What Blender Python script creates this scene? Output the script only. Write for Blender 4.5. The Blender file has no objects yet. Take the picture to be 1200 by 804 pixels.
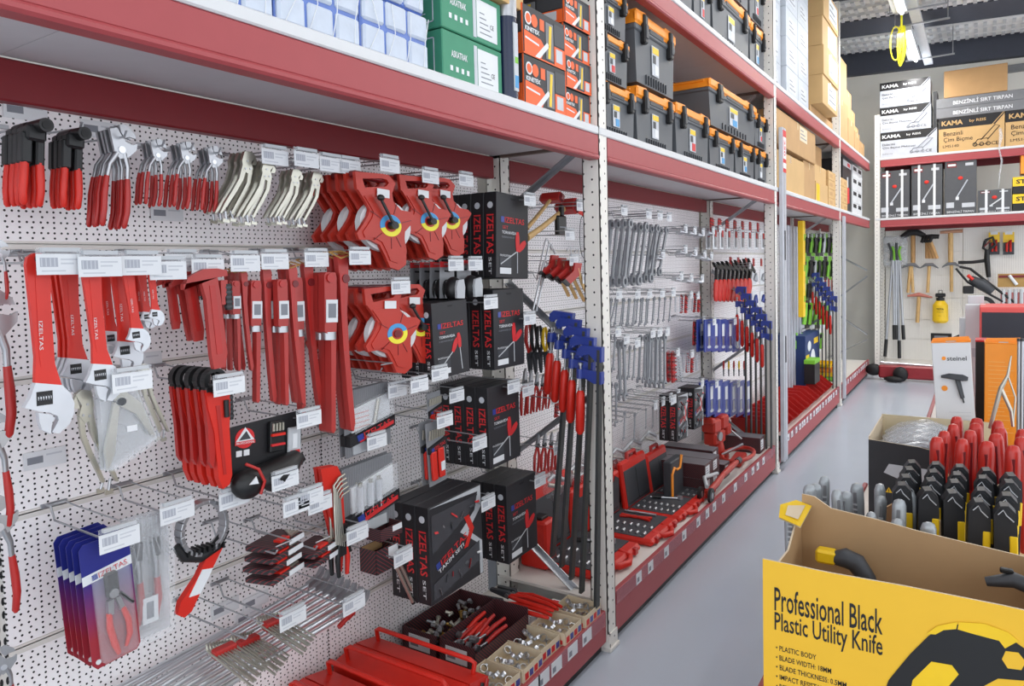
import bpy, math, random
from mathutils import Vector, Matrix
random.seed(7)
SC = bpy.context.scene
COL = SC.collection
PI = math.pi

# ---------------------------------------------------------------- camera
CAMH, FOC, YAW, PITCH, ROLL, PPY = 1.58, 846.7, .5766, -.0494, -.0254, -45.68
_f = Vector((-math.sin(YAW)*math.cos(PITCH), math.cos(YAW)*math.cos(PITCH), math.sin(PITCH)))
_r0 = Vector((math.cos(YAW), math.sin(YAW), 0)); _u0 = _r0.cross(_f)
_r = _r0*math.cos(ROLL) + _u0*math.sin(ROLL); _u = -_r0*math.sin(ROLL) + _u0*math.cos(ROLL)
cam = bpy.data.objects.new('camera', bpy.data.cameras.new('camera')); COL.objects.link(cam)
cam.matrix_world = Matrix(((_r.x, _u.x, -_f.x, 0), (_r.y, _u.y, -_f.y, 0), (_r.z, _u.z, -_f.z, CAMH), (0, 0, 0, 1)))
cam.data.sensor_fit = 'HORIZONTAL'; cam.data.sensor_width = 36
cam.data.lens = FOC*36/1200; cam.data.shift_y = PPY/1200; cam.data.clip_start = .05
SC.camera = cam

# ---------------------------------------------------------------- light
SC.view_settings.view_transform = 'Standard'; SC.view_settings.look = 'None'
SC.view_settings.gamma = 1; SC.view_settings.use_curve_mapping = False
SC.view_settings.exposure = 0.22
w = bpy.data.worlds.new('store_air'); SC.world = w; w.use_nodes = True
w.node_tree.nodes['Background'].inputs[0].default_value = (.90, .94, 1, 1)
w.node_tree.nodes['Background'].inputs[1].default_value = 1.85
def area(name, loc, sx, sy, power, rot=(0, 0, 0), col=(1, .98, .95)):
    l = bpy.data.lights.new(name, 'AREA'); l.shape = 'RECTANGLE'; l.size = sx; l.size_y = sy; l.energy = power; l.color = col
    o = bpy.data.objects.new(name, l); COL.objects.link(o); o.location = loc; o.rotation_euler = rot
    return o
for k, (lx, ly, le) in enumerate(((-.35, 1.0, 3.6), (-.35, 5.6, 3.6), (-.75, 9.6, 3.6), (1.9, 1.0, 3.6), (1.9, 5.6, 3.6), (1.9, 9.6, 3.6))):
    area('tube_light', (lx, ly, 3.95), .12, le, (20, 30, 62)[k % 3])

# ---------------------------------------------------------------- pixel -> place
def A(px, py, x=None, y=None, z=None):
    d = _r*(px-600) - _u*(py-402-PPY) + _f*FOC
    if x is not None: t = x/d.x
    elif y is not None: t = y/d.y
    else: t = (z-CAMH)/d.z
    return Vector((0, 0, CAMH)) + d*t
XF, XW = -1.27, -1.81          # front of the racks, face of the pegboard

# ---------------------------------------------------------------- materials
def lin(c):
    return tuple(((v/255)/12.92 if v/255 <= .04045 else ((v/255+.055)/1.055)**2.4) for v in c)
MATS = {}
def mat(name, rgb, rough=.5, metal=0., noise=.06, nscale=18, emis=0, alpha=1, bump=0, coat=0):
    if name in MATS: return MATS[name]
    m = bpy.data.materials.new(name); m.use_nodes = True; nt = m.node_tree; b = nt.nodes['Principled BSDF']
    c = lin(rgb)
    b.inputs['Base Color'].default_value = (*c, 1); b.inputs['Roughness'].default_value = rough; b.inputs['Metallic'].default_value = metal
    b.inputs['Coat Weight'].default_value = coat
    tc = nt.nodes.new('ShaderNodeTexCoord'); n = nt.nodes.new('ShaderNodeTexNoise'); n.inputs['Scale'].default_value = nscale; n.inputs['Detail'].default_value = 2
    nt.links.new(tc.outputs['Object'], n.inputs['Vector'])
    mx = nt.nodes.new('ShaderNodeMix'); mx.data_type = 'RGBA'
    mx.inputs[6].default_value = (*[v*(1-noise*1.6) for v in c], 1); mx.inputs[7].default_value = (*[min(1, v*(1+noise*1.6)) for v in c], 1)
    nt.links.new(n.outputs['Fac'], mx.inputs[0]); nt.links.new(mx.outputs[2], b.inputs['Base Color'])
    if bump:
        bp = nt.nodes.new('ShaderNodeBump'); bp.inputs['Strength'].default_value = bump; bp.inputs['Distance'].default_value = .004
        nt.links.new(n.outputs['Fac'], bp.inputs['Height']); nt.links.new(bp.outputs['Normal'], b.inputs['Normal'])
    if emis:
        b.inputs['Emission Color'].default_value = (*c, 1); b.inputs['Emission Strength'].default_value = emis
    if alpha < 1:
        b.inputs['Alpha'].default_value = alpha
    MATS[name] = m
    return m
def node_math(nt, op, a, b=None, c=None):
    n = nt.nodes.new('ShaderNodeMath'); n.operation = op
    for i, v in enumerate((a, b, c)):
        if v is None: continue
        if isinstance(v, (int, float)): n.inputs[i].default_value = v
        else: nt.links.new(v, n.inputs[i])
    return n.outputs[0]
def holes(name, rgb, rough, axis_u, axis_v, lattices, T, P, r, hole=(14, 14, 16), metal=0):
    """painted sheet with rows of punched holes: lattices = (offset in T, phase in P, pitch factor, tall factor)"""
    m = mat(name, rgb, rough, metal, noise=.015); nt = m.node_tree; b = nt.nodes['Principled BSDF']
    tc = nt.nodes['Texture Coordinate']; sp = nt.nodes.new('ShaderNodeSeparateXYZ'); nt.links.new(tc.outputs['Object'], sp.inputs[0])
    u, v = sp.outputs[axis_u], sp.outputs[axis_v]; tot = None
    M = lambda *a: node_math(nt, *a)
    for (ou, pv, pf, tf) in lattices:
        du = M('MULTIPLY', M('SUBTRACT', M('FRACT', M('ADD', M('MULTIPLY', u, 1/T), .5-ou+20)), .5), T)
        dv = M('MULTIPLY', M('SUBTRACT', M('FRACT', M('ADD', M('MULTIPLY', v, 1/(P*pf)), .5-pv+20)), .5), P*pf/tf)
        d = M('LESS_THAN', M('ADD', M('MULTIPLY', du, du), M('MULTIPLY', dv, dv)), r*r)
        tot = d if tot is None else M('MAXIMUM', tot, d)
    mx = nt.nodes.new('ShaderNodeMix'); mx.data_type = 'RGBA'
    src = b.inputs['Base Color'].links[0].from_socket
    nt.links.new(tot, mx.inputs[0]); nt.links.new(src, mx.inputs[6]); mx.inputs[7].default_value = (*lin(hole), 1)
    nt.links.new(mx.outputs[2], b.inputs['Base Color'])
    return m
PEG = [(.0, .0, .5, 1), (.21, 0, 1, 1), (.35, .5, 1, 1), (.40, 0, 1, 1), (.61, 0, 1, 1), (.66, .5, 1, 1), (.81, 0, 1, 1)]
m_peg = holes('peg_sheet', (248, 245, 246), .45, 1, 2, PEG, .0725, .0242, .0026)
m_pegx = holes('peg_sheet_end', (238, 236, 230), .45, 0, 2, PEG, .0725, .0242, .0022)
m_post = holes('post_paint', (230, 227, 220), .45, 1, 2, [(.25, 0, 1, 1), (.72, .5, 1, 2.2)], .08, .05, .0042)
m_post2 = holes('post_paint_side', (230, 227, 220), .45, 0, 2, [(.25, 0, 1, 1), (.72, .5, 1, 1)], .08, .05, .0042)
m_cream = mat('cream_paint', (221, 217, 211), .45, noise=.02)
m_white = mat('white_paint', (212, 214, 216), .45, noise=.02)
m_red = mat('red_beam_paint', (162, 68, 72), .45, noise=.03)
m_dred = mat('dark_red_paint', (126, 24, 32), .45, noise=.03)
m_shelf = mat('shelf_sheet', (205, 203, 206), .5, noise=.03)
m_black = mat('black_plastic', (18, 19, 21), .45)
m_dgrey = mat('dark_grey_plastic', (58, 61, 66), .5)
m_mgrey = mat('mid_grey_plastic', (120, 122, 126), .5)
m_lgrey = mat('light_grey', (188, 192, 196), .5)
m_ored = mat('bright_red', (208, 38, 24), .42)
m_rred = mat('tool_red', (176, 34, 30), .4, coat=.1)
m_brick = mat('reel_red', (180, 46, 32), .42)
m_dusty = mat('dusty_red', (172, 52, 48), .42)
m_drd = mat('deep_red', (112, 18, 24), .4)
m_steel = mat('steel', (176, 178, 182), .32, .85, noise=.12)
m_chrome = mat('chrome', (214, 217, 222), .28, .85, noise=.05)
m_nick = mat('nickel', (186, 184, 172), .3, .8, noise=.1)
m_wire = mat('galvanised_wire', (168, 170, 174), .35, .7)
m_paper = mat('white_card', (222, 225, 228), .6, noise=.02)
m_ink = mat('printed_ink', (20, 20, 24), .6)
m_inkg = mat('grey_ink', (128, 132, 140), .6)
m_inkl = mat('pale_ink', (196, 200, 206), .6)
m_wood = mat('pale_wood', (214, 176, 118), .55, noise=.15, nscale=40)
m_card = mat('brown_cardboard', (184, 146, 100), .75, noise=.07, nscale=9)
m_card2 = mat('tan_cardboard', (200, 164, 112), .75, noise=.05, nscale=9)
m_cardin = mat('cardboard_edge', (216, 200, 172), .8)
m_yel = mat('yellow_plastic', (240, 198, 26), .4)
m_org = mat('orange_plastic', (248, 150, 38), .4)
m_blue = mat('blue_enamel', (42, 62, 146), .35, coat=.3)
m_lblue = mat('light_blue_print', (70, 150, 205), .5)
m_green = mat('green_print', (62, 140, 108), .55)
m_lime = mat('lime_plastic', (120, 190, 50), .45)
m_film = mat('clear_film', (232, 236, 240), .15, alpha=.16)
m_film2 = mat('cloudy_film', (220, 224, 228), .2, alpha=.32)
m_tagi = mat('tag_barcode_ink', (168, 172, 182), .6)
m_rubber = mat('black_rubber', (18, 18, 20), .6)
m_white_e = mat('tube_glow', (255, 255, 255), .5, emis=14)

# ---------------------------------------------------------------- mesh builder
_TXT = {}
def text_mesh(s, bold=0):
    if (s, bold) in _TXT: return _TXT[s, bold]
    c = bpy.data.curves.new('t', 'FONT'); c.body = s; c.resolution_u = 2; c.offset = bold
    o = bpy.data.objects.new('t', c); COL.objects.link(o)
    dg = bpy.context.evaluated_depsgraph_get(); me = bpy.data.meshes.new_from_object(o.evaluated_get(dg))
    vs = [tuple(v.co) for v in me.vertices]; fs = [tuple(p.vertices) for p in me.polygons]
    bpy.data.objects.remove(o); bpy.data.curves.remove(c); bpy.data.meshes.remove(me)
    if vs:
        x0 = min(v[0] for v in vs); x1 = max(v[0] for v in vs); y0 = min(v[1] for v in vs); y1 = max(v[1] for v in vs)
        vs = [((v[0]-x0)/(x1-x0)-.5, (v[1]-y0)/(y1-y0)-.5) for v in vs]
    _TXT[s, bold] = (vs, fs)
    return vs, fs
class MB:
    def __init__(s): s.v = []; s.f = []; s.mi = []; s.sm = []; s.ms = []; s.X = Matrix.Identity(4)
    def m(s, m):
        if m not in s.ms: s.ms.append(m)
        return s.ms.index(m)
    def add(s, vs, fs, m, smooth=False):
        n = len(s.v); k = s.m(m)
        s.v += [tuple(s.X @ Vector(v)) for v in vs]; s.f += [tuple(i+n for i in f) for f in fs]
        s.mi += [k]*len(fs); s.sm += [smooth]*len(fs)
        return s
    def box(s, x0, x1, y0, y1, z0, z1, m, bev=0, R=None):
        if bev:
            b = min(bev, (x1-x0)*.45, (y1-y0)*.45, (z1-z0)*.45); vs = []
            for ix in (0, 1):
                for iy in (0, 1):
                    for iz in (0, 1):
                        X = (x0, x1)[ix]; Y = (y0, y1)[iy]; Z = (z0, z1)[iz]
                        bx = X+(b, -b)[ix]; by = Y+(b, -b)[iy]; bz = Z+(b, -b)[iz]
                        vs += [(X, by, bz), (bx, Y, bz), (bx, by, Z)]
            I = lambda ix, iy, iz, a: (ix*4+iy*2+iz)*3+a
            fs = []
            fs += [(I(0,0,0,0), I(0,0,1,0), I(0,1,1,0), I(0,1,0,0)), (I(1,0,0,0), I(1,1,0,0), I(1,1,1,0), I(1,0,1,0))]
            fs += [(I(0,0,0,1), I(1,0,0,1), I(1,0,1,1), I(0,0,1,1)), (I(0,1,0,1), I(0,1,1,1), I(1,1,1,1), I(1,1,0,1))]
            fs += [(I(0,0,0,2), I(0,1,0,2), I(1,1,0,2), I(1,0,0,2)), (I(0,0,1,2), I(1,0,1,2), I(1,1,1,2), I(0,1,1,2))]
            for a in (0, 1):
                for c in (0, 1):
                    fs += [(I(a,c,0,0), I(a,c,1,0), I(a,c,1,1), I(a,c,0,1)), (I(a,0,c,0), I(a,1,c,0), I(a,1,c,2), I(a,0,c,2)), (I(0,a,c,1), I(1,a,c,1), I(1,a,c,2), I(0,a,c,2))]
                    for d in (0, 1): fs.append((I(a,c,d,0), I(a,c,d,1), I(a,c,d,2)))
        else:
            vs = [(x, y, z) for x in (x0, x1) for y in (y0, y1) for z in (z0, z1)]
            fs = [(0,1,3,2), (4,6,7,5), (0,4,5,1), (2,3,7,6), (0,2,6,4), (1,5,7,3)]
        if R is not None: vs = [tuple(R @ Vector(v)) for v in vs]
        return s.add(vs, fs, m)
    def cyl(s, p0, p1, r, m, n=10, r2=None, cap=True):
        r2 = r if r2 is None else r2
        p0 = Vector(p0); p1 = Vector(p1); d = (p1-p0).normalized()
        a = d.orthogonal().normalized(); b = d.cross(a); vs = []
        for p, q in ((p0, r), (p1, r2)):
            for i in range(n):
                t = 2*PI*i/n; vs.append(tuple(p+(a*math.cos(t)+b*math.sin(t))*q))
        s.add(vs, [(i, (i+1) % n, n+(i+1) % n, n+i) for i in range(n)], m, n > 6)
        if cap: s.add(vs, [tuple(range(n))[::-1], tuple(range(n, 2*n))], m)
        return s
    def tube(s, pts, r, m, n=6, closed=False, flat=1):
        pts = [Vector(p) for p in pts]; N = len(pts); vs = []; up = None
        rr = r if isinstance(r, (list, tuple)) else [r]*N
        for i, p in enumerate(pts):
            q0 = pts[i-1] if (i or closed) else p; q1 = pts[(i+1) % N] if (i < N-1 or closed) else p
            d = (q1-q0).normalized()
            if up is None: up = d.orthogonal().normalized()
            else:
                up = up-d*up.dot(d)
                up = up.normalized() if up.length > 1e-5 else d.orthogonal().normalized()
            b = d.cross(up)
            for k in range(n):
                t = 2*PI*k/n; vs.append(tuple(p+(up*math.cos(t)+b*math.sin(t)*flat)*rr[i]))
        fs = []
        for i in range(N if closed else N-1):
            for k in range(n): fs.append((i*n+k, i*n+(k+1) % n, ((i+1) % N)*n+(k+1) % n, ((i+1) % N)*n+k))
        s.add(vs, fs, m, n > 5)
        if not closed: s.add(vs, [tuple(range(n))[::-1], tuple(range((N-1)*n, N*n))], m)
        return s
    def prism(s, pts, y0, y1, m, cm=None):
        """outline in local x,z (x right, z up), extruded from y0 (front) to y1 (back); cm = other material for the rim"""
        n = len(pts); vs = [(x, y0, z) for x, z in pts]+[(x, y1, z) for x, z in pts]
        s.add(vs, [tuple(range(n)), tuple(range(n, 2*n))[::-1]], m)
        s.add(vs, [(i, n+i, n+(i+1) % n, (i+1) % n) for i in range(n)], cm or m)
        return s
    def ring(s, cx, cz, ro, ri, y0, y1, m, n=20, a0=0, a1=2*PI):
        vs = []; full = abs(a1-a0-2*PI) < 1e-6; k = n if full else n+1
        for i in range(k):
            t = a0+(a1-a0)*i/n; c, d = math.cos(t), math.sin(t)
            vs += [(cx+ro*c, y0, cz+ro*d), (cx+ri*c, y0, cz+ri*d), (cx+ro*c, y1, cz+ro*d), (cx+ri*c, y1, cz+ri*d)]
        fs = []
        for i in range(n):
            a = i*4; b = ((i+1) % k)*4
            fs += [(a, b, b+1, a+1), (a+2, a+3, b+3, b+2), (a, a+2, b+2, b), (a+1, b+1, b+3, a+3)]
        if not full: fs += [(0, 1, 3, 2), ((k-1)*4, (k-1)*4+2, (k-1)*4+3, (k-1)*4+1)]
        return s.add(vs, fs, m)
    def quad(s, pts, m): return s.add(pts, [tuple(range(len(pts)))], m)
    def plate(s, x0, x1, z0, z1, y, m, t=.0012):      # a thin printed patch standing t proud of the plane y
        return s.box(x0, x1, y-t, y, z0, z1, m)
    def text(s, t, cx, cz, w, h, y, m, rot=0, face='front', bold=.0, skew=0):
        vs, fs = text_mesh(t, bold); c, d = math.cos(rot), math.sin(rot); out = []
        for a, b in vs:
            a += skew*b*h/max(w, 1e-6)
            a *= w; b *= h; u = cx+a*c-b*d; v = cz+a*d+b*c
            out.append({'front': (u, y, v), 'left': (y, -u, v), 'right': (y, u, v), 'top': (u, v, y)}[face])
        return s.add(out, fs, m)
    def sphere(s, c, r, m, n=10, k=6, sc=(1, 1, 1)):
        vs = [(c[0], c[1], c[2]+r*sc[2])]
        for i in range(1, k):
            for j in range(n):
                a = PI*i/k; t = 2*PI*j/n
                vs.append((c[0]+r*sc[0]*math.sin(a)*math.cos(t), c[1]+r*sc[1]*math.sin(a)*math.sin(t), c[2]+r*sc[2]*math.cos(a)))
        vs.append((c[0], c[1], c[2]-r*sc[2])); fs = [(0, 1+j, 1+(j+1) % n) for j in range(n)]
        for i in range(k-2):
            for j in range(n): fs.append((1+i*n+j, 1+(i+1)*n+j, 1+(i+1)*n+(j+1) % n, 1+i*n+(j+1) % n))
        L = len(vs)-1; fs += [(L, 1+(k-2)*n+(j+1) % n, 1+(k-2)*n+j) for j in range(n)]
        return s.add(vs, fs, m, True)
    def build(s, name, parent=None, loc=None):
        me = bpy.data.meshes.new(name); me.from_pydata(s.v, [], s.f)
        for m in s.ms: me.materials.append(m)
        me.polygons.foreach_set('material_index', s.mi); me.polygons.foreach_set('use_smooth', s.sm); me.update()
        o = bpy.data.objects.new(name, me); COL.objects.link(o)
        if parent is not None: o.parent = parent
        if loc is not None: o.location = loc
        return o

# ---------------------------------------------------------------- things, copies, stacks
def tag(o, label, cat, group=None, kind=None):
    o['label'] = label; o['category'] = cat
    if group: o['group'] = group
    elif 'group' in o: del o['group']
    if kind: o['kind'] = kind
    return o
def thing(name, label='', cat='', loc=(0, 0, 0), rz=0, group=None):
    o = bpy.data.objects.new(name, None); COL.objects.link(o); o.location = loc; o.rotation_euler = (0, 0, rz)
    o.empty_display_size = .05
    if cat: tag(o, label, cat, group)
    return o
def dup(o, parent=None):
    c = o.copy(); COL.objects.link(c)
    if parent is not None: c.parent = parent
    for ch in KIDS.get(o.name, list(o.children)): dup(ch, c)
    return c
KIDS = {}
class Kind:
    """one kind of thing: built once with its parts, then copied object by object"""
    def __init__(s, fn, cat, *a): s.fn = fn; s.cat = cat; s.a = a; s.src = None; s.used = False
    def put(s, loc, label, group=None, rot=(0, 0, PI/2), scale=1, cat=None):
        if s.src is None:
            s.src, s.H = s.fn(*s.a)
            for c in s.src.children: KIDS[c.name] = list(c.children)
            KIDS[s.src.name] = list(s.src.children)
            o = s.src
        else: o = dup(s.src)
        o.location = loc; o.rotation_euler = rot
        o.scale = scale if isinstance(scale, (tuple, list)) else (scale,)*3
        tag(o, label, cat or s.cat, group)
        return o
ORD = ['frontmost', 'second from front', 'third from front', 'fourth from front', 'fifth from front', 'sixth from front', 'seventh from front', 'eighth from front']
def order(i, n, what='in stack'):
    if n == 1: return ''
    if i == n-1 and n > 1: return ', hindmost '+what
    return ', '+ORD[i]+' '+what if i < len(ORD) else ', number '+str(i+1)+' from front'+what
AUTO = []
def tag_mesh(w=.086, h=.04, full=True):
    k = ('tag', w, h, full)
    if k in _TM: return _TM[k]
    b = MB(); b.box(-w/2, w/2, 0, .0015, -h, 0, m_paper)
    b.plate(-w*.43, -w*.06, -h*.62, -h*.18, 0, m_tagi, .0004)
    if full:
        for i in range(4): b.plate(-w*.41+i*w*.09, -w*.385+i*w*.09, -h*.6, -h*.2, -.0005, m_inkl, .0003)
    b.plate(0, w*.4, -h*.3, -h*.22, 0, m_inkl, .0004); b.plate(0, w*.28, -h*.5, -h*.42, 0, m_inkl, .0004); b.plate(-w*.4, w*.1, -h*.85, -h*.78, 0, m_inkl, .0004)
    o = b.build('price_label'); _TM[k] = o.data; bpy.data.objects.remove(o)
    return _TM[k]
_TM = {}
def holder_mesh(w):
    k = ('hold', w)
    if k in _TM: return _TM[k]
    b = MB(); b.box(-w/2, w/2, .0016, .0026, -.034, .012, m_film); b.box(-w*.4, w*.4, -.004, .006, .004, .012, m_lgrey)
    o = b.build('label_holder'); _TM[k] = o.data; bpy.data.objects.remove(o)
    return _TM[k]
HOOKGRP = 'wire display hooks on the pegboards'
def hook(P, label, L=None, w=.086, h=.04, rz=PI/2, tagtilt=0, double=True, group=HOOKGRP, tagged=True, thick=.0026, wall=None, roll=0, lift=0):
    """P = front tip of the hook in the world; the wire runs back to the pegboard"""
    P = Vector(P)
    if L is None: L = P.x-(XW if wall is None else wall) if rz else .25
    t = thing('display_hook', label, 'hook', P, rz, group)
    b = MB(); L = max(L, .03)
    zr = 0
    if double:
        b.tube([(-.018, L-.004, zr+.03), (-.018, L-.03, zr+.03), (-.018, L-.045, zr), (-.018, .006, zr-.004), (-.018, -.002, zr+.006)], thick, m_wire, 5)
        b.tube([(-.018, L-.012, zr+.028), (.022, L-.012, zr+.028), (.03, L-.05, zr+.02), (.03, .01, zr+.016), (.03, 0, zr+.016), (-.02, 0, zr+.016)], thick*.8, m_wire, 5)
    else:
        b.tube([(0, L-.004, zr+.01), (0, .008, zr), (0, -.002, zr+.012)], thick, m_wire, 5)
    b.box(-.028, .03, L-.006, L-.001, zr+.022, zr+.032, m_wire, .001)
    b.build('hook_wire', t)
    if tagged:
        for nm, me in (('label_holder', holder_mesh(w)), ('price_label', tag_mesh(w, h))):
            o = bpy.data.objects.new(nm, me); COL.objects.link(o); o.parent = t; o.location = (.005, -.006, .012+lift); o.rotation_euler = (tagtilt, roll, 0)
    return t
def hang(kind, top, bot, d, n, step, desc, group=None, tip=None, hk=True, hdesc=None, jit=.02, spread=0, wall=None, sy=None, cat=None, face=0, scale=None, tight=0, **kw):
    """n copies one behind the other on a hook; top/bot = where the front one's hanging point and lower end stand at depth d off the board"""
    x = (XW if wall is None else wall)+d
    P = A(*top, x=x); B = A(*bot, x=x)
    if kind.src is None: kind.put((0, 0, -50), 'x'); kind.fresh = True
    s = scale or math.hypot(P.z-B.z, P.y-B.y)/kind.H
    if kind in AUTO: sy = (sy or 1)*(P-Vector((0, 0, CAMH))).dot(_f)/abs(P.x)
    th = -math.atan2(B.y-P.y, P.z-B.z)
    if tight: step = tight*s+.003; jit = 0
    for i in range(n):
        j = (random.random()-.5)*jit if i else 0
        rot = (0, th+j, PI/2+face)
        loc = (P.x-i*step, P.y+spread*i+(random.random()-.5)*jit*.2*bool(i), P.z)
        sc = (s if sy is None else s*sy, s, s)
        lab = desc+order(i, n)
        if getattr(kind, 'fresh', False):
            o = kind.src; kind.fresh = False; o.location = loc; o.rotation_euler = rot; o.scale = sc; tag(o, lab, cat or kind.cat, group)
        else: kind.put(loc, lab, group, rot, sc, cat)
    if hk:
        T = Vector((P.x+.03, P.y, P.z)) if tip is None else A(*tip, x=x+.03)
        hook(T, hdesc or ('wire hook carrying the '+desc)[:200], wall=wall, **kw)
    return P
# ================================================================ the setting
def struct(name, b, parent=None):
    o = b.build(name, parent); o['kind'] = 'structure'
    return o
m_floor = mat('epoxy_floor', (182, 190, 202), .2, noise=.04, nscale=1.3)
b = MB(); b.box(-6, 5, -4, 14, -.1, 0, m_floor); struct('floor', b)
m_wall = mat('wall_paint', (238, 236, 228), .7, noise=.03, nscale=2)
b = MB(); b.box(-6, 5, 12.0, 12.15, 0, 4.9, m_wall)
b.box(-.45, 5, 11.9, 12.0, 4.04, 4.13, m_mgrey); struct('wall_back', b)
b = MB(); b.X = Matrix.Rotation(math.radians(2.2), 4, 'Y'); b.box(-6, 5, 11.88, 12.2, 4.24, 5.0, mat('ceiling_dark', (64, 68, 80), .7)); struct('trim_1', b)
b = MB(); b.box(-3.2, -3.1, -4, 12, 0, 4.9, m_wall); struct('wall_left', b)
m_ceil = mat('ceiling_dark', (78, 84, 98), .7, noise=.05, nscale=3)
m_deck = mat('ceiling_deck', (236, 236, 236), .5, noise=.08, nscale=6)
b = MB(); b.box(-6, 5, -4, 14, 4.95, 5.05, m_ceil)
struct('ceiling', b)
m_rib = mat('ceiling_rib', (200, 202, 206), .5, noise=.1, nscale=8)
for k in range(7):
    yy = 10.2-1.6*k
    b = MB(); b.X = Matrix.Rotation(math.radians(2.6), 4, 'Y')
    b.box(-6, 5, yy, yy+.72, 4.52, 4.68, m_ceil)                       # dark purlin
    for q in range(3):                                                 # pale corrugated roof sheet between purlins
        yq = yy+.76+q*.28
        b.box(-6, 5, yq, yq+.15, 4.5, 4.58, m_deck)
        for j in range(60): b.box(-3.4+j*.1, -3.36+j*.1, yq-.004, yq+.15, 4.485, 4.5, m_rib)
        b.box(-6, 5, yq+.15, yq+.26, 4.55, 4.62, m_mgrey)
    struct('ceiling_purlin', b)

# ---------------------------------------------------------------- left shelving racks
def diag(b, p0, p1, wd, m, th=.004):
    """folded steel strip between two points"""
    p0 = Vector(p0); p1 = Vector(p1); d = (p1-p0).normalized(); s1 = Vector((0, 1, 0)); s1 = (s1-d*s1.dot(d)).normalized(); s2 = d.cross(s1)
    for (u, v) in ((s1, s2), ):
        pts = [p0-s1*wd/2, p0+s1*wd/2, p0+s1*wd/2+s2*wd*.6, p0+s1*wd/2+s2*(wd*.6)-s1*th, p0+s1*(wd/2-th)+s2*th, p0-s1*wd/2+s2*th]
        L = p1-p0; n = len(pts); vs = [tuple(p) for p in pts]+[tuple(p+L) for p in pts]
        b.add(vs, [(i, (i+1) % n, n+(i+1) % n, n+i) for i in range(n)]+[tuple(range(n))[::-1], tuple(range(n, 2*n))], m)
m_slot = holes('slotted_paint', (214, 211, 206), .5, 1, 2, [(.3, 0, 1, 2.6), (.8, 0, 1, 2.6)], .024, .03, .0035)
YP = [-.28, 2.61, 5.505, 8.40, 10.9]
PW = .075
def post(t, x0, y0, z1, front=True, name='post'):
    b = MB()
    # open perforated channel: front web and two side flanges
    b.box(x0, x0+PW, y0, y0+.004, 0, z1, m_post2); b.box(x0+PW-.004, x0+PW, y0, y0+PW, 0, z1, m_post)
    b.box(x0, x0+PW, y0+PW-.004, y0+PW, 0, z1, m_post2); b.box(x0, x0+.004, y0, y0+PW, 0, z1, m_post)
    b.box(x0-.01, x0+PW+.012, y0-.002, y0+PW+.012, 0, .018, m_cream, .003); b.box(x0-.004, x0+PW+.005, y0-.001, y0+PW+.005, .018, .075, m_post)
    return b.build(name, t)
def beam(t, x, y0, y1, z0, z1, m, facing=1, name='front_beam'):
    """box-section beam with stepped lower lip"""
    b = MB(); h = z1-z0
    if facing > 0:
        b.box(x-.045, x, y0, y1, z0+.018, z1, m, .004); b.box(x-.045, x+.006, y0, y1, z0, z0+.02, m, .006)
    else:
        b.box(x, x+.04, y0, y1, z0, z1, m, .004)
    return b.build(name, t)
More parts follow.
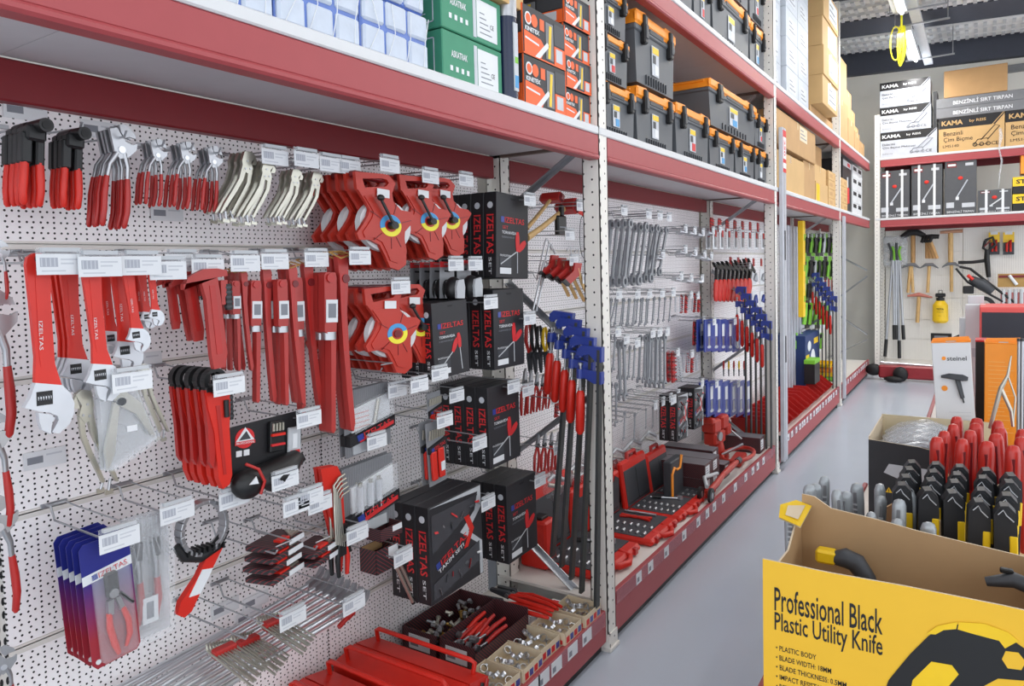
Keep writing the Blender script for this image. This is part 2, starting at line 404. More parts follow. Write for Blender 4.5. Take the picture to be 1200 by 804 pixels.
def rack(k, label, y0, y1, deck, levels, pegs=True, seams=3, tail=False):
    t = thing('shelving_rack', label, 'shelving rack', ((XF+XW)/2, y0, 0), 0, 'shelving racks along the left side')
    t.location = (0, 0, 0)
    if k > 0 or True:
        post(t, XF-PW, y0, 4.3 if k else 3.5); post(t, XW-.02, y0+.02, 3.5, name='rear_post')
    if tail:
        post(t, XW-.02, y1-.02, 3.5, name='rear_post')
    ya, yb = y0+PW, y1
    for (zb, zt) in levels:
        beam(t, XF, ya, yb, zb, zt, m_red)
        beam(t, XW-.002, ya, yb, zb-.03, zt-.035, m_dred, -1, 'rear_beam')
        b = MB(); nn = 3; L = (yb-ya)/nn
        for i in range(nn):
            b.box(XW+.03, XF-.046, ya+L*i+.001, ya+L*(i+1)-.001, zt-.03, zt, m_shelf)
        b.box(XW-.02, XF+.004, ya-.07, yb-.004, zt, zt+.032, m_white, .004)
        b.build('shelf_board', t)
    # side bracing of the frame at the far end of the bay
    b = MB()
    for (za, zc) in ((.10, .62), (.62, 1.12), (1.12, 1.62), (1.62, 2.02)) if k < 3 else ():
        fl = (round(za*10) % 2)
    # deck
    b = MB(); b.box(XW, XF-.012, y0+.01, y1-.01, deck-.012, deck, m_cream)
    b.box(XW, XF-.02, y0+.078, y0+.082, .02, deck-.012, m_cream); b.build('base_deck', t)
    b = MB(); b.box(XF-.03, XF-.006, y0+PW+.005, y1-.005, .045, deck+.012, m_red, .003)
    b.box(XF-.05, XF-.03, y0+PW+.005, y1-.005, .0, .045, m_black); b.build('kick_panel', t)
    # shelf-edge label strip, tilted and see-through, with its labels
    b = MB(); b.box(XF-.006, XF-.0035, y0+PW+.02, y1-.02, deck-.045, deck+.012, mat('label_strip', (206, 120, 132), .25, alpha=.55)); b.build('label_strip', t)
    nl = (26, 13, 20, 14)[k]
    for i in range(nl):
        yy = y0+.3+(y1-y0-.45)*(i+.3*math.sin(i*5.1))/nl
        b = MB(); b.box(XF-.0035, XF-.002, yy, yy+(.075 if k == 0 else .058), deck-.042, deck+.008, m_paper); b.box(XF-.002, XF-.0014, yy+.008, yy+.03, deck-.032, deck-.012, m_inkg); b.build('edge_label', t)
    if pegs:
        L = .91
        ys = y0+.08 if k else y0+.05
        n = int(round((y1-ys-.03)/.915))
        L = (y1-.07-ys)/n
        z = deck
        rows = [(deck+.001, .457), (.457, .757), (.757, 1.056), (1.056, 1.36), (1.36, 1.664), (1.664, 1.99)]
        for i in range(n):
            for (za, zc) in rows:
                b = MB(); o = None
                Lq = L-(.045 if (k == 0 and i == 0) else .004); b.box(-.012, 0, 0, Lq, 0, zc-za-.003, m_peg)
                b.box(-.012, .0035, 0, Lq, 0, .005, m_cream); b.box(-.012, .0035, 0, Lq, zc-za-.014, zc-za-.003, m_cream)
                o = b.build('pegboard_panel', t, (XW, ys+L*i, za))
            if i:
                b = MB(); b.box(XW-.014, XW-.006, ys+L*i-(.05 if (k == 0 and i == 1) else .012), ys+L*i+.012, deck, 1.99, m_slot)
                b.build('slotted_upright', t)
    return t
LV = [(2.0, 2.098), (2.765, 2.863)]
r0 = rack(0, 'nearest bay of white and red shelving holding wrenches, tape reels and red tool boxes', YP[0], YP[1], .165, LV)
r1 = rack(1, 'second bay of white and red shelving with open red tool cases on its deck', YP[1], YP[2], .205, LV)
r2 = rack(2, 'third bay of white and red shelving with red clamps and red parts bins', YP[2], YP[3], .205, LV)
r3 = rack(3, 'farthest bay of the left shelving with green garden tools and empty bare frame', YP[3], YP[4]-.05, .205, LV, pegs=False, tail=True)
# bare back sheet of the last bay and its end frame with bracing
b = MB(); b.box(XW-.012, XW, YP[3]+.08, 9.3, .206, 1.99, m_peg); b.build('pegboard_panel', r3)
b = MB(); b.box(XW-.012, XW, 9.31, 10.8, .206, 1.99, m_cream); b.box(XW+.001, XW+.05, 10.1, 10.16, .206, 1.99, m_cream); b.build('plain_panel', r3)
b = MB()
for (p0, p1) in (((XW, 10.82, 1.72), (XF-.03, 10.82, 1.42)), ((XF-.03, 10.82, 1.36), (XW, 10.82, .95)), ((XW, 10.82, .92), (XF-.03, 10.82, .55)), ((XF-.03, 10.82, .5), (XW, 10.82, .22))):
    diag(b, p0, p1, .035, m_steel)
b.build('cross_brace', r3)
# diagonal braces between rear and front posts
def brace(t, pts, m=None):
    b = MB(); diag(b, pts[0], pts[1], .034, m or m_steel); return b.build('cross_brace', t)
# ---------------------------------------------------------------- back rack
YB = 10.87
rb = thing('shelving_rack', 'shelving rack across the back wall, stocked with mower cartons above a pegboard of picks', 'shelving rack', (0, 0, 0), 0)
for x0 in (-1.215, 1.7): 
    post(rb, x0, YB, 3.5 if x0 < 0 else 3.5); post(rb, x0, YB+.55, 3.5, name='rear_post')
for zb, zt in ((2.0, 2.095), (2.80, 2.895)):
    b = MB(); b.box(-1.14, 1.7, YB, YB+.045, zb+.015, zt, m_red, .004); b.box(-1.14, 1.7, YB-.006, YB+.04, zb, zb+.02, m_red, .005); b.build('front_beam', rb)
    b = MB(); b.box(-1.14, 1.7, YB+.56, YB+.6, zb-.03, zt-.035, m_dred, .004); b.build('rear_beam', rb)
    b = MB(); b.box(-1.2, 1.72, YB-.004, YB+.6, zt, zt+.03, m_white, .004); b.box(-1.14, 1.7, YB+.05, YB+.56, zt-.03, zt-.001, m_shelf); b.build('shelf_board', rb)
b = MB(); b.box(-1.14, 1.7, YB+.1, YB+.6, .0, .17, m_cream); b.build('base_deck', rb)
for i in range(3):
    for (za, zc) in ((.17, .46), (.46, .73), (.73, 1.03), (1.03, 1.34), (1.34, 1.66), (1.66, 1.97)):
        b = MB(); b.box(0, .92, 0, .012, 0, zc-za-.004, m_pegx); b.build('pegboard_panel', rb, (-1.13+.925*i, YB+.58, za))
# ================================================================ kinds of hand tools (x right, z up, front towards -y, origin = hanging point)
def O(pts, cx, top, k): return [((x-cx)*k, -(y-top)*k) for x, y in pts]
m_satin = mat('satin_chrome', (206, 210, 216), .38, .35)
def k_adj_wrench():
    k = .00177/4; t = thing('adjustable_wrench')
    b = MB()
    b.prism(O([(150, 75), (185, 75), (215, 95), (228, 130), (222, 300), (232, 600), (262, 705), (135, 680), (142, 560), (125, 300), (112, 130), (120, 95)], 168, 100, k), -.006, .006, m_ored)
    b.prism(O([(150, 150), (195, 150), (200, 560), (205, 600), (165, 610), (158, 560)], 168, 100, k), -.0072, -.006, m_ored)
    b.ring(0, -.001, .008, .005, -.0074, .0074, m_drd, 14)
    b.text('IZELTAS', 0, -.16, .06, .008, -.0078, m_white, rot=-PI/2)
    b.build('handle', t)
    b = MB()
    b.prism(O([(135, 680), (262, 705), (300, 745), (320, 800), (316, 850), (290, 900), (240, 935), (205, 925), (240, 870), (235, 850), (200, 830), (145, 815), (82, 790), (110, 745)], 168, 100, k), -.008, .008, m_satin)
    b.box(-.014, .02, -.0086, .0086, -.305, -.276, m_black)
    b.build('head', t)
    b = MB(); b.prism(O([(145, 822), (205, 838), (222, 858), (208, 880), (200, 932), (160, 905), (148, 865)], 168, 100, k), -.007, .007, m_satin); b.build('jaw', t)
    b = MB(); b.cyl((-.011, 0, -.2905), (.017, 0, -.2905), .0098, m_chrome, 12)
    for i in range(5): b.cyl((-.009+i*.0055, 0, -.2905), (-.0068+i*.0055, 0, -.2905), .0114, m_dgrey, 12)
    b.build('worm_screw', t)
    return t, .372
K_ADJ = Kind(k_adj_wrench, 'wrench'); AUTO.append(K_ADJ)
def grips(b, paths, r, m, n=8, flat=.7):
    for p in paths: b.tube(p, r, m, n, flat=flat)
def k_black_plier():
    t = thing('crimping_plier'); b = MB()
    b.cyl((.012, -.045, -.012), (.012, .02, -.012), .017, m_black, 14); b.cyl((.012, -.0465, -.012), (.012, -.045, -.012), .0105, m_rubber, 14)
    b.box(-.02, .026, -.02, .014, -.05, -.012, m_black, .006)
    b.box(-.028, -.002, -.012, .012, -.105, -.03, m_black, .004); b.box(.006, .026, -.01, .01, -.108, -.04, m_black, .004)
    b.cyl((.0, -.016, -.04), (.0, .014, -.04), .009, m_dgrey, 10); b.build('head', t)
    for s in (-1, 1):
        b = MB(); x = -.015 if s < 0 else .018
        b.tube([(x, 0, -.1), (x+s*.002, 0, -.14), (x+s*.003, 0, -.17), (x+s*.001, 0, -.2), (x, 0, -.206)], [.0125, .0135, .0125, .011, .006], m_ored, 8, flat=.75); b.build('grip', t)
    return t, .206
K_BLK = Kind(k_black_plier, 'pliers')
def k_pump():
    t = thing('water_pump_plier'); b = MB()
    b.prism([(-.03, .012), (-.012, .02), (.002, .0), (.012, -.012), (.03, -.016), (.042, -.01), (.04, -.028), (.02, -.05), (-.002, -.058), (-.016, -.04)], -.006, .003, m_steel)
    b.prism([(-.004, .03), (.012, .034), (.036, .014), (.04, .002), (.022, .004), (.01, -.002), (.0, .012)], -.002, .006, m_steel)
    b.cyl((.002, -.0085, -.034), (.002, .008, -.034), .009, m_chrome, 12)
    b.tube([(-.006, 0, -.045), (-.024, 0, -.075), (-.03, 0, -.115)], [.011, .009, .008], m_steel, 8, flat=.6)
    b.tube([(.012, 0, -.04), (.022, 0, -.075), (.022, 0, -.115)], [.011, .009, .008], m_steel, 8, flat=.6); b.build('jaws', t)
    for x0, x1, x2 in ((-.03, -.034, -.036), (.022, .024, .018)):
        b = MB(); b.tube([(x0, 0, -.105), (x1, 0, -.15), (x1, 0, -.19), (x2, 0, -.225), (x2, 0, -.232)], [.0085, .011, .0105, .0095, .005], m_rred, 8, flat=.75); b.build('grip', t)
    return t, .232
K_PUMP = Kind(k_pump, 'pliers')
def k_lock(long=1):
    t = thing('locking_plier'); b = MB()
    b.prism([(-.004, .024), (.018, .03), (.036, .02), (.03, .008), (.022, -.006), (.03, -.03), (.016, -.05), (-.002, -.042), (-.01, -.01)], -.007, .007, m_nick)
    b.prism([(.034, .018), (.044, .004), (.04, -.012), (.026, -.014), (.03, .0)], -.005, .005, m_nick)
    for c in ((.008, -.006), (.02, -.03), (.004, -.034)): b.cyl((c[0], -.009, c[1]), (c[0], .009, c[1]), .0035, m_steel, 8)
    b.build('jaws', t)
    b = MB(); b.prism([(-.006, -.02), (.008, -.035), (.0, -.075), (-.018, -.12), (-.042, -.17), (-.06, -.205), (-.066, -.205), (-.052, -.165), (-.03, -.115), (-.014, -.075)], -.0065, .0065, m_nick)
    b.build('body_handle', t)
    b = MB(); b.prism([(.016, -.03), (.03, -.034), (.026, -.08), (.008, -.13), (-.012, -.175), (-.022, -.2), (-.03, -.198), (-.016, -.16), (.0, -.12), (.014, -.08)], -.005, .005, m_nick)
    b.build('release_lever', t)
    b = MB(); b.cyl((-.046, 0, -.195), (-.04, 0, -.222), .004, m_steel, 8); b.box(-.052, -.03, -.002, .002, -.232, -.22, m_nick); b.cyl((-.03, 0, -.19), (-.018, 0, -.215), .0035, m_steel, 8); b.box(-.028, -.008, -.002, .002, -.224, -.212, m_nick)
    b.build('adjusting_screw', t)
    return t, .232
K_LOCK = Kind(k_lock, 'pliers'); AUTO.append(K_LOCK)
def k_reel(crank=True):
    t = thing('tape_reel'); k = .00062
    cx, top = 300, 245
    body = O([(150, 240), (300, 222), (345, 222), (385, 262), (362, 330), (372, 372), (420, 418), (485, 420), (512, 445), (490, 490), (445, 545), (442, 590), (455, 660), (452, 745), (405, 782), (352, 768), (322, 700), (290, 640), (235, 615), (175, 622), (160, 585), (195, 530), (222, 480), (232, 440), (205, 395), (168, 340), (150, 300)], cx, top, k)
    win = O([(195, 270), (300, 246), (335, 250), (322, 290), (210, 322)], cx, top, k)
    hub = ((350-cx)*k, -(520-top)*k)
    for yo, nm in ((-.03, 'front_housing'), (.016, 'rear_housing')):
        b = MB(); n = len(body)
        # housing plate with the grip opening cut out: strip faces between outline and opening
        y0, y1 = yo, yo+.014
        c = Vector((sum(p[0] for p in win)/5, sum(p[1] for p in win)/5))
        # grip frame as a ring, the rest as a solid outline
        outer = [body[i] for i in (0, 1, 2, 3, 4, 26)]
        fr_o = O([(150, 240), (300, 222), (345, 222), (385, 262), (364, 325), (160, 338)], cx, top, k)
        fr_i = O([(190, 272), (300, 250), (330, 250), (345, 268), (328, 292), (205, 320)], cx, top, k)
        vs = []; m = len(fr_o)
        for y in (y0, y1):
            vs += [(x, y, z) for x, z in fr_o]+[(x, y, z) for x, z in fr_i]
        fs = []
        for i in range(m):
            j = (i+1) % m
            fs += [(i, j, m+j, m+i), (2*m+i, 3*m+i, 3*m+j, 2*m+j), (i, 2*m+i, 2*m+j, j), (m+i, m+j, 3*m+j, 3*m+i)]
        b.add(vs, fs, m_brick)
        low = [O([(160, 336)], cx, top, k)[0], O([(364, 324)], cx, top, k)[0]]+body[5:26]
        b.prism(low, y0, y1, m_brick)
        if yo < 0:
            inner = [(hub[0]+(x-hub[0])*.84, hub[1]+(z-hub[1])*.84) for x, z in low[1:]]
            b.prism(inner, y0-.004, y0, m_brick)
            for a in (.35, 1.3, 2.6, 3.9, 4.75, 5.2):
                d = Vector((math.cos(a), 0, math.sin(a))); p = Vector((hub[0], y0-.0045, hub[1]))
                b.tube([p+d*.045, p+d*.085], .0016, m_drd, 4)
        b.build(nm, t)
    b = MB(); b.box(-.085, .03, -.016, .016, -.012, .012, m_drd, .004); b.build('grip_block', t)
    b = MB(); b.cyl((hub[0], -.016, hub[1]), (hub[0], .016, hub[1]), .03, m_drd, 18); b.build('hub', t)
    b = MB(); b.cyl((hub[0], -.012, hub[1]), (hub[0], .012, hub[1]), .096, m_white, 30); b.build('tape_winding', t)
    b = MB(); y = -.036
    b.ring(hub[0], hub[1], .040, .023, y, y+.003, m_lblue, 16, .35, PI+.35); b.ring(hub[0], hub[1], .040, .023, y, y+.003, mat('sticker_yellow', (236, 226, 60), .5), 16, PI+.35, 2*PI+.35)
    b.cyl((hub[0], y-.003, hub[1]), (hub[0], y+.004, hub[1]), .015, m_drd, 14); b.build('dial_sticker', t)
    b = MB(); b.plate(-.02, .025, -.072, -.042, -.035, m_paper); b.build('barcode_sticker', t)
    if crank:
        b = MB(); e = O([(262, 372)], cx, top, k)[0]
        b.cyl((hub[0], -.058, hub[1]), (hub[0], -.034, hub[1]), .014, m_black, 12)
        b.tube([(hub[0], -.052, hub[1]), (e[0], -.056, e[1])], .0085, m_black, 8, flat=.6); b.sphere((e[0], -.058, e[1]), .012, m_black, 8, 5)
        b.build('crank', t)
    return t, .333
K_REEL = Kind(k_reel, 'tape reel'); K_REEL2 = Kind(k_reel, 'tape reel', False); AUTO += [K_REEL, K_REEL2]
def k_pipe(n='stillson'):
    """heavy red pipe wrench hanging from its eye: T-shaped jaw on top, square shank below"""
    t = thing('pipe_wrench'); b = MB()
    b.prism([(-.012, .01), (.02, .01), (.045, .004), (.046, -.01), (.02, -.012), (.024, -.06), (.03, -.2), (.022, -.235), (-.006, -.235), (-.01, -.2), (-.012, -.06), (-.02, -.02), (-.062, -.022), (-.062, -.036), (-.05, -.006)], -.007, .007, m_dusty)
    b.prism([(-.002, -.03), (.012, -.03), (.018, -.2), (.003, -.2)], -.0085, -.007, m_rred)
    b.build('handle', t)
    b = MB(); b.prism([(.028, -.02), (.045, -.02), (.045, -.05), (.036, -.062), (.036, -.08), (.026, -.08)], -.006, .006, m_dusty); b.build('jaw', t)
    b = MB(); b.cyl((.047, 0, -.03), (.047, 0, -.095), .009, m_black, 10)
    for i in range(5): b.cyl((.047, 0, -.036-i*.012), (.047, 0, -.041-i*.012), .0105, m_dgrey, 10)
    b.build('adjusting_nut', t)
    return t, .235
K_PIPE = Kind(k_pipe, 'wrench'); AUTO.append(K_PIPE)
def k_swed():
    """long Swedish pattern pipe wrench hung with both legs down"""
    t = thing('swedish_pipe_wrench'); k = .00175/4; cx, top = 555, 70
    b = MB()
    b.prism(O([(560, 75), (600, 62), (612, 92), (612, 150), (606, 300), (618, 480), (640, 700), (648, 765), (640, 800), (626, 790), (608, 650), (592, 480), (580, 330), (566, 150)], cx, top, k), -.006, .006, m_dusty)
    b.prism(O([(566, 140), (596, 140), (590, 300), (600, 460), (586, 460), (574, 300)], cx, top, k), -.0075, -.006, m_rred)
    b.cyl((.018, -.009, -.04), (.018, .009, -.04), .008, m_drd, 12); b.build('straight_leg', t)
    b = MB()
    b.prism(O([(492, 150), (500, 138), (545, 138), (550, 160), (550, 375), (548, 400), (546, 780), (536, 790), (526, 780), (524, 400), (494, 375)], cx, top, k), -.008, .008, m_dusty)
    b.cyl((-.016, -.011, -.04), (-.016, .011, -.04), .008, m_rred, 12); b.build('nut_leg', t)
    b = MB(); b.cyl((-.012, 0, -.135), (-.012, 0, -.149), .0125, m_steel, 14); b.build('collar', t)
    b = MB(); b.plate(-.025, -.001, -.118, -.078, -.0085, m_paper); b.plate(-.021, -.005, -.11, -.085, -.0098, m_inkg, .0004); b.build('barcode_sticker', t)
    b = MB(); b.tube([(-.008, .002, .006), (.006, -.009, -.004), (.03, -.008, .004), (.02, .009, .01)], .0018, mat('jute', (170, 130, 70), .8), 5, closed=True); b.build('string_tie', t)
    return t, .322
K_SWED = Kind(k_swed, 'wrench')
def k_junior():
    """red pipe wrench with black knurled nut hung by a black ring cap"""
    t = thing('pipe_wrench'); b = MB()
    b.prism([(-.03, -.03), (.03, -.03), (.034, -.06), (.028, -.13), (.03, -.24), (.022, -.262), (.004, -.268), (-.006, -.24), (-.012, -.13), (-.026, -.07)], -.009, .009, m_ored)
    b.prism([(-.006, -.07), (.004, -.07), (.014, -.235), (.006, -.235)], -.0105, -.009, m_rred)
    b.prism([(-.033, -.03), (-.012, -.03), (-.012, -.06), (-.008, -.17), (-.016, -.215), (-.024, -.2), (-.026, -.12)], -.006, .006, m_rred)
    b.build('handle', t)
    b = MB(); b.ring(-.002, -.012, .03, .021, -.009, .009, m_black, 18); b.box(-.03, .03, -.01, .01, -.038, -.022, m_black, .003); b.build('hook_jaw', t)
    b = MB(); b.cyl((.036, 0, -.05), (.036, 0, -.11), .009, m_black, 10); b.cyl((.02, -.012, -.06), (.02, -.012, -.1), .0065, m_black, 8)
    for i in range(5): b.cyl((.036, 0, -.055-i*.011), (.036, 0, -.06-i*.011), .0105, m_dgrey, 10)
    b.build('knurled_nut', t)
    return t, .268
K_JUN = Kind(k_junior, 'wrench')

# ---- packaging
m_bx = mat('box_charcoal', (38, 38, 42), .5, noise=.03); m_bxs = mat('box_spine', (24, 24, 28), .5)
m_bxred = mat('box_red_print', (206, 40, 44), .5)
def logo(b, cx, cz, w, h, y, face='front', rot=0, m=None):
    c, d = math.cos(rot), math.sin(rot)
    b.text('IZELTAS', cx+c*h*.5, cz+d*h*.5, w-h*1.3, h, y, m or m_bxred, rot, face, bold=.012)
    q = [( -w/2+h*.0, -h/2), (-w/2+h, -h/2), (-w/2+h, h/2), (-w/2, h/2)]
    pts = []
    for a, e in q:
        u = cx+a*c-e*d; v = cz+a*d+e*c; pts.append({'front': (u, y, v), 'left': (y, -u, v), 'right': (y, u, v)}[face])
    b.quad(pts, m_blue)
def flat_rod(b, p, q, ws, r, y, m):
    d = (q-p).normalized(); n = Vector((-d.y, d.x)); k = len(ws)-1
    pts = [p+(q-p)*(i/k)+n*(r*ws[i]) for i in range(k+1)]+[p+(q-p)*(i/k)-n*(r*ws[i]) for i in range(k, -1, -1)]
    b.prism([(v.x, v.y) for v in pts], y, y+.0006, m)
def carton(w, h, d, design, name='tool_box_carton'):
    """hanging cardboard box, origin at the euro hole in its back-hung top"""
    def fn():
        t = thing(name); b = MB(); W = w/2; z0 = .02; H = h-z0
        b.box(-W, W, 0, d, -H, z0, m_bx, .0015); b.box(-W-.0004, -W, .001, d-.001, -H+.001, z0-.001, m_bxs); b.build('box', t)
        b = MB(); y = -.0006
        if design in ('two', 'cross'):
            b.prism([(-.016, z0-.012), (.016, z0-.012), (.01, z0-.018), (-.01, z0-.018)], y-.0003, y, m_ink)
            logo(b, 0, -.055*h/.235, w*.74, .017, y-.0006)
            b.text('SET', -w*.24, -.076*h/.235, .03, .009, y-.0006, m_bxred); b.text('TORNAVIDA', -w*.12, -.09*h/.235, w*.44, .009, y-.0006, m_paper, bold=.01)
            b.text('SCREWDRIVER SET', -w*.15, -.103*h/.235, w*.4, .005, y-.0006, m_inkg)
            b.plate(-w*.4, -w*.06, -H+.012, -H+.03, y, m_paper, .0005); b.plate(-w*.4, -w*.06, -H+.034, -H+.06, y, m_dgrey, .0005)
            b.text('PROFESSIONAL', -w*.23, -H+.066, w*.34, .006, y-.0006, m_paper)
            if design == 'cross': art = (((.40, -.47), (.17, -.585), (-.38, -.76)), ((.14, -.36), (.14, -.60), (.14, -.86)))
            else: art = (((.16, -.43), (.02, -.60), (-.34, -.79)), ((.2, -.36), (.235, -.56), (.28, -.86)))
            for h0, h1, e1 in art:
                p, q, e = [Vector((u*w, v*h)) for u, v in (h0, h1, e1)]
                flat_rod(b, p, q, (.5, .9, 1, .85, .6), .011, y-.0009, m_bxred); flat_rod(b, q, e, (1, 1), .0018, y-.0006, m_lgrey)
        else:   # window carton
            b.prism([(-W+.004, z0-.004), (W-.004, z0-.004), (W-.004, -.19*H), (.22*w, -.40*H), (W-.004, -.60*H), (W-.004, -H+.004), (W-.02, -H+.004), (W-.02, -.62*H), (.06*w, -.37*H), (W-.04, -.2*H), (W-.02, z0-.02)], y-.0003, y, m_lgrey)
            b.prism([(.14*w, -.22*H), (.24*w, -.22*H), (.33*w, -.40*H), (.2*w, -.58*H), (.12*w, -.58*H), (.24*w, -.40*H)], y-.0006, y-.0002, m_ored)
            win = mat('window_interior', (66, 66, 70), .2)
            b.prism([(-W+.012, -.03*H), (W*.85, -.03*H), (W*.5, -.2*H), (-W+.012, -.45*H)], y-.0005, y, win)
            b.prism([(-W+.012, -.96*H), (-W+.012, -.78*H), (W*.86, -.58*H), (W*.86, -.82*H)], y-.0005, y, win)
            rnd = random.Random(3)
            for i in range(14):
                up = i < 7
                x0 = -W*.7+i % 7*W*.24; z = (-.09-.02*(7-i % 7))*H if up else (-.86+.025*(i % 7))*H
                e = (x0+rnd.uniform(-.03, .03), z+rnd.uniform(-.03, .03))
                b.tube([(x0, y-.001, z), (e[0], y-.001, e[1])], .0055, (m_bxred, m_steel, m_dgrey)[i % 3], 5, flat=.2)
            logo(b, -.1*w, -.52*H, w*.62, .02, y-.0006, rot=.32); b.text('TAKIM SETI', -.12*w, -.6*H, w*.5, .013, y-.0006, m_paper, rot=.32, bold=.01)
        b.build('front_print', t)
        b = MB(); xs = -W-.0008
        b.text('IZELTAS', -d/2, -.41*h, h*.46, d*.56, xs, m_bxred, rot=-PI/2, face='left', bold=.015)
        b.cyl((xs+.0006, d/2, -.018), (xs-.0002, d/2, -.018), d*.22, m_inkl, 12)
        b.text('SET', -d/2, -.78*h, h*.2, d*.22, xs, m_paper, rot=-PI/2, face='left'); b.build('spine_print', t)
        return t, H
    return fn
def k_blister():
    t = thing('stripper_blister_pack'); w, h = .115, .30; W = w/2
    m_b1 = MATS.get('blister_card')
    if not m_b1:
        m_b1 = mat('blister_card', (40, 44, 120), .3, noise=0); nt = m_b1.node_tree; bs = nt.nodes['Principled BSDF']; tc = nt.nodes['Texture Coordinate']
        sp = nt.nodes.new('ShaderNodeSeparateXYZ'); nt.links.new(tc.outputs['Object'], sp.inputs[0]); cr = nt.nodes.new('ShaderNodeValToRGB')
        nt.links.new(node_math(nt, 'MULTIPLY_ADD', sp.outputs[2], -1/.29, 0), cr.inputs[0])
        cr.color_ramp.elements[0].position = .25; cr.color_ramp.elements[0].color = (*lin((40, 46, 128)), 1); cr.color_ramp.elements[1].position = .75; cr.color_ramp.elements[1].color = (*lin((158, 44, 56)), 1)
        nt.links.new(cr.outputs[0], bs.inputs['Base Color'])
    b = MB(); out = [(-W, .0), (-W+.01, .012), (W-.01, .012), (W, .0), (W, -h+.025), (W-.01, -h+.012), (-W+.01, -h+.012), (-W, -h+.025)]
    b.prism(out, 0, .0015, m_b1); b.prism([(-W, -.062), (W, -.052), (W, -.074), (-W, -.084)], -.0012, 0, m_paper)
    logo(b, .006, -.068, .085, .013, -.0016, rot=.09); b.cyl((-W+.014, -.002, -h+.028), (-W+.014, 0, -h+.028), .006, m_paper, 12); b.build('backing_card', t)
    b = MB()
    b.box(-.014, .016, -.018, -.003, -.13, -.07, m_black, .004); b.cyl((.0, -.021, -.12), (.0, -.003, -.12), .011, m_steel, 12); b.cyl((.014, -.02, -.125), (.04, -.02, -.16), .0045, m_black, 8)
    b.prism([(-.014, -.135), (.0, -.135), (-.004, -.17), (-.016, -.17)], -.016, -.004, m_steel); b.prism([(.006, -.135), (.016, -.135), (.026, -.17), (.014, -.17)], -.014, -.006, m_steel)
    b.tube([(-.012, -.01, -.165), (-.014, -.01, -.2), (-.008, -.01, -.24), (.0, -.01, -.27)], [.009, .011, .011, .007], m_ored, 8, flat=.7)
    b.tube([(.02, -.01, -.165), (.03, -.01, -.2), (.03, -.01, -.235), (.018, -.01, -.262)], [.008, .01, .01, .006], m_ored, 8, flat=.7); b.build('wire_stripper', t)
    b = MB(); b.box(-.042, .046, -.024, -.001, -.278, -.06, m_film, .008); b.build('blister', t)
    return t, h-.012
K_BLIS = Kind(k_blister, 'pliers pack')
def k_bagged():
    t = thing('bagged_pliers'); b = MB()
    for x, c in ((-.022, 0), (.016, 1)):
        b.tube([(x-.004, -.006, -.06), (x, -.01, -.1), (x+.002, -.01, -.14)], [.008, .009, .008], m_steel, 8, flat=.7)
        b.box(x-.008, x+.01, -.016, -.004, -.09, -.05, m_black, .003)
        b.tube([(x+.002, -.01, -.135), (x+.004, -.01, -.18), (x-.004, -.01, -.225)], [.009, .011, .008], m_rred, 8, flat=.75)
    b.build('pliers', t)
    b = MB(); b.plate(-.02, .014, -.225, -.17, -.018, m_paper); b.plate(-.012, .004, -.215, -.18, -.0195, m_inkg, .0004); b.build('barcode_sticker', t)
    b = MB(); W = .052
    b.prism([(-W*.8, .0), (W*.8, .0), (W, -.05), (W, -.26), (.0, -.268), (-W, -.262), (-W, -.05)], -.021, -.0205, m_film)
    b.prism([(-W*.8, .0), (W*.8, .0), (W, -.05), (W, -.26), (-W, -.262), (-W, -.05)], .0, .0005, m_film2)
    for i in range(7): b.tube([(-W*.6+i*.011, -.021, .0), (-.03+i*.009, -.03, -.05), (-W*.7+i*.016, -.022, -.1)], .0012, m_film2, 4)
    b.build('plastic_bag', t)
    return t, .265
K_BAG = Kind(k_bagged, 'pliers pack')
def k_film_bag():
    t = thing('bagged_locking_plier'); b = MB()
    b.prism([(-.02, -.02), (.0, -.008), (.03, -.04), (.052, -.11), (.046, -.11), (.02, -.06), (-.006, -.04)], -.01, -.002, m_nick); b.cyl((-.006, -.014, -.03), (-.006, 0, -.03), .008, m_dgrey, 10)
    b.prism([(-.018, -.03), (-.008, -.03), (-.02, -.13), (-.032, -.16), (-.036, -.12)], -.01, -.002, m_nick); b.build('locking_plier', t)
    b = MB(); b.prism([(-.045, .02), (.02, .012), (.062, -.12), (-.02, -.165), (-.04, -.16)], -.014, -.0135, m_film); b.prism([(-.045, .02), (.02, .012), (.062, -.12), (-.02, -.165), (-.04, -.16)], 0, .0006, m_film2)
    b.plate(.0, .018, -.092, -.08, -.0145, m_paper); b.build('plastic_bag', t)
    return t, .165
K_FBAG = Kind(k_film_bag, 'pliers pack')
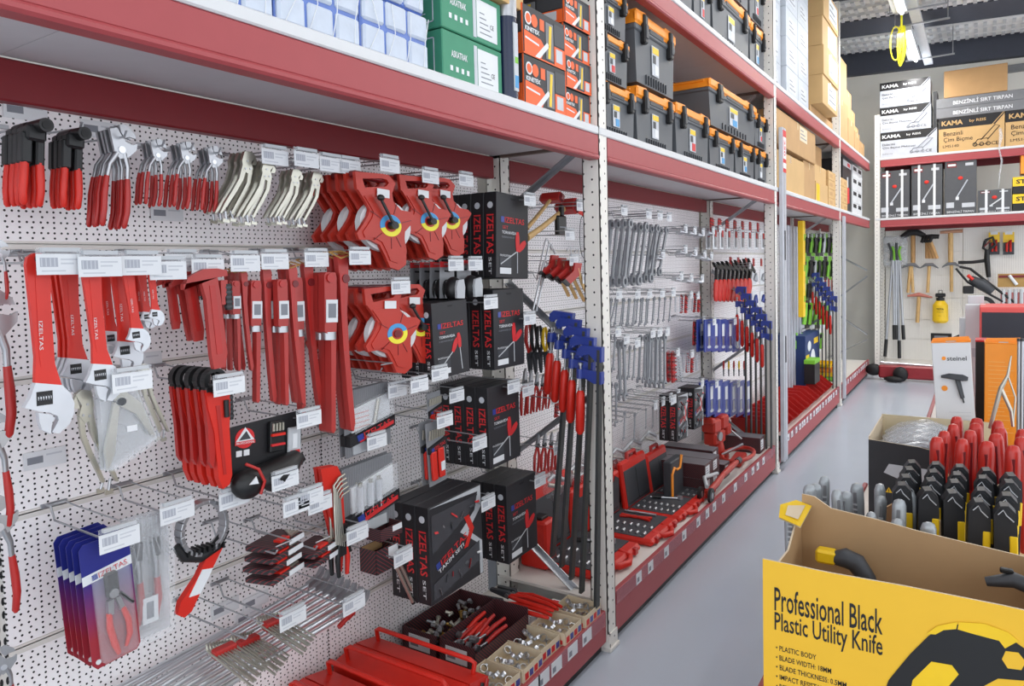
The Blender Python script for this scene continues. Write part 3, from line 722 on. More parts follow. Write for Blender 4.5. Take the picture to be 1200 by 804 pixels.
def k_corr(tools):
    """grey corrugated display card with printed band and small tools in a clear cover"""
    def fn():
        t = thing('bit_set_pack'); w, h = .15, .185; W = w/2; b = MB()
        g = mat('corrugated_grey', (136, 138, 142), .4)
        b.box(-W, W, 0, .003, -h, .012, g)
        for i in range(30): b.box(-W+i*w/30, -W+i*w/30+.0018, -.0008, 0, -h, .012, m_mgrey)
        b.build('backing_card', t)
        b = MB(); b.prism([(-W, -.118), (W, -.09), (W, -.125), (-W, -.15)], -.022, -.001, m_bxs); b.prism([(-W+.03, -.133), (W-.006, -.107), (W-.006, -.118), (-W+.03, -.144)], -.0226, -.022, m_bxred)
        logo(b, .004, -.119, .115, .019, -.0232, rot=.19); b.build('brand_band', t)
        b = MB()
        b.prism([(-W+.02, -.045), (W-.004, -.02), (W-.004, -.095), (-W+.02, -.118)], -.006, -.001, m_paper)
        if tools == 1:
            b.tube([(.03, -.012, -.03), (.012, -.012, -.105)], .006, m_nick, 6); b.box(.0, .012, -.016, -.01, -.125, -.1, m_paper, .001)
            for i in range(4): b.plate(-W+.025, .0, -.062-i*.014, -.058-i*.014, -.0062, mat('pale_red_print', (220, 170, 165), .6), .0005)
        elif tools == 2:
            for x in (-.035, -.005, .02): b.tube([(x, -.014, -.045-.002*x), (x-.003, -.014, -.12)], .0085, m_inkl, 8); b.cyl((x, -.014, -.035), (x, -.014, -.05), .005, m_nick, 8)
        b.box(-W+.02, W-.03, -.006, -.001, -.18, -.15, m_lgrey); b.build('bits', t)
        b = MB(); b.prism([(-W+.016, -.04), (W-.002, -.014), (W-.002, -.1), (-W+.016, -.12)], -.022, -.0215, m_film); b.build('blister', t)
        return t, h
    return fn
K_CORR = Kind(k_corr(1), 'bit pack'); K_CORR2 = Kind(k_corr(2), 'bit pack')
def k_narrow():
    t = thing('key_set_pack'); b = MB(); w = .075; W = w/2
    b.box(-W, W, 0, .003, -.2, .01, mat('corrugated_grey', (136, 138, 142), .4)); b.build('backing_card', t)
    b = MB()
    for i in range(7): b.cyl((-W+.01+i*.01, -.008, -.015), (-W+.006+i*.01, -.008, -.045), .0035, m_nick, 6)
    b.build('bits', t)
    b = MB(); b.prism([(-W, -.07), (W, -.052), (W, -.078), (-W, -.09)], -.012, -.001, m_bxs); logo(b, .0, -.073, .062, .011, -.0126, rot=.2); b.build('brand_band', t)
    b = MB(); b.box(-.034, -.012, -.016, -.004, -.18, -.085, m_ored, .003); b.box(-.006, .018, -.018, -.006, -.178, -.08, m_ored, .003); b.plate(-.002, .014, -.155, -.125, -.019, m_paper); b.build('hex_key_holder', t)
    return t, .2
K_NARR = Kind(k_narrow, 'key set pack')
def k_measure():
    t = thing('tape_measure'); b = MB(); b.box(-.032, .032, 0, .0015, -.06, .04, mat('corrugated_grey', (136, 138, 142), .4)); b.prism([(-.032, .04), (.032, .04), (.032, .028), (-.032, .024)], -.0008, 0, m_bxred)
    b.box(-.012, .012, -.0006, 0, .012, .017, m_ink); b.build('backing_card', t)
    b = MB(); b.sphere((0, -.022, -.035), .03, m_black, 14, 8, (1, .75, 1.15)); b.build('case', t)
    b = MB(); b.prism([(-.012, -.012), (.014, -.008), (.02, -.03), (.018, -.06), (-.016, -.06), (-.018, -.03)], -.047, -.04, m_lgrey); b.build('metal_face', t)
    return t, .068
K_MEAS = Kind(k_measure, 'tape measure')
def k_strap():
    t = thing('chain_wrench'); b = MB(); R0 = .045
    for i in range(22):
        a = PI*1.42-i*(PI*1.75)/21
        c, s_ = math.cos(a), math.sin(a); p = Vector((R0*c*1.0, 0, -.045+R0*s_*1.15))
        Rm = Matrix.Translation(p) @ Matrix.Rotation(-a, 4, 'Y'); b.X = Rm; b.box(-.004, .004, -.012, .012, -.0065, .0065, m_steel, .001)
    b.X = Matrix.Identity(4); b.build('chain', t)
    b = MB(); b.tube([(-.05, 0, -.07), (-.035, 0, -.094), (-.005, 0, -.103), (.03, 0, -.09), (.05, 0, -.062)], [.009, .012, .013, .012, .008], m_black, 8, flat=.8)
    for i in range(8): b.box(-.034+i*.01, -.03+i*.01, -.014, .014, -.094, -.082, m_black)
    b.build('toothed_jaw', t)
    b = MB(); b.prism([(.012, -.095), (.04, -.095), (.004, -.16), (-.02, -.205), (-.034, -.213), (-.047, -.203), (-.042, -.18), (-.01, -.14)], -.007, .007, m_ored)
    b.prism([(-.002, -.128), (.02, -.131), (-.004, -.175), (-.027, -.175)], -.0085, -.007, m_paper); b.build('handle', t)
    return t, .213
K_STRAP = Kind(k_strap, 'wrench'); AUTO.append(K_STRAP)
def k_pouch():
    t = thing('tool_pouch_pack'); b = MB(); W = .092
    b.prism([(-W, .0), (W, .018), (W, -.06), (W*.9, -.1), (-W*1.02, -.12), (-W*1.02, -.09)], 0, .003, m_bxs); b.build('backing_card', t)
    b = MB(); c = (-.055, -.028); b.cyl((c[0], -.002, c[1]), (c[0], 0, c[1]), .023, m_bxred, 18); b.prism([(c[0]-.022, c[1]-.006), (c[0], c[1]+.025), (c[0]+.022, c[1]-.006)], -.003, -.002, m_paper); b.prism([(c[0]-.015, c[1]-.003), (c[0]+.002, c[1]+.016), (c[0]+.013, c[1]-.003)], -.0036, -.003, m_dgrey)
    b.box(c[0]-.024, c[0]+.024, -.0034, -.002, c[1]-.014, c[1]-.006, m_bxred); b.text('PROFESSIONAL', c[0], c[1]-.01, .044, .005, -.004, m_paper)
    for i in range(2): b.box(c[0]-.02+i*.018, c[0]-.007+i*.018, -.002, 0, c[1]-.04, c[1]-.027, m_paper)
    b.build('card_print', t)
    b = MB()
    b.sphere((-.066, -.03, -.125), .036, m_black, 12, 8, (1, .8, .95)); b.tube([(-.04, -.03, -.118), (.0, -.034, -.112), (.035, -.03, -.1), (.068, -.02, -.085)], [.03, .034, .03, .016], m_black, 10, flat=.6)
    b.tube([(.07, -.02, -.115), (.085, -.02, -.1), (.078, -.02, -.085), (.064, -.02, -.1)], .004, m_black, 5, closed=True); b.box(-.015, .01, -.045, -.015, -.155, -.12, m_black, .003); b.build('fabric_pouch', t)
    b = MB(); b.tube([(-.085, -.05, -.075), (-.06, -.058, -.09), (-.045, -.058, -.12), (-.052, -.055, -.148)], .0035, m_rred, 6); b.prism([(-.082, -.12), (-.066, -.105), (-.06, -.122)], -.06, -.058, m_paper); b.build('red_piping', t)
    b = MB(); b.box(.0, .034, -.014, -.002, -.07, .002, m_black, .002)
    for i in range(4): b.cyl((.004+i*.008, -.018, -.02), (.004+i*.008, -.018, -.002), .003, m_nick, 6)
    b.box(.0, .034, -.02, -.014, -.032, -.026, m_ored); b.box(.0, .034, -.02, -.014, -.055, -.05, m_bxred); b.build('bit_holder', t)
    b = MB(); b.box(.05, .084, -.01, -.002, -.098, -.02, m_lgrey, .002); b.box(.055, .08, -.0108, -.01, -.095, -.075, m_bxred); b.box(.06, .072, -.0115, -.01, -.07, -.035, m_paper); b.build('knife', t)
    return t, .15
K_POUCH = Kind(k_pouch, 'tool pouch')
def k_hexset():
    t = thing('hex_key_set'); b = MB()
    b.prism([(-.03, .0), (.016, -.006), (.028, -.03), (.03, -.13), (.022, -.17), (.006, -.17), (-.01, -.1), (-.024, -.05)], -.004, .006, m_ored); b.build('holder', t)
    for i in range(5):
        b = MB(); z = -.03-i*.009; x = .0+i*.005
        b.tube([(.028+i*.001, -.012-i*.002, z+.004), (.012, -.012-i*.002, z), (-.004+i*.004, -.012, z-.012), (-.006+i*.0055, -.012, -.17-i*.003)], .0032-.0003*i, m_nick, 6); b.build('hex_key', t)
    return t, .178
K_HEXS = Kind(k_hexset, 'hex key set')
def k_fan(nk=8):
    """flat bundle of long L keys in a red clip, lying on wires; origin at the clip, keys run to +x"""
    t = thing('long_hex_key_set')
    for i in range(nk):
        b = MB(); y = -.03+i*.0085; L = .19-.006*i
        b.tube([(-.03+.002*i, y, .02-.001*i), (-.03, y, .004), (-.02, y, 0), (L, y+.012*(i-nk/2)/nk, -.006+.004*(i % 2))], .0036-.0001*i, m_nick, 6); b.build('hex_key', t)
    b = MB(); b.box(-.012, .016, -.03, .032, -.014, .012, m_rred, .004); b.build('clip', t)
    return t, .2
K_FAN = Kind(k_fan, 'hex key set')
def k_lever():
    t = thing('tyre_lever'); b = MB(); L = .42
    b.tube([(0, 0, 0), (L*.92, 0, 0)], .0075, m_chrome, 8); b.prism([(L*.9, -.007), (L*.95, -.008), (L, .012), (L+.006, .03), (L+.0, .034), (L-.012, .016), (L*.9, .008)], -.008, .008, m_steel); b.build('bar', t)
    return t, .42
K_LEV = Kind(k_lever, 'tyre lever')
m_strd = mat('striped_box_dark', (40, 38, 42), .5, noise=.02)
nt = m_strd.node_tree; wv = nt.nodes.new('ShaderNodeTexWave'); wv.inputs['Scale'].default_value = 48; wv.bands_direction = 'DIAGONAL'; wv.inputs['Distortion'].default_value = .4
nt.links.new(nt.nodes['Texture Coordinate'].outputs['Object'], wv.inputs['Vector']); mx = nt.nodes.new('ShaderNodeMix'); mx.data_type = 'RGBA'
gt = node_math(nt, 'GREATER_THAN', wv.outputs['Fac'], .9); nt.links.new(gt, mx.inputs[0]); nt.links.new(nt.nodes['Principled BSDF'].inputs['Base Color'].links[0].from_socket, mx.inputs[6]); mx.inputs[7].default_value = (*lin((140, 52, 56)), 1)
nt.links.new(mx.outputs[2], nt.nodes['Principled BSDF'].inputs['Base Color'])
def k_wallet():
    t = thing('key_wallet_pack'); b = MB(); b.box(-.05, .05, -.03, .03, -.014, .0, m_strd, .003); b.build('case', t)
    b = MB(); b.plate(.0, .048, -.013, -.001, -.0302, m_paper); b.build('label', t)
    b = MB(); b.box(-.02, .01, -.026, -.01, 0, .006, m_ored, .001)
    for i in range(4): b.cyl((.012+.006*i, -.024+.005*i, .004), (.04, -.022+.008*i, .003), .0035, m_nick, 6)
    b.build('hex_keys', t)
    return t, .02
K_WAL = Kind(k_wallet, 'key pack')
def k_dispbox():
    t = thing('small_display_box'); b = MB(); w, h, d = .08, .075, .07; W = w/2
    b.box(-W, W, -d/2, -d/2+.002, -h, 0, m_strd); b.box(-W, W, d/2-.002, d/2, -h, .0, m_strd); b.box(-W, -W+.002, -d/2, d/2, -h, 0, m_strd); b.box(W-.002, W, -d/2, d/2, -h, 0, m_strd); b.box(-W, W, -d/2, d/2, -h, -h+.002, m_strd)
    b.box(-W+.002, W-.002, -d/2+.002, -d/2+.003, -.03, -.001, m_card); b.box(-W+.002, W-.002, d/2-.003, d/2-.002, -.03, -.001, m_card); b.build('tray', t)
    b = MB(); b.plate(W*.1, W*.95, -.04, -.005, -d/2, m_paper); b.build('label', t)
    return t, h
K_DBOX = Kind(k_dispbox, 'box')
def k_nip():
    t = thing('wire_stripping_plier'); b = MB(); b.prism([(-.014, .0), (.016, .004), (.02, -.04), (.03, -.085), (-.022, -.09), (-.018, -.04)], -.008, .008, m_black); b.cyl((0, -.011, -.035), (0, .01, -.035), .012, m_nick, 12); b.build('head', t)
    for s in (-1, 1):
        b = MB(); b.tube([(s*.012, 0, -.05), (s*.02, 0, -.1), (s*.016, 0, -.15)], [.01, .012, .009], m_ored if s > 0 else m_black, 8, flat=.7); b.build('handle', t)
    return t, .155
K_NIP = Kind(k_nip, 'pliers')
# ================================================================ bay 1: goods on the nearest pegboard
G = 'red and black pliers on the upper left pegboard'
hang(K_BLK, (38, 142), (36, 241), .2, 4, .022, 'larger bunch of black-headed pliers with red grips, far left', G, tip=(52, 146), double=False, tagged=False)
hang(K_BLK, (84, 152), (82, 244), .18, 3, .02, 'smaller bunch of black-headed pliers with red grips', G, tip=(96, 150), double=False, tagged=False)
hang(K_PUMP, (141, 160), (137, 267), .19, 4, .018, 'long water pump plier with red grips beside black pliers', G, tip=(148, 160), double=False, tagged=False)
hang(K_PUMP, (184, 172), (181, 241), .17, 3, .018, 'first of three bunches of small water pump pliers', G, double=False, tagged=False)
hang(K_PUMP, (218, 175), (214, 244), .17, 3, .018, 'middle of three bunches of small water pump pliers', G, double=False, tagged=False)
hang(K_PUMP, (250, 180), (246, 248), .17, 3, .018, 'third bunch of small water pump pliers, beside nickel clamps', G, double=False, tagged=False)
G = 'nickel locking pliers in the top row'
hang(K_LOCK, (286, 186), (279, 264), .2, 3, .025, 'nickel locking plier in the leftmost hanging bunch', G, tip=(319, 181))
hang(K_LOCK, (309, 196), (303, 267), .22, 3, .025, 'nickel locking plier in the second hanging bunch', G, tip=(356, 184), lift=0)
hang(K_LOCK, (343, 205), (338, 266), .22, 3, .022, 'nickel locking plier in the third hanging bunch', G, tip=(385, 190))
hang(K_LOCK, (367, 208), (362, 269), .22, 3, .022, 'nickel locking plier beside the red tape reels', G, tip=(407, 193))
G = 'red open tape reels'
hang(K_REEL, (440, 209), (440, 316), .27, 3, .072, 'red open tape reel with black crank, upper left', G, tip=(454, 191), scale=None)
hang(K_REEL, (488, 212), (488, 304), .25, 3, .072, 'red open tape reel in the middle upper stack', G, tip=(502, 205))
hang(K_REEL, (514, 213), (514, 300), .22, 2, .072, 'red open tape reel beside black driver cartons', G, tip=(544, 209))
hang(K_REEL2, (449, 340), (449, 440), .27, 4, .072, 'orange-red tape reel without crank in lower row', G, tip=(467, 334))
hang(K_REEL, (478, 337), (478, 428), .24, 3, .072, 'orange-red tape reel with black crank in lower row', G, tip=(536, 345), hk=False)

K_B1 = Kind(carton(.175, .25, .044, 'cross'), 'carton'); K_B2 = Kind(carton(.19, .25, .046, 'two'), 'carton'); K_WIN = Kind(carton(.27, .30, .05, 'window', 'tool_set_carton'), 'carton')
G = 'black screwdriver set cartons on hooks'
hang(K_B1, (601, 236), (601, 326), .30, 5, .048, 'black driver carton in the topmost row', G, tip=(619, 233), tight=.044)
hang(K_B2, (527, 360), (531, 440), .30, 3, .05, 'black insulated driver carton under hanging tape measures', G, tip=(573, 353), tight=.046)
hang(K_B1, (596, 346), (598, 430), .30, 4, .048, 'black driver carton in the middle row near pillar', G, tip=(619, 372), tight=.044)
hang(K_B1, (590, 457), (593, 542), .28, 4, .048, 'black driver carton in the lower middle row', G, tip=(600, 452), tight=.044)
hang(K_B1, (611, 568), (614, 650), .28, 3, .046, 'black driver carton in the lowest row', G, tip=(631, 562), tight=.044)
hang(K_WIN, (534, 588), (538, 690), .30, 3, .05, 'black tool set carton with windowed front', 'windowed tool set cartons', tip=(570, 588), tight=.05)
G = 'tape measures on cards'
hang(K_MEAS, (524, 324), (524, 353), .24, 4, .045, 'tape measure on grey card above driver cartons', G, tip=(532, 308))
hang(K_MEAS, (544, 322), (545, 351), .24, 1, .045, 'tape measure on grey card, right one of the pair', G, tip=(555, 308))

G = 'red adjustable wrenches in the second row'
hang(K_ADJ, (43, 303), (50, 512), .28, 1, .02, 'largest red adjustable wrench at the far left', G, tip=(66, 305))
hang(K_ADJ, (80, 318), (88, 464), .2, 3, .02, 'dull red adjustable wrench with grey head behind tags', G, tip=(90, 306))
hang(K_ADJ, (106, 318), (117, 473), .29, 1, .02, 'bright red adjustable wrench with long white-lettered handle', G, tip=(113, 308))
hang(K_ADJ, (121, 318), (130, 418), .2, 1, .02, 'short red adjustable wrench half hidden behind longer one', G, hk=False)
hang(K_ADJ, (137, 312), (146, 438), .24, 1, .02, 'medium red adjustable wrench with rounded chrome head', G, hk=False)
hang(K_ADJ, (149, 316), (160, 414), .28, 1, .02, 'red adjustable wrench with tilted head, middle size', G, tip=(162, 307))
hang(K_ADJ, (166, 318), (172, 386), .22, 2, .02, 'small red adjustable wrench in the row of tags', G, hk=False)
hang(K_ADJ, (177, 316), (181, 383), .27, 1, .02, 'smallest red adjustable wrench wearing a barcode sticker', G, tip=(193, 313))
G = 'dull red pipe wrenches'
hang(K_PIPE, (198, 325), (204, 386), .2, 1, .02, 'shortest dull red pipe wrench with black nut', G, tip=(210, 304))
hang(K_PIPE, (219, 322), (230, 400), .24, 2, .03, 'medium dull red pipe wrench with black nut', G, tip=(240, 310))
hang(K_PIPE, (243, 320), (252, 432), .28, 1, .02, 'longest dull red pipe wrench with black nut', G, hk=False)
G = 'long red Swedish pipe wrenches'
hang(K_SWED, (280, 318), (282, 437), .24, 3, .03, 'red Swedish pipe wrench in the shortest bunch', G, tip=(284, 305), sy=1.12)
hang(K_SWED, (305, 314), (304, 475), .24, 1, .03, 'red Swedish pipe wrench second bunch from left', G, tip=(319, 303), sy=1.12)
hang(K_SWED, (335, 312), (338, 478), .26, 2, .03, 'red Swedish pipe wrench with string tie, middle', G, hk=False, sy=1.12)
hang(K_SWED, (352, 308), (358, 492), .22, 1, .03, 'red Swedish pipe wrench behind the thick last pair', G, tip=(368, 301), sy=1.12)
hang(K_SWED, (392, 300), (392, 511), .26, 2, .03, 'longest red Swedish pipe wrench beside tape reels', G, tip=(419, 299), sy=1.12)
hang(K_JUN, (251, 440), (257, 573), .27, 5, .033, 'bright red pipe wrench hung by black ring', 'red pipe wrenches with black rings', tip=(265, 449), wall=None)
hang(K_POUCH, (313, 495), (312, 570), .24, 1, .03, 'black fabric tool pouch on printed black card', None, tip=(359, 488), sy=1.12)
G = 'nickel locking pliers in the lower left'
hang(K_LOCK, (104, 470), (110, 584), .25, 1, .03, 'large nickel locking plier hanging below red wrenches', G, sy=-.9, hk=False)
hang(K_LOCK, (172, 436), (182, 520), .22, 2, .03, 'nickel locking plier behind the clear bag', G, sy=-.7, hk=False)
hang(K_FBAG, (142, 452), (146, 548), .27, 2, .02, 'locking plier sealed in clear bag', 'bagged locking pliers', tip=(151, 443), sy=1.15)
hang(K_BLIS, (122, 636), (138, 772), .24, 5, .026, 'blister pack of red-handled wire strippers', 'wire stripper blister packs', tip=(136, 628))
hang(K_BAG, (170, 604), (173, 748), .2, 2, .02, 'red-handled pliers sealed in a clear bag', 'bagged pliers', tip=(204, 597))
hang(K_STRAP, (238, 592), (234, 716), .22, 1, .03, 'chain oil filter wrench with red handle', None, tip=(271, 581))
G = 'bit sets on grey corrugated cards'
hang(K_CORR, (429, 458), (433, 528), .2, 2, .02, 'grey bit set card with one driver, upper', G, tip=(463, 455), sy=1.3)
hang(K_CORR2, (431, 545), (435, 622), .2, 2, .02, 'grey bit set card with several drivers, lower', G, tip=(439, 515), sy=1.3)
hang(K_NARR, (508, 462), (512, 512), .2, 1, .02, 'narrow grey bit card above red hex key holders', None, tip=(533, 462), sy=1.3)
hang(K_NARR, (509, 497), (514, 566), .24, 2, .03, 'red hex key holders on narrow card', 'narrow key set cards', tip=(519, 491), sy=1.2)
hang(K_HEXS, (387, 545), (392, 640), .24, 2, .02, 'bent nickel hex keys in red holder', 'hex key sets in red holders', tip=(372, 588))
hang(K_NIP, (401, 616), (402, 676), .25, 2, .03, 'black and red wire stripping plier', 'small stripping pliers', tip=(416, 624))
G = 'small striped display boxes'
for px, py, ds in ((449, 614, 'upper'), (444, 638, 'lower')):
    P = A(px, py, x=XW+.22); K_DBOX.put(P, 'small dark striped display box on wire hook, '+ds+' one', G, scale=(1.25, 1, 1 if ds == 'lower' else .5))
hook(A(470, 651, x=XW+.3), 'wire hook bearing the small striped display boxes')
for i, (a, c) in enumerate((((463, 661), (484, 706)), ((468, 659), (489, 704)))):
    p = A(*a, x=XW+.2); q = A(*c, x=XW+.22); b = MB(); b.cyl((0, 0, 0), tuple(q-p), .0062, m_nick, 8); b.cyl(tuple((q-p)*.985), tuple((q-p)*1.03), .0066, m_black, 8)
    o = b.build('extension_bar', None, p); tag(o, 'thin nickel extension bar hanging below display boxes', 'extension bar', 'nickel extension bars')
# wallets of keys stacked on wires
G = 'stacked striped key packs'
n = 0
for (px, py, k) in ((322, 667, 0), (319, 655, 1), (321, 643, 2), (322, 631, 3), (370, 648, 4), (368, 638, 5)):
    P = A(px, py, x=XW+.22)
    K_WAL.put(P, 'flat striped hex key pack, '+('bottom of left pile', 'second from bottom of left pile', 'third from bottom of left pile', 'top of left pile, with red clip', 'lower of right pair', 'upper of right pair')[k], G, rot=(0, 0, PI/2+.25), scale=(1.35, 1.5, 1.1))
# empty hooks with tags
for i, (px, py, ds) in enumerate(((331, 560, 'empty double wire hook right of the chain wrench tag'), (344, 590, 'empty double wire hook with low hanging price label'), (361, 580, 'empty wire hook behind the hex key holder'), (331, 645, 'wire hook bearing the left pile of key packs'), (377, 640, 'wire hook bearing the right pair of key packs'), (412, 706, 'wire hook behind the chrome tyre levers'), (297, 744, 'wire hook bearing the red clipped hex keys'), (340, 722, 'wire hook bearing upper red clipped keys'), (513, 436, 'empty wire hook below the hanging driver cartons'), (489, 449, 'empty wire hook below the tape reels'), (452, 433, 'short wire hook behind lower tape reels'), (560, 518, 'short wire hook with label crossing driver cartons'))):
    hook(A(px, py, x=XW+.3), ds, tagged=i not in (3, 4, 6, 10))
# labels stuck to the board
for i, (px, py) in enumerate(((30, 130), (117, 152), (196, 250), (53, 537), (170, 422), (264, 712), (300, 704), (292, 722))):
    b = MB(); b.X = Matrix.Rotation(PI/2, 4, 'Z'); b.box(-.045, .045, -.0012, 0, -.02, .02, m_paper); b.plate(-.038, -.005, -.008, .008, -.0012, m_inkg, .0004); b.plate(.002, .036, .006, .01, -.0012, m_inkl, .0004)
    o = b.build('price_sticker', None, A(px, py, x=XW+.004)); tag(o, ('white barcode sticker on the board above black pliers', 'white barcode sticker above the long pump pliers', 'white barcode sticker below the small pump pliers', 'white barcode sticker below the largest red wrench', 'white barcode sticker above the clear bagged pliers', 'white barcode sticker left of the chrome bars', 'white barcode sticker above chrome bars, right one', 'white barcode sticker nearest the red clip keys')[i], 'sticker', 'price stickers on the board')
# fans of hex keys and tyre levers
G = 'hex keys in red clips'
for i, (px, py, ds) in enumerate(((320, 730, 'long nickel hex keys in red clip, upper bunch'), (262, 762, 'long nickel hex keys in red clip, lower bunch'), (290, 752, 'long nickel hex keys in red clip, between the two others'))):
    K_FAN.put(A(px, py, x=XW+.22-.04*(i == 2)), ds, G, rot=(0, .04, -.1), scale=.95)
G = 'chrome tyre levers'
for i in range(8):
    e = A(378+i*7.5, 676+i*4.0, x=XW+.08+.03*i); s = A(150+i*15, 810-i*0, x=XW+.08+.03*i)
    d = (e-s); L = d.length
    s = e-d.normalized()*min(L, .62)
    o = K_LEV.put(s, 'long chrome tyre lever resting on wires'+order(7-i, 8, 'in its row'), G, rot=(0, -math.atan2(d.z, math.hypot(d.x, d.y)), math.atan2(d.y, d.x)), scale=(min(L, .62)/.42, 1, 1))
for i in range(2):
    e = A(268+i*8, 738-i*3, x=XW+.03+.02*i); b = MB(); b.cyl((0, 0, 0), (.0, -.42, -.012), .0075, m_chrome, 8); b.cyl((0, -.002, 0), (0, .004, 0), .0085, m_steel, 8)
    o = b.build('steel_bar', None, e); tag(o, 'plain chrome bar along the board, '+('rear' if i == 0 else 'front')+' of the pair', 'bar', 'plain chrome bars')
b = MB(); b.cyl((0, 0, 0), (0, .04, .018), .008, m_rred, 10); b.cyl((0, .04, .018), (0, .062, .026), .011, m_rred, 10); b.ring(.065, .045, .014, .008, -.006, .006, m_rred, 14, -PI*.6, PI*.7)
b.X = Matrix.Rotation(PI/2, 4, 'Z')
o = MB(); o.X = Matrix.Rotation(PI/2, 4, 'Z'); o.cyl((0, 0, 0), (.04, 0, .016), .008, m_rred, 10); o.cyl((.038, 0, .015), (.064, 0, .025), .011, m_rred, 10); o.ring(.07, .042, .017, .01, -.006, .006, m_rred, 14, -PI*.6, PI*.6)
t = thing('tube_cutter', 'small red tube cutter on the board above toolboxes', 'cutter', A(397, 735, x=XW+.09)); o.build('body', t)
# goods cut by the left edge
for i, (a, c, ds, kk) in enumerate((((-13, 360), (-3, 516), 'red handled pliers cut by the left edge, upper', K_PUMP), ((-12, 500), (0, 622), 'red handled pliers cut by the left edge, middle', K_PUMP), ((-6, 600), (8, 722), 'red handled pliers cut by the left edge, lower', K_PUMP), ((2, 770), (8, 850), 'steel pliers low in the corner, red grips', K_PUMP), ((-2, 290), (2, 352), 'red tipped pliers near the top left edge', K_PUMP))):
    hang(kk, a, c, .2, 1, .02, ds, 'pliers cut by the left edge', hk=False)

# ---------------------------------------------------------------- bay 1 deck
DK = .167
def k_toolbox():
    """closed red cantilever toolbox, long axis along x (front end at +x)"""
    t = thing('cantilever_toolbox'); L, W, H = .47, .2, .15; b = MB()
    b.box(0, L, -W/2+.01, W/2-.01, 0, .1, m_ored, .004); b.build('body', t)
    for s in (-1, 1):
        b = MB(); y0, y1 = (-W/2, -.002) if s < 0 else (.002, W/2)
        X = Matrix.Translation((0, 0, .1)); zz = (.045, .062)
        # lid half slopes from ridge to side
        pr = [(y0 if s < 0 else y1, .092), (y0 if s < 0 else y1, .132), ((y0 if s < 0 else y1)*.93, .138), (s*.003, .156), (s*.003, .092)]
        vs = [(0, y, z) for y, z in pr]+[(L, y, z) for y, z in pr]
        b.add(vs, [(i, (i+1) % 5, 5+(i+1) % 5, 5+i) for i in range(5)]+[(0, 1, 2, 3, 4), (9, 8, 7, 6, 5)], m_ored)
        b.build('lid_half', t)
        b = MB(); b.box(.0, L, s*(W/2)-.003, s*(W/2)+.003, .03, .095, m_black); b.build('tray_side', t)
        b = MB(); y = s*.072
        b.tube([(.04, y, .128), (.03, y, .18), (.045, y*.95, .188), (L-.045, y*.95, .188), (L-.03, y, .18), (L-.04, y, .128)], .0075, m_ored, 8); b.build('carry_handle', t)
    for s in (-1, 1):
        b = MB()
        for q in range(3):
            y = s*(.022+q*.026); b.box(L+.001, L+.004, y-.007, y+.007, .02, .13, m_rred, R=Matrix.Rotation(s*.5, 3, 'X') @ Matrix.Identity(3)) if False else b.tube([(L+.003, y-s*.022, .03), (L+.003, y+s*.016, .13)], .007, m_rred if q % 2 == 0 else m_black, 6, flat=.4)
        for q in range(3): b.cyl((L+.004, s*(.012+q*.03), .05+q*.025), (L+.01, s*(.012+q*.03), .05+q*.025), .004, m_steel, 8)
        b.build('cantilever_arm', t)
    return t, .2
K_TB = Kind(k_toolbox, 'toolbox')
K_TB.put((-1.775, 1.70, DK), 'red steel cantilever toolbox with carry handles, the farther one', 'red cantilever toolboxes', rot=(0, 0, 0), scale=(1.02, 1, 1.0))
K_TB.put((-1.765, 1.47, DK), 'red steel cantilever toolbox cut by bottom edge of view', 'red cantilever toolboxes', rot=(0, 0, -.03))
def bin_(x0, x1, y0, y1, z1, m, name, label, grp, inner=None):
    t = thing(name, label, 'bin', ((x0+x1)/2, (y0+y1)/2, DK), 0, grp); W = (x1-x0)/2; D = (y1-y0)/2; H = z1-DK; b = MB(); q = .003
    b.box(-W, -W+q, -D, D, 0, H, m); b.box(W-q, W, -D, D, 0, H*.8, m); b.box(-W, W, -D, -D+q, 0, H, m); b.box(-W, W, D-q, D, 0, H, m); b.box(-W, W, -D, D, 0, q, m); b.build('tray', t)
    if inner is not None:
        b = MB(); b.box(-W*.6, W*.6, -D-.0018, -D-.0006, H*.4, H*.85, m_paper); b.box(-W*.5, -W*.05, -D-.0024, -D-.0018, H*.5, H*.75, m_inkg); b.build('price_label', t)
    return t
bin_(-1.77, -1.61, 1.93, 2.28, .285, m_strd, 'striped_bin', 'black striped open bin heaped with brass and steel fittings', 'black striped parts bins', 1)
bin_(-1.60, -1.445, 1.93, 2.28, .285, m_strd, 'striped_bin', 'black striped open bin filled with red handled cutters', 'black striped parts bins', 1)
rnd = random.Random(5)
m_brass = mat('brass', (186, 150, 84), .35, .7)
for i in range(34):
    b = MB(); r = rnd.uniform(.008, .013); L = rnd.uniform(.018, .045)
    a = rnd.uniform(0, PI); e = rnd.uniform(-.4, .6); d = Vector((math.cos(a)*math.cos(e), math.sin(a)*math.cos(e), math.sin(e)))
    mm = (m_brass, m_nick, m_steel)[i % 3]; b.cyl(tuple(-d*L/2), tuple(d*L/2), r*.7, mm, 8); b.cyl(tuple(d*L*.3), tuple(d*L*.5), r, mm, 6)
    o = b.build('pipe_fitting', None, (rnd.uniform(-1.755, -1.625), rnd.uniform(1.96, 2.25), DK+.045+.02*(i % 3)+rnd.uniform(0, .012))); tag(o, 'small brass or steel fitting heaped in the black striped bin', 'fitting', 'loose fittings in the striped bin')
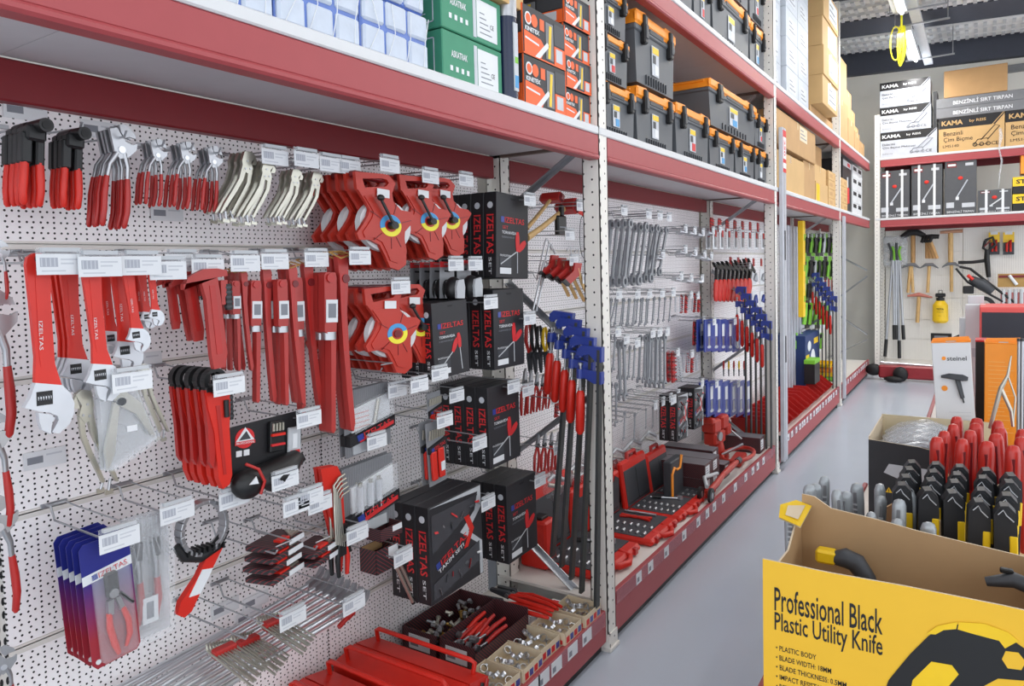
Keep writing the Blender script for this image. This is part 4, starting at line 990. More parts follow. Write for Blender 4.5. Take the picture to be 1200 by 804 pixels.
for i in range(9):
    t = thing('pipe_cutter', 'red handled cutter in the second striped bin'+('' if i else ', lying on top'), 'cutter', (-1.585+.027*(i % 5), 2.02+.03*(i % 3), DK+.07+.008*(i % 3)), 1.45+.1*(i % 4), 'red handled cutters in the bin')
    if i: t['label'] = 'red handled cutter heaped in the second striped bin'
    b = MB(); b.tube([(0, 0, 0), (.05, 0, .012), (.11, 0, .018)], [.008, .009, .007], m_ored if i % 2 else m_rred, 8, flat=.7); b.build('handle', t); b = MB(); b.tube([(-.05, .004, -.004), (0, 0, 0)], .005, m_steel, 6); b.cyl((-.05, -.006, 0), (-.05, .008, 0), .012, m_steel, 10); b.build('blade', t)
# long red bolt cutters across the far end
for i in range(3):
    t = thing('tin_snips', 'long red handled snips lying across the deck, '+('nearest', 'middle', 'farthest')[i]+' of three', 'snips', (-1.69, 2.33+.055*i, DK+.075+.012*(i == 1)), .02-.05*i, 'long red handled snips')
    b = MB(); b.prism([(0, 0), (.0, .012), (.09, .018), (.1, -.004), (.09, -.012)], -.008, .008, m_dgrey); b.cyl((.085, -.012, .002), (.085, .012, .002), .01, m_steel, 10); b.build('blades', t)
    for s in (-1, 1):
        b = MB(); b.tube([(.09, s*.004, 0), (.16, s*.022, .004), (.26, s*.018, .002), (.31, s*.012, -.002)], [.007, .009, .009, .006], m_ored, 8, flat=.8); b.build('handle', t)
# little cartons of hose clamps
m_pr = mat('red_blue_print', (226, 222, 216), .6); 
def k_clampbox():
    t = thing('clamp_carton'); b = MB(); W, D, H = .055, .06, .045; q = .002
    for (x0, x1, y0, y1) in ((-W, -W+q, -D, D), (W-q, W, -D, D), (-W, W, -D, -D+q), (-W, W, D-q, D)): b.box(x0, x1, y0, y1, 0, H, m_cardin)
    b.box(-W, W, -D, D, 0, q, m_cardin); b.build('tray', t)
    b = MB()
    for i in range(4):
        b.plate(-W+.005+.026*i, -W+.024+.026*i, .01, .022, -D, (m_lblue, m_bxred)[i % 2]);
        b.box(W, W+.0008, -D+.01+.028*i, -D+.03+.028*i, .012, .03, (m_bxred, m_blue)[i % 2])
    b.build('carton_print', t)
    return t, .045
K_CB = Kind(k_clampbox, 'carton')
def k_clamp():
    t = thing('hose_clamp'); b = MB(); b.X = Matrix.Rotation(PI/2, 4, 'X'); b.ring(0, 0, .0125, .0112, -.005, .005, m_chrome, 16); b.build('band', t)
    b = MB(); b.box(-.004, .004, .009, .018, -.004, .005, m_steel, .001); b.build('screw_housing', t)
    return t, .02
K_CL = Kind(k_clamp, 'clamp')
cb = [(-1.345, 2.50, 'farthest, beside the pillar'), (-1.40, 2.33, 'behind the label strip, second'), (-1.345, 2.20, 'in the middle of the group'), (-1.41, 2.055, 'left of the front pair'), (-1.335, 2.06, 'right of the front pair'), (-1.345, 1.93, 'nearest the viewer')]
cb = [(-1.355, 2.50), (-1.36, 2.345), (-1.375, 2.20), (-1.365, 2.06), (-1.37, 1.92)]
nm = ['farthest, touching the pillar end', 'second from the pillar end', 'in the middle of the row', 'second nearest the viewer', 'nearest the bottom edge']
for i, (x, y) in enumerate(cb):
    zc = DK+(.05 if i in (0,) else .0)+.0
    zc = DK
    if i == 1 or i == 0: pass
    K_CB.put((x, y, zc), 'small open carton of hose clamps, '+nm[i], 'open cartons of hose clamps', rot=(0, 0, .06*math.sin(i*3)), scale=(1.35, 1.12, 1.25))
    for q in range(10):
        K_CL.put((x-.052+.026*(q % 5), y-.03+.06*(q//5), zc+.035+.006*((q*7) % 3)), 'steel hose clamp in the carton '+nm[i], 'steel hose clamps', rot=(.5*math.sin(q*2+i), .7, q*1.3), scale=1.1)
for i in range(6):
    b = MB(); b.box(-.03, .03, -.022, .022, 0, .02, m_paper, .001); b.box(-.022, .018, -.0225, -.022, .004, .016, (m_bxred, m_lblue)[i % 2]); b.box(-.02, .02, -.012, .012, .02, .0206, (m_lblue, m_bxred)[i % 2])
    o = b.build('printed_carton', None, (-1.475+.0*i, 2.30+.05*i, DK+.001) if i > 2 else (-1.53, 2.31+.05*i, DK+.001)); tag(o, ('small white carton with red print next the toolbox', 'small white carton with blue print behind clamps', 'small white carton with red print between bins', 'small white carton below the red snips, nearest', 'small white carton below the red snips, middle', 'small white carton below the red snips, farthest')[i], 'carton', 'small printed cartons')
# ================================================================ frame braces between front and rear posts
for t, y in ((r1, 2.66), (r2, 5.55), (r3, 8.45)):
    for p0, p1 in (((-1.31, 2.12), (-1.79, 1.81)), ((-1.79, 1.54), (-1.31, 1.14)), ((-1.31, 1.09), (-1.79, .73)), ((-1.79, .45), (-1.31, .09)), ((-1.31, 2.9), (-1.79, 2.55))):
        brace(t, ((p0[0], y, p0[1]), (p1[0], y, p1[1])))
    b = MB(); b.box(XW, XF-.02, y-.03, y-.005, 2.06, 2.09, mat('brown_strut', (110, 92, 84), .5)); b.box(XW, XF-.02, y-.03, y-.005, 2.82, 2.85, MATS['brown_strut']); b.build('cross_strut', t)

# ================================================================ bay 2 and beyond: kinds
def k_sledge():
    t = thing('sledge_hammer'); b = MB(); b.tube([(0, 0, 0), (-.1, 0, -.18), (-.16, 0, -.28)], [.011, .013, .015], m_wood, 8, flat=.8); b.build('handle', t)
    b = MB(); b.box(-.022, .03, -.055, .055, -.02, .035, m_rred, .01); b.box(-.018, .026, -.06, .06, -.016, .03, m_drd, .008); b.build('head', t); return t, .28
K_SLED = Kind(k_sledge, 'hammer')
def k_hatchet():
    t = thing('hatchet'); b = MB(); b.tube([(0, 0, 0), (.03, 0, -.1), (.09, 0, -.22)], [.01, .013, .013], m_wood, 8, flat=.7); b.build('handle', t)
    b = MB(); b.prism([(-.02, .03), (.02, .03), (.012, -.02), (.01, -.04), (-.05, -.1), (-.08, -.07), (-.03, -.02)], -.008, .008, m_rred); b.prism([(-.08, -.07), (-.05, -.1), (-.06, -.115), (-.095, -.085)], -.0085, .0085, m_black); b.build('head', t); return t, .225
K_HATC = Kind(k_hatchet, 'hatchet'); AUTO.append(K_HATC)
def k_lug():
    t = thing('lug_wrench'); b = MB(); b.tube([(-.14, 0, -.26), (-.02, 0, -.01), (-.006, 0, 0), (.01, 0, -.006), (.045, 0, -.05)], .0052, m_chrome, 8); b.build('bar', t)
    b = MB(); b.cyl((.04, 0, -.044), (.055, 0, -.064), .009, m_chrome, 10); b.build('socket', t); return t, .26
K_LUG = Kind(k_lug, 'lug wrench')
def k_barclamp():
    t = thing('bar_clamp'); b = MB(); b.box(-.007, .007, -.016, .016, -1.08, .0, mat('raw_bar', (74, 76, 74), .45, .5)); b.box(-.002, .002, -.018, -.016, -1.06, -.02, m_dgrey); b.build('bar', t)
    b = MB(); b.prism([(.016, .012), (-.09, .014), (-.11, -.004), (-.11, -.026), (-.09, -.03), (-.05, -.02), (-.012, -.05), (.016, -.05)], -.014, .014, m_blue); b.cyl((-.098, 0, -.026), (-.098, 0, -.036), .014, m_blue, 12); b.build('fixed_jaw', t)
    b = MB(); b.prism([(.016, -.09), (-.07, -.085), (-.11, -.09), (-.11, -.12), (-.07, -.12), (-.02, -.14), (.016, -.14)], -.014, .014, m_blue); b.cyl((-.098, 0, -.085), (-.098, 0, -.125), .02, m_blue, 12); b.build('sliding_arm', t)
    b = MB(); b.cyl((-.098, 0, -.06), (-.098, 0, -.19), .0065, m_steel, 8); b.cyl((-.098, 0, -.06), (-.098, 0, -.07), .012, m_steel, 10); b.build('screw', t)
    b = MB(); b.tube([(-.098, 0, -.175), (-.098, 0, -.19), (-.098, 0, -.25), (-.098, 0, -.345), (-.098, 0, -.36)], [.012, .02, .022, .021, .01], m_ored, 10); b.cyl((-.098, 0, -.165), (-.098, 0, -.18), .012, m_steel, 10); b.build('handle', t)
    return t, 1.08
K_BAR = Kind(k_barclamp, 'clamp')
def k_plier(col, open_=False):
    def fn():
        t = thing('plier'); b = MB()
        b.prism([(-.012, .0), (.012, .0), (.008, .04), (.0, .055), (-.008, .04)], -.005, .005, m_steel) if open_ else b.prism([(-.014, -.1), (.012, -.1), (.006, -.16), (.0, -.175), (-.008, -.15)], -.005, .005, m_dgrey)
        b.cyl((0, -.007, 0 if open_ else -.1), (0, .007, 0 if open_ else -.1), .011, m_dgrey, 10); b.build('head', t)
        for s in (-1, 1):
            b = MB()
            pts = [(s*.006, 0, -.01), (s*.02, 0, -.05), (s*.018, 0, -.1), (s*.012, 0, -.13)] if open_ else [(s*.006, 0, -.09), (s*.02, 0, -.05), (s*.014, 0, -.01), (s*.008, 0, .01)]
            b.tube(pts, [.007, .009, .009, .006], col, 6, flat=.75); b.build('grip', t)
        return t, .13 if open_ else .175
    return fn
K_PR = Kind(k_plier(m_rred), 'pliers'); K_PY = Kind(k_plier(m_yel), 'pliers'); K_PB = Kind(k_plier(m_black), 'pliers'); K_PO = Kind(k_plier(m_rred, True), 'pliers')
m_wr = mat('wrench_steel', (150, 154, 160), .38, .45, noise=.12)
def k_comb(ring=True):
    def fn():
        t = thing('combination_wrench' if ring else 'open_end_wrench'); b = MB(); b.prism([(-.009, -.01), (.009, -.01), (.0075, -.2), (-.0075, -.2)], -.0035, .0035, m_wr); b.build('shank', t)
        b = MB(); b.ring(0, 0, .019, .010, -.005, .005, m_wr, 12); b.build('ring_end', t)
        b = MB()
        if ring: b.ring(.0, -.212, .021, .011, -.005, .005, m_wr, 12)
        else: b.ring(0, -.212, .021, .011, -.0045, .0045, m_wr, 10, PI*.05-PI*.0, PI*1.25)
        b.build('lower_end', t); return t, .228
    return fn
K_RING = Kind(k_comb(True), 'wrench'); K_COMB = Kind(k_comb(False), 'wrench')
def k_redset():
    t = thing('carded_clip_strip'); b = MB(); b.prism([(-.012, 0), (.012, 0), (.016, -.03), (.014, -.13), (-.014, -.13), (-.016, -.03)], -.004, .004, m_rred); b.build('card', t)
    b = MB()
    for i in range(8): b.cyl((-.02, -.006, -.01-i*.015), (.02, -.006, -.016-i*.015), .004, m_bxred if i % 2 else m_drd, 6)
    b.build('clips', t); return t, .13
K_RS = Kind(k_redset, 'clip strip')
def k_spring():
    t = thing('coil_spring_pack'); b = MB()
    for i in range(9): b.ring(0, 0, .014, .010, -.002, .002, m_chrome, 10) if False else b.cyl((-.016, 0, -.012-i*.013), (.016, -.004, -.018-i*.013), .0035, m_chrome, 6)
    b.cyl((0, .002, 0), (0, .002, -.13), .003, m_steel, 6); b.build('coil', t); return t, .13
K_SPR = Kind(k_spring, 'spring')
def k_rclamp():
    t = thing('quick_clamp'); b = MB(); b.box(-.005, .005, -.008, .008, -.12, .01, m_black); b.prism([(-.03, .01), (.03, .01), (.028, -.008), (-.012, -.012)], -.008, .008, m_black); b.build('bar', t)
    b = MB(); b.tube([(0, -.004, -.09), (0, -.004, -.12), (0, -.004, -.2), (0, -.004, -.225)], [.01, .014, .013, .008], m_ored, 8); b.build('handle', t); return t, .225
K_QC = Kind(k_rclamp, 'clamp')
def k_chisel():
    t = thing('chisel_blister'); b = MB(); b.box(-.02, .02, 0, .002, -.2, .01, m_paper); b.build('backing_card', t)
    b = MB(); b.tube([(0, -.008, -.015), (0, -.008, -.08)], .008, m_rred, 6); b.box(-.006, .006, -.01, -.006, -.18, -.08, m_steel); b.build('chisel', t); return t, .2
K_CHI = Kind(k_chisel, 'chisel pack')
def k_file():
    t = thing('file_pack'); b = MB(); b.box(-.022, .022, 0, .014, -.2, .01, m_blue, .002); b.build('box', t)
    b = MB(); b.box(-.007, .007, -.001, 0, -.1, -.02, m_paper); b.cyl((0, -.002, -.17), (0, 0, -.17), .01, m_inkl, 10); b.box(-.005, .005, -.0012, 0, -.165, -.105, m_steel); b.build('front_print', t); return t, .2
K_FILE = Kind(k_file, 'file pack')
def k_case(tools):
    """open blow-moulded tool case: tray flat on the deck, lid leaning upright behind it (hinge along x=0, tray towards +x)"""
    def fn():
        t = thing('open_tool_case'); W = .2; D = .3; b = MB()
        b.box(0, D, -W, W, 0, .035, m_ored, .012); b.box(.012, D-.05, -W+.014, W-.014, .034, .038, m_dgrey); b.build('tray', t)
        b = MB(); b.tube([(D-.045, -.07, .03), (D+.01, -.06, .022), (D+.028, 0, .02), (D+.01, .06, .022), (D-.045, .07, .03)], .014, m_ored, 8, flat=.8)
        b.box(D-.012, D+.008, -.15, -.12, .005, .034, m_rred, .003); b.box(D-.012, D+.008, .12, .15, .005, .034, m_rred, .003); b.build('carry_handle', t)
        b = MB(); X = Matrix.Rotation(math.radians(-7), 4, 'Y'); b.X = X
        b.box(-.035, 0, -W, W, .02, D+.01, m_ored, .012); b.box(-.002, .003, -W+.016, W-.016, .035, D-.045, m_dgrey, .004)
        b.box(-.004, .004, -W+.03, W-.03, .05, .056, m_black); b.box(-.004, .004, -.002, .002, .056, D-.06, m_black); b.build('lid', t)
        b = MB(); b.X = X; b.tube([(-.016, -.07, D), (-.016, -.06, D+.04), (-.016, .06, D+.04), (-.016, .07, D)], .012, m_rred, 8); b.build('lid_handle', t)
        rnd = random.Random(11)
        for i in range(14):
            b = MB(); x = .035+.034*(i % 7); y = -.15+.1*(i//7); r = .0065+.0006*(i % 4)
            b.cyl((x, y, .038), (x, y+.028, .04), r, m_steel, 10); b.cyl((x, y+.0295, .042), (x, y+.031, .042), r*.6, m_black, 8); b.build('socket', t)
        b = MB()
        if tools == 1:
            b.cyl((.04, .06, .045), (.2, .12, .045), .006, m_chrome, 8); b.cyl((.2, .12, .04), (.2, .12, .058), .016, m_chrome, 12); b.tube([(.05, .06, .046), (.1, .08, .046)], .01, m_black, 8)
        else:
            b.tube([(.05, .05, .045), (.12, .08, .045), (.2, .06, .045)], .008, m_ored, 8); b.tube([(.05, .08, .045), (.12, .07, .045), (.2, .1, .045)], .008, m_ored, 8); b.tube([(.04, .15, .045), (.2, .16, .045)], .006, m_chrome, 8)
        b.build('ratchet' if tools == 1 else 'tool_pliers', t)
        return t, .3
    return fn
K_CASE = Kind(k_case(1), 'tool case'); K_CASE2 = Kind(k_case(2), 'tool case')
def k_ucase():
    """closed moulded case standing on its long edge, dark cover towards +x, label side up"""
    t = thing('closed_tool_case'); b = MB(); b.box(-.035, .035, -.14, .14, 0, .24, m_ored, .01); b.build('shell', t)
    b = MB(); b.prism([(-.12, .012), (.12, .012), (.12, .2), (.07, .222), (.05, .19), (-.05, .19), (-.07, .222), (-.12, .2)], 0, .006, m_dgrey)
    b.v = [(.0415-v[1], v[0], v[2]) for v in b.v]; b.build('cover', t)
    b = MB(); b.tube([(0, -.06, .235), (0, -.05, .268), (0, .05, .268), (0, .06, .235)], .011, m_rred, 8); b.build('carry_handle', t)
    b = MB(); b.box(-.02, .02, -.04, .04, .279, .286, m_paper, .002); b.build('label', t); return t, .24
K_UC = Kind(k_ucase, 'tool case')
def gbox(x0, x1, y0, y1, z0, z1, m, name, label, cat='carton', grp=None, rz=0, lab=None, parts=()):
    """carton standing on its base: root at the base centre, body, top flap line and printed patches as parts"""
    t = thing(name, label, cat, ((x0+x1)/2, (y0+y1)/2, z0), rz, grp); W, D, H = (x1-x0)/2, (y1-y0)/2, z1-z0
    b = MB(); b.box(-W, W, -D, D, 0, H, m, .002); b.build('box', t)
    if lab:
        for fn in lab: fn(t, W, D, H)
    return t
def tape(m=None, col=None):
    def f(t, W, D, H):
        b = MB(); b.box(-W-.0005, W+.0006, -.022, .022, -.0 if False else H-.06, H+.0006, m or mat('packing_tape', (204, 178, 130), .3)); b.build('packing_tape', t)
    return f
def lbl(y0, y1, z0, z1, m=None, side='x', extra=True):
    def f(t, W, D, H):
        b = MB()
        if side == 'x': b.box(W, W+.0012, D*y0, D*y1, H*z0, H*z1, m or m_paper)
        else: b.box(W*y0, W*y1, -D-.0012, -D, H*z0, H*z1, m or m_paper)
        if extra and side == 'x':
            for i in range(3): b.box(W+.0012, W+.0018, D*(y0+(y1-y0)*.1), D*(y0+(y1-y0)*(.9-.2*i)), H*(z0+(z1-z0)*(.2+.25*i)), H*(z0+(z1-z0)*(.28+.25*i)), m_inkg)
        b.build('label', t)
    return f
D2 = .208
# ---------------------------------------------------------------- bay 2 board, left of the first pillar
G = 'sledge hammers with wooden handles'
for i, (a, e) in enumerate((((646, 233), (617, 268)), ((664, 243), (618, 279)))):
    P = A(*a, x=XW+.16+.03*i); Q = A(*e, x=P.x); d = Q-P
    K_SLED.put(P, 'red headed sledge hammer with pale handle, '+('left' if i == 0 else 'right')+' one', G, rot=(0, math.atan2(-.16, .28)+math.atan2(-d.y, -d.z) if False else math.atan2(-d.y, -d.z)-math.atan2(.16, .28), PI/2), scale=(d.length/.322, 1, d.length/.322))
hook(A(679, 240, x=XW+.3), 'wire hook holding the red headed sledge hammers', w=.08)
b = MB(); b.box(-.05, .03, -.012, .012, -.09, .0, m_black, .006); b.box(-.012, .012, -.01, .01, -.0, .05, m_black, .004); b.box(-.04, .02, -.0132, -.012, -.055, -.05, m_inkg)
t = thing('scraper_block', 'black block tool with notch below the sledge hammers', 'tool', A(658, 253, x=XW+.2), PI/2); b.build('body', t)
t = thing('wire_saw', 'red handled wire saw with thin black wire loop', 'saw', A(676, 250, x=XW+.2), PI/2); b = MB(); b.tube([(-.01, 0, .01), (.03, 0, .006), (.08, 0, -.004), (.09, 0, -.03)], [.008, .012, .012, .007], m_ored, 8, flat=.8); b.build('handle', t)
b = MB(); b.tube([(.08+.0+.035*math.cos(a)-.02, 0, -.11+.1*math.sin(a)) for a in [i*2*PI/20 for i in range(20)]], .0016, m_black, 4, closed=True); b.build('wire_loop', t)
G = 'chrome lug wrenches'
for i, (a, e) in enumerate((((641, 280), (617, 308)), ((645, 285), (621, 315)), ((639, 305), (611, 342)), ((642, 310), (615, 350)))):
    P = A(*a, x=XW+.15+.05*(i//2)); Q = A(*e, x=P.x); s = (Q-P).length/.295
    K_LUG.put(P, 'bent chrome lug wrench on the board, '+('uppermost', 'second from top', 'third from top', 'lowest')[i]+' of four', G, scale=s)
hook(A(666, 274, x=XW+.28), 'wire hook above the chrome lug wrenches'); hook(A(671, 304, x=XW+.28), 'wire hook with label beside red hatchet heads'); hook(A(686, 325, x=XW+.3), 'wire hook carrying the hatchets near the pillar')
for i in range(3):
    hang(K_LUG, (668+9*i, 289+2*i), (664+9*i, 316+2*i), .2, 1, .02, 'slanting chrome bar next to the pillar, '+('left', 'middle', 'right')[i], 'slanting chrome bars', hk=False, sy=-1)
G = 'hatchets with red heads'
for i in range(4):
    hang(K_HATC, (650+9*i, 305+3*i), (650+9*i, 348+3*i), .2+.03*i, 1, .02, 'wooden handled hatchet with red head, '+('leftmost', 'second from left', 'third from left', 'nearest pillar')[i], G, hk=False)
G = 'bunched pliers beside the bar clamps'
for i, K in enumerate((K_PR, K_PB, K_PB, K_PY, K_PB)):
    hang(K, (619+6.5*i, 382+1.5*i), (622+6*i, 441-2*i), .16+.02*i, 1, .02, ('red handled plier', 'black handled plier', 'second black handled plier', 'yellow handled plier', 'black handled plier half behind clamps')[i]+' hung head down', G, hk=False)
for i in range(2): hook(A(612+36*i, 372, x=XW+.25), 'wire hook over the bunched pliers, '+('left' if i == 0 else 'right'), w=.06)
G = 'red handled tools in clear bags'
for i in range(5):
    hang(K_PR, (613+7*i, 488-1.5*i), (616+6.5*i, 436), .18, 1, .02, 'red handled tool hung head up in clear wrap, '+ORD[i].replace('front', 'the left').replace('most', 'most'), G, hk=False) if False else hang(K_PO, (615+7*i, 448+i), (613+7*i, 487-2*i), .18+.01*i, 1, .02, 'red handled tool with slim steel head, '+('leftmost', 'second', 'third', 'fourth', 'rightmost')[i]+' of five', G, hk=False)
hook(A(617, 456, x=XW+.3), 'wire hook carrying slim red handled tools'); hook(A(650, 465, x=XW+.3), 'wire hook carrying the red comb strip')
hang(K_RS, (660, 462), (658, 490), .2, 2, .03, 'red comb shaped strip beside the bar clamps', 'red comb strips', hk=False)
G = 'red handled pincers low by the clamps'
for i in range(4): hang(K_PO, (630+8*i, 522-1*i), (628+8*i, 555-1.5*i), .2, 1, .02, 'red handled pincers on low hook, '+('leftmost', 'second', 'third', 'rightmost')[i], G, hk=False)
hook(A(653, 524, x=XW+.3), 'wire hook carrying the red handled pincers')
G = 'long bar clamps on the first frame'
for i, (a, e) in enumerate((((669, 370), (645, 683)), ((677, 378), (659, 655)), ((686, 388), (672, 640)), ((694, 399), (682, 688)), ((703, 410), (700, 650)))):
    P = A(*a, y=2.62-.02*i); Q = A(*e, y=P.y)
    K_BAR.put(P, 'long bar clamp with blue jaws and red handle, '+('leftmost', 'second from left', 'middle', 'second from right', 'nearest pillar')[i]+' of five', G, rot=(0, math.atan2(P.x-Q.x, P.z-Q.z), 0), scale=(.85, 1, .96))
# ---------------------------------------------------------------- bay 2 board, right of the first pillar
G = 'ring wrenches in the upper row'
for k, (px, py, bx, by, n) in enumerate(((738, 262, 731, 335, 6), (757, 266, 748, 333, 5), (770, 268, 762, 330, 4), (781, 270, 772, 322, 3))):
    hang(K_RING, (px, py), (bx, by), .28, n, .035, 'long steel ring wrench, '+('first', 'second', 'third', 'fourth')[k]+' bunch right of pillar', G, tip=(px-8+10*(k > 0), py-16), hdesc='wire hook with label over ring wrenches, '+('nearest pillar', 'second', 'third', 'fourth')[k], w=.075)
G = 'open end wrenches in the middle rows'
for k, (px, py, bx, by, n) in enumerate(((722, 352, 714, 384, 4), (744, 352, 741, 383, 5), (758, 352, 756, 383, 5), (773, 351, 771, 381, 5), (786, 350, 784, 378, 4))):
    hang(K_COMB, (px, py), (bx, by), .22, n, .035, 'short open end wrench, '+('first', 'second', 'third', 'fourth', 'fifth')[k]+' bunch of middle row', G, tip=(px+2, py-8), hdesc='wire hook with label over short wrenches, '+('first', 'second', 'third', 'fourth', 'fifth')[k], w=.07)
for k, (px, py, bx, by, n) in enumerate(((731, 404, 733, 470, 2), (744, 408, 742, 446, 4), (762, 397, 760, 450, 3), (770, 396, 769, 455, 3), (779, 395, 779, 455, 4), (721, 395, 718, 437, 3))):
    hang(K_COMB, (px, py), (bx, by), .22, n, .03, 'open end wrench, '+('lone long one', 'second bunch', 'third bunch', 'fourth bunch', 'fifth bunch', 'bunch touching pillar')[k]+' of lower row', G, tip=(px+2, py-7), hdesc='wire hook with label over lower wrenches, '+('long one', 'second', 'third', 'fourth', 'fifth', 'by pillar')[k], w=.07)
G = 'red clip strips and springs'
for k, (px, py, bx, by, kd) in enumerate(((804, 345, 803, 367, 0), (819, 344, 818, 366, 0), (788, 412, 789, 448, 0), (811, 414, 810, 437, 0), (819, 375, 818, 405, 0), (797, 346, 797, 366, 1), (812, 346, 811, 364, 1), (795, 416, 799, 447, 1), (805, 414, 806, 436, 1), (817, 415, 816, 435, 1))):
    hang(K_SPR if kd else K_RS, (px, py), (bx, by), .18, 2, .03, (('red clip strip, ', 'bright coil strip, ')[kd]+('upper left', 'upper right', 'lower left', 'lower right', 'beside frame', 'far upper left', 'upper centre', 'lower long one', 'lower short one', 'by rear post')[k]), G, hk=k % 2 == 0, w=.06, hdesc='wire hook carrying clip strips, '+('upper left', '', 'lower left', '', 'frame side', '', 'upper centre', '', 'lower centre', '')[k])
def k_socketrow():
    t = thing('clip_rail'); b = MB(); b.box(-.09, .09, -.004, .004, -.012, .012, m_lgrey, .001); b.build('rail', t)
    for i in range(5): b = MB(); b.cyl((-.07+.035*i, -.03, 0), (-.07+.035*i, 0, 0), .011, m_steel if i % 2 else m_chrome, 8); b.build('socket', t)
    return t, .02
K_SR = Kind(k_socketrow, 'socket rail')
for i, (px, py) in enumerate(((795, 268), (806, 270), (816, 272), (795, 292), (807, 295), (818, 298), (790, 323), (802, 325), (815, 326), (768, 298), (826, 300), (828, 270))):
    nm_ = ('top row, first', 'top row, second', 'top row, third', 'second row, first', 'second row, second', 'second row, third', 'third row, first', 'third row, second', 'third row, third', 'second row, beside the ring wrenches', 'second row, beyond the rear post', 'top row, beyond the rear post')[i]
    P = A(px, py, x=XW+.24); K_SR.put((P.x, P.y, P.z-.02), 'steel socket rail lying on a hook, '+nm_, 'socket rails on hooks', rot=(.25, 0, PI/2+.5))
    hook((P.x+.04, P.y, P.z), 'wire hook with label under a socket rail, '+nm_, w=.06)
for i in range(9):
    px, py = 722+9*i, 497-4.5*i
    hook(A(px, py, x=XW+.26), 'double wire hook in the low empty row, '+('first', 'second', 'third', 'fourth', 'fifth', 'sixth', 'seventh', 'eighth', 'ninth')[i]+' from pillar', w=.05, tagged=i > 4)
for k, (px, py, bx, by) in enumerate(((732, 485, 731, 517), (744, 486, 743, 518), (757, 480, 757, 503), (765, 478, 765, 502))):
    hang(K_COMB, (px, py), (bx, by), .2, 1, .03, 'single thin wrench hanging on low hook, '+('first', 'second', 'third', 'fourth')[k]+' from pillar', 'single thin wrenches', hk=False)
hang(K_COMB, (722, 452), (722, 500), .15, 3, .03, 'flat dark wrench beside the pillar foot of rows', 'single thin wrenches', hk=False)
K_W2 = Kind(carton(.17, .25, .05, 'window', 'tool_set_carton'), 'carton')
hang(K_W2, (800, 466), (800, 515), .3, 2, .05, 'black tool carton with red window on low hook', 'black tool cartons in bay two', tip=(788, 468), tight=.05)
hang(K_W2, (819, 457), (819, 501), .28, 2, .05, 'black tool carton beside the rear post', 'black tool cartons in bay two', tip=(822, 448), tight=.05, w=.06)
# ---------------------------------------------------------------- bay 2 deck
G = 'open red tool cases on the deck'
K_CASE.put((-1.70, 2.97, D2), 'open red tool case with upright lid, left of first pillar', G, rot=(0, 0, 0), scale=(1.12, 1.05, 1.15))
K_CASE2.put((-1.66, 3.42, D2), 'open red tool case with pliers, right of first pillar', G, rot=(0, 0, 0), scale=(1.1, .9, 1.0))
K_CASE.put((-1.63, 3.80, D2), 'open red tool case with drill shaped tray, third', G, rot=(0, 0, 0), scale=(1.0, .85, .9))
K_CASE2.put((-1.62, 4.12, D2), 'open red tool case with long chrome tools, farthest', G, rot=(0, 0, 0), scale=(.95, .75, .8))
G = 'closed red tool cases standing upright'
for i in range(4): K_UC.put((-1.72+.02*(i % 2), 3.22+.27*i, D2) if i < 2 else (-1.77, 3.2+.27*i, D2), 'closed red tool case standing behind the open ones, '+('nearest pillar', 'second', 'third', 'farthest')[i], G, rot=(0, 0, 0), scale=(.8, .9, 1.1-.08*i))
t = thing('orange_framed_case', 'dark case with orange edge and orange handle', 'tool case', (-1.50, 4.0, D2), 0); b = MB(); b.box(-.03, .02, -.1, .1, 0, .24, m_dgrey, .006); b.build('shell', t)
b = MB(); b.tube([(.024, -.095, .0), (.024, -.095, .17), (.024, -.06, .2), (.024, -.02, .18), (.024, .03, .18), (.024, .06, .25)], .008, m_org, 6); b.build('orange_edge', t)
t = thing('closed_tool_case', 'red closed case lying flat against the rear post', 'tool case', (-1.7, 2.80, D2), 0); b = MB(); b.box(-.08, .06, -.05, .05, 0, .22, m_ored, .01); b.build('shell', t); b = MB(); b.box(-.02, .03, -.03, .03, .22, .235, m_black, .003); b.build('carry_handle', t)
for i in range(6):
    t = thing('plastic_wrapped_tool', 'steel tool in clear wrap piled behind cases, '+('first', 'second', 'third', 'fourth', 'fifth', 'sixth')[i]+' from pillar', 'tool', (-1.77, 3.0+.24*i, D2+.3-.03*(i > 2)), 0, 'wrapped steel tools')
    b = MB(); b.tube([(0, -.09, 0), (.03, 0, .06), (.04, .09, .02)], .012, m_steel, 6); b.tube([(.03, -.05, .03), (.05, .04, .0)], .01, m_nick, 6); b.build('tool', t)
    b = MB(); b.sphere((.02, 0, .01), .1, m_film, 10, 6, (.5, 1.1, .8)); b.build('plastic_wrap', t)
G = 'grey striped cartons on the deck'
m_gst = mat('grey_striped_box', (112, 108, 112), .5, noise=.05)
def gx(x0, x1, y0, y1, z0, z1, lab):
    gbox(x0, x1, y0, y1, z0, z1, m_strd, 'striped_carton', lab, 'carton', G, lab=[lbl(-.8, .2, .2, .85)])
    g = MB(); g.box(x0+.002, x1-.002, y0+.002, y1-.002, z1-.0005 if False else z1, z1+.0012, m_gst); p = bpy.data.objects[[o.name for o in COL.objects if o.get('label') == lab][-1]]
    o = g.build('top_face', p); o.location = -p.location
ys = (4.26, 4.40, 4.54)
for i in range(2):
    for j in range(2): gx(-1.74, -1.37, 4.16+.145*i, 4.30+.145*i, D2+.0+.088*j, D2+.086+.088*j, 'grey striped carton, '+('lower' if j == 0 else 'upper')+' one of the '+('nearer' if i == 0 else 'farther')+' pair')
gx(-1.76, -1.36, 4.52, 4.63, D2, D2+.09, 'grey striped carton, lower long one behind the pairs'); gx(-1.77, -1.43, 4.50, 4.62, D2+.093, D2+.175, 'grey striped carton, long one topmost by board')
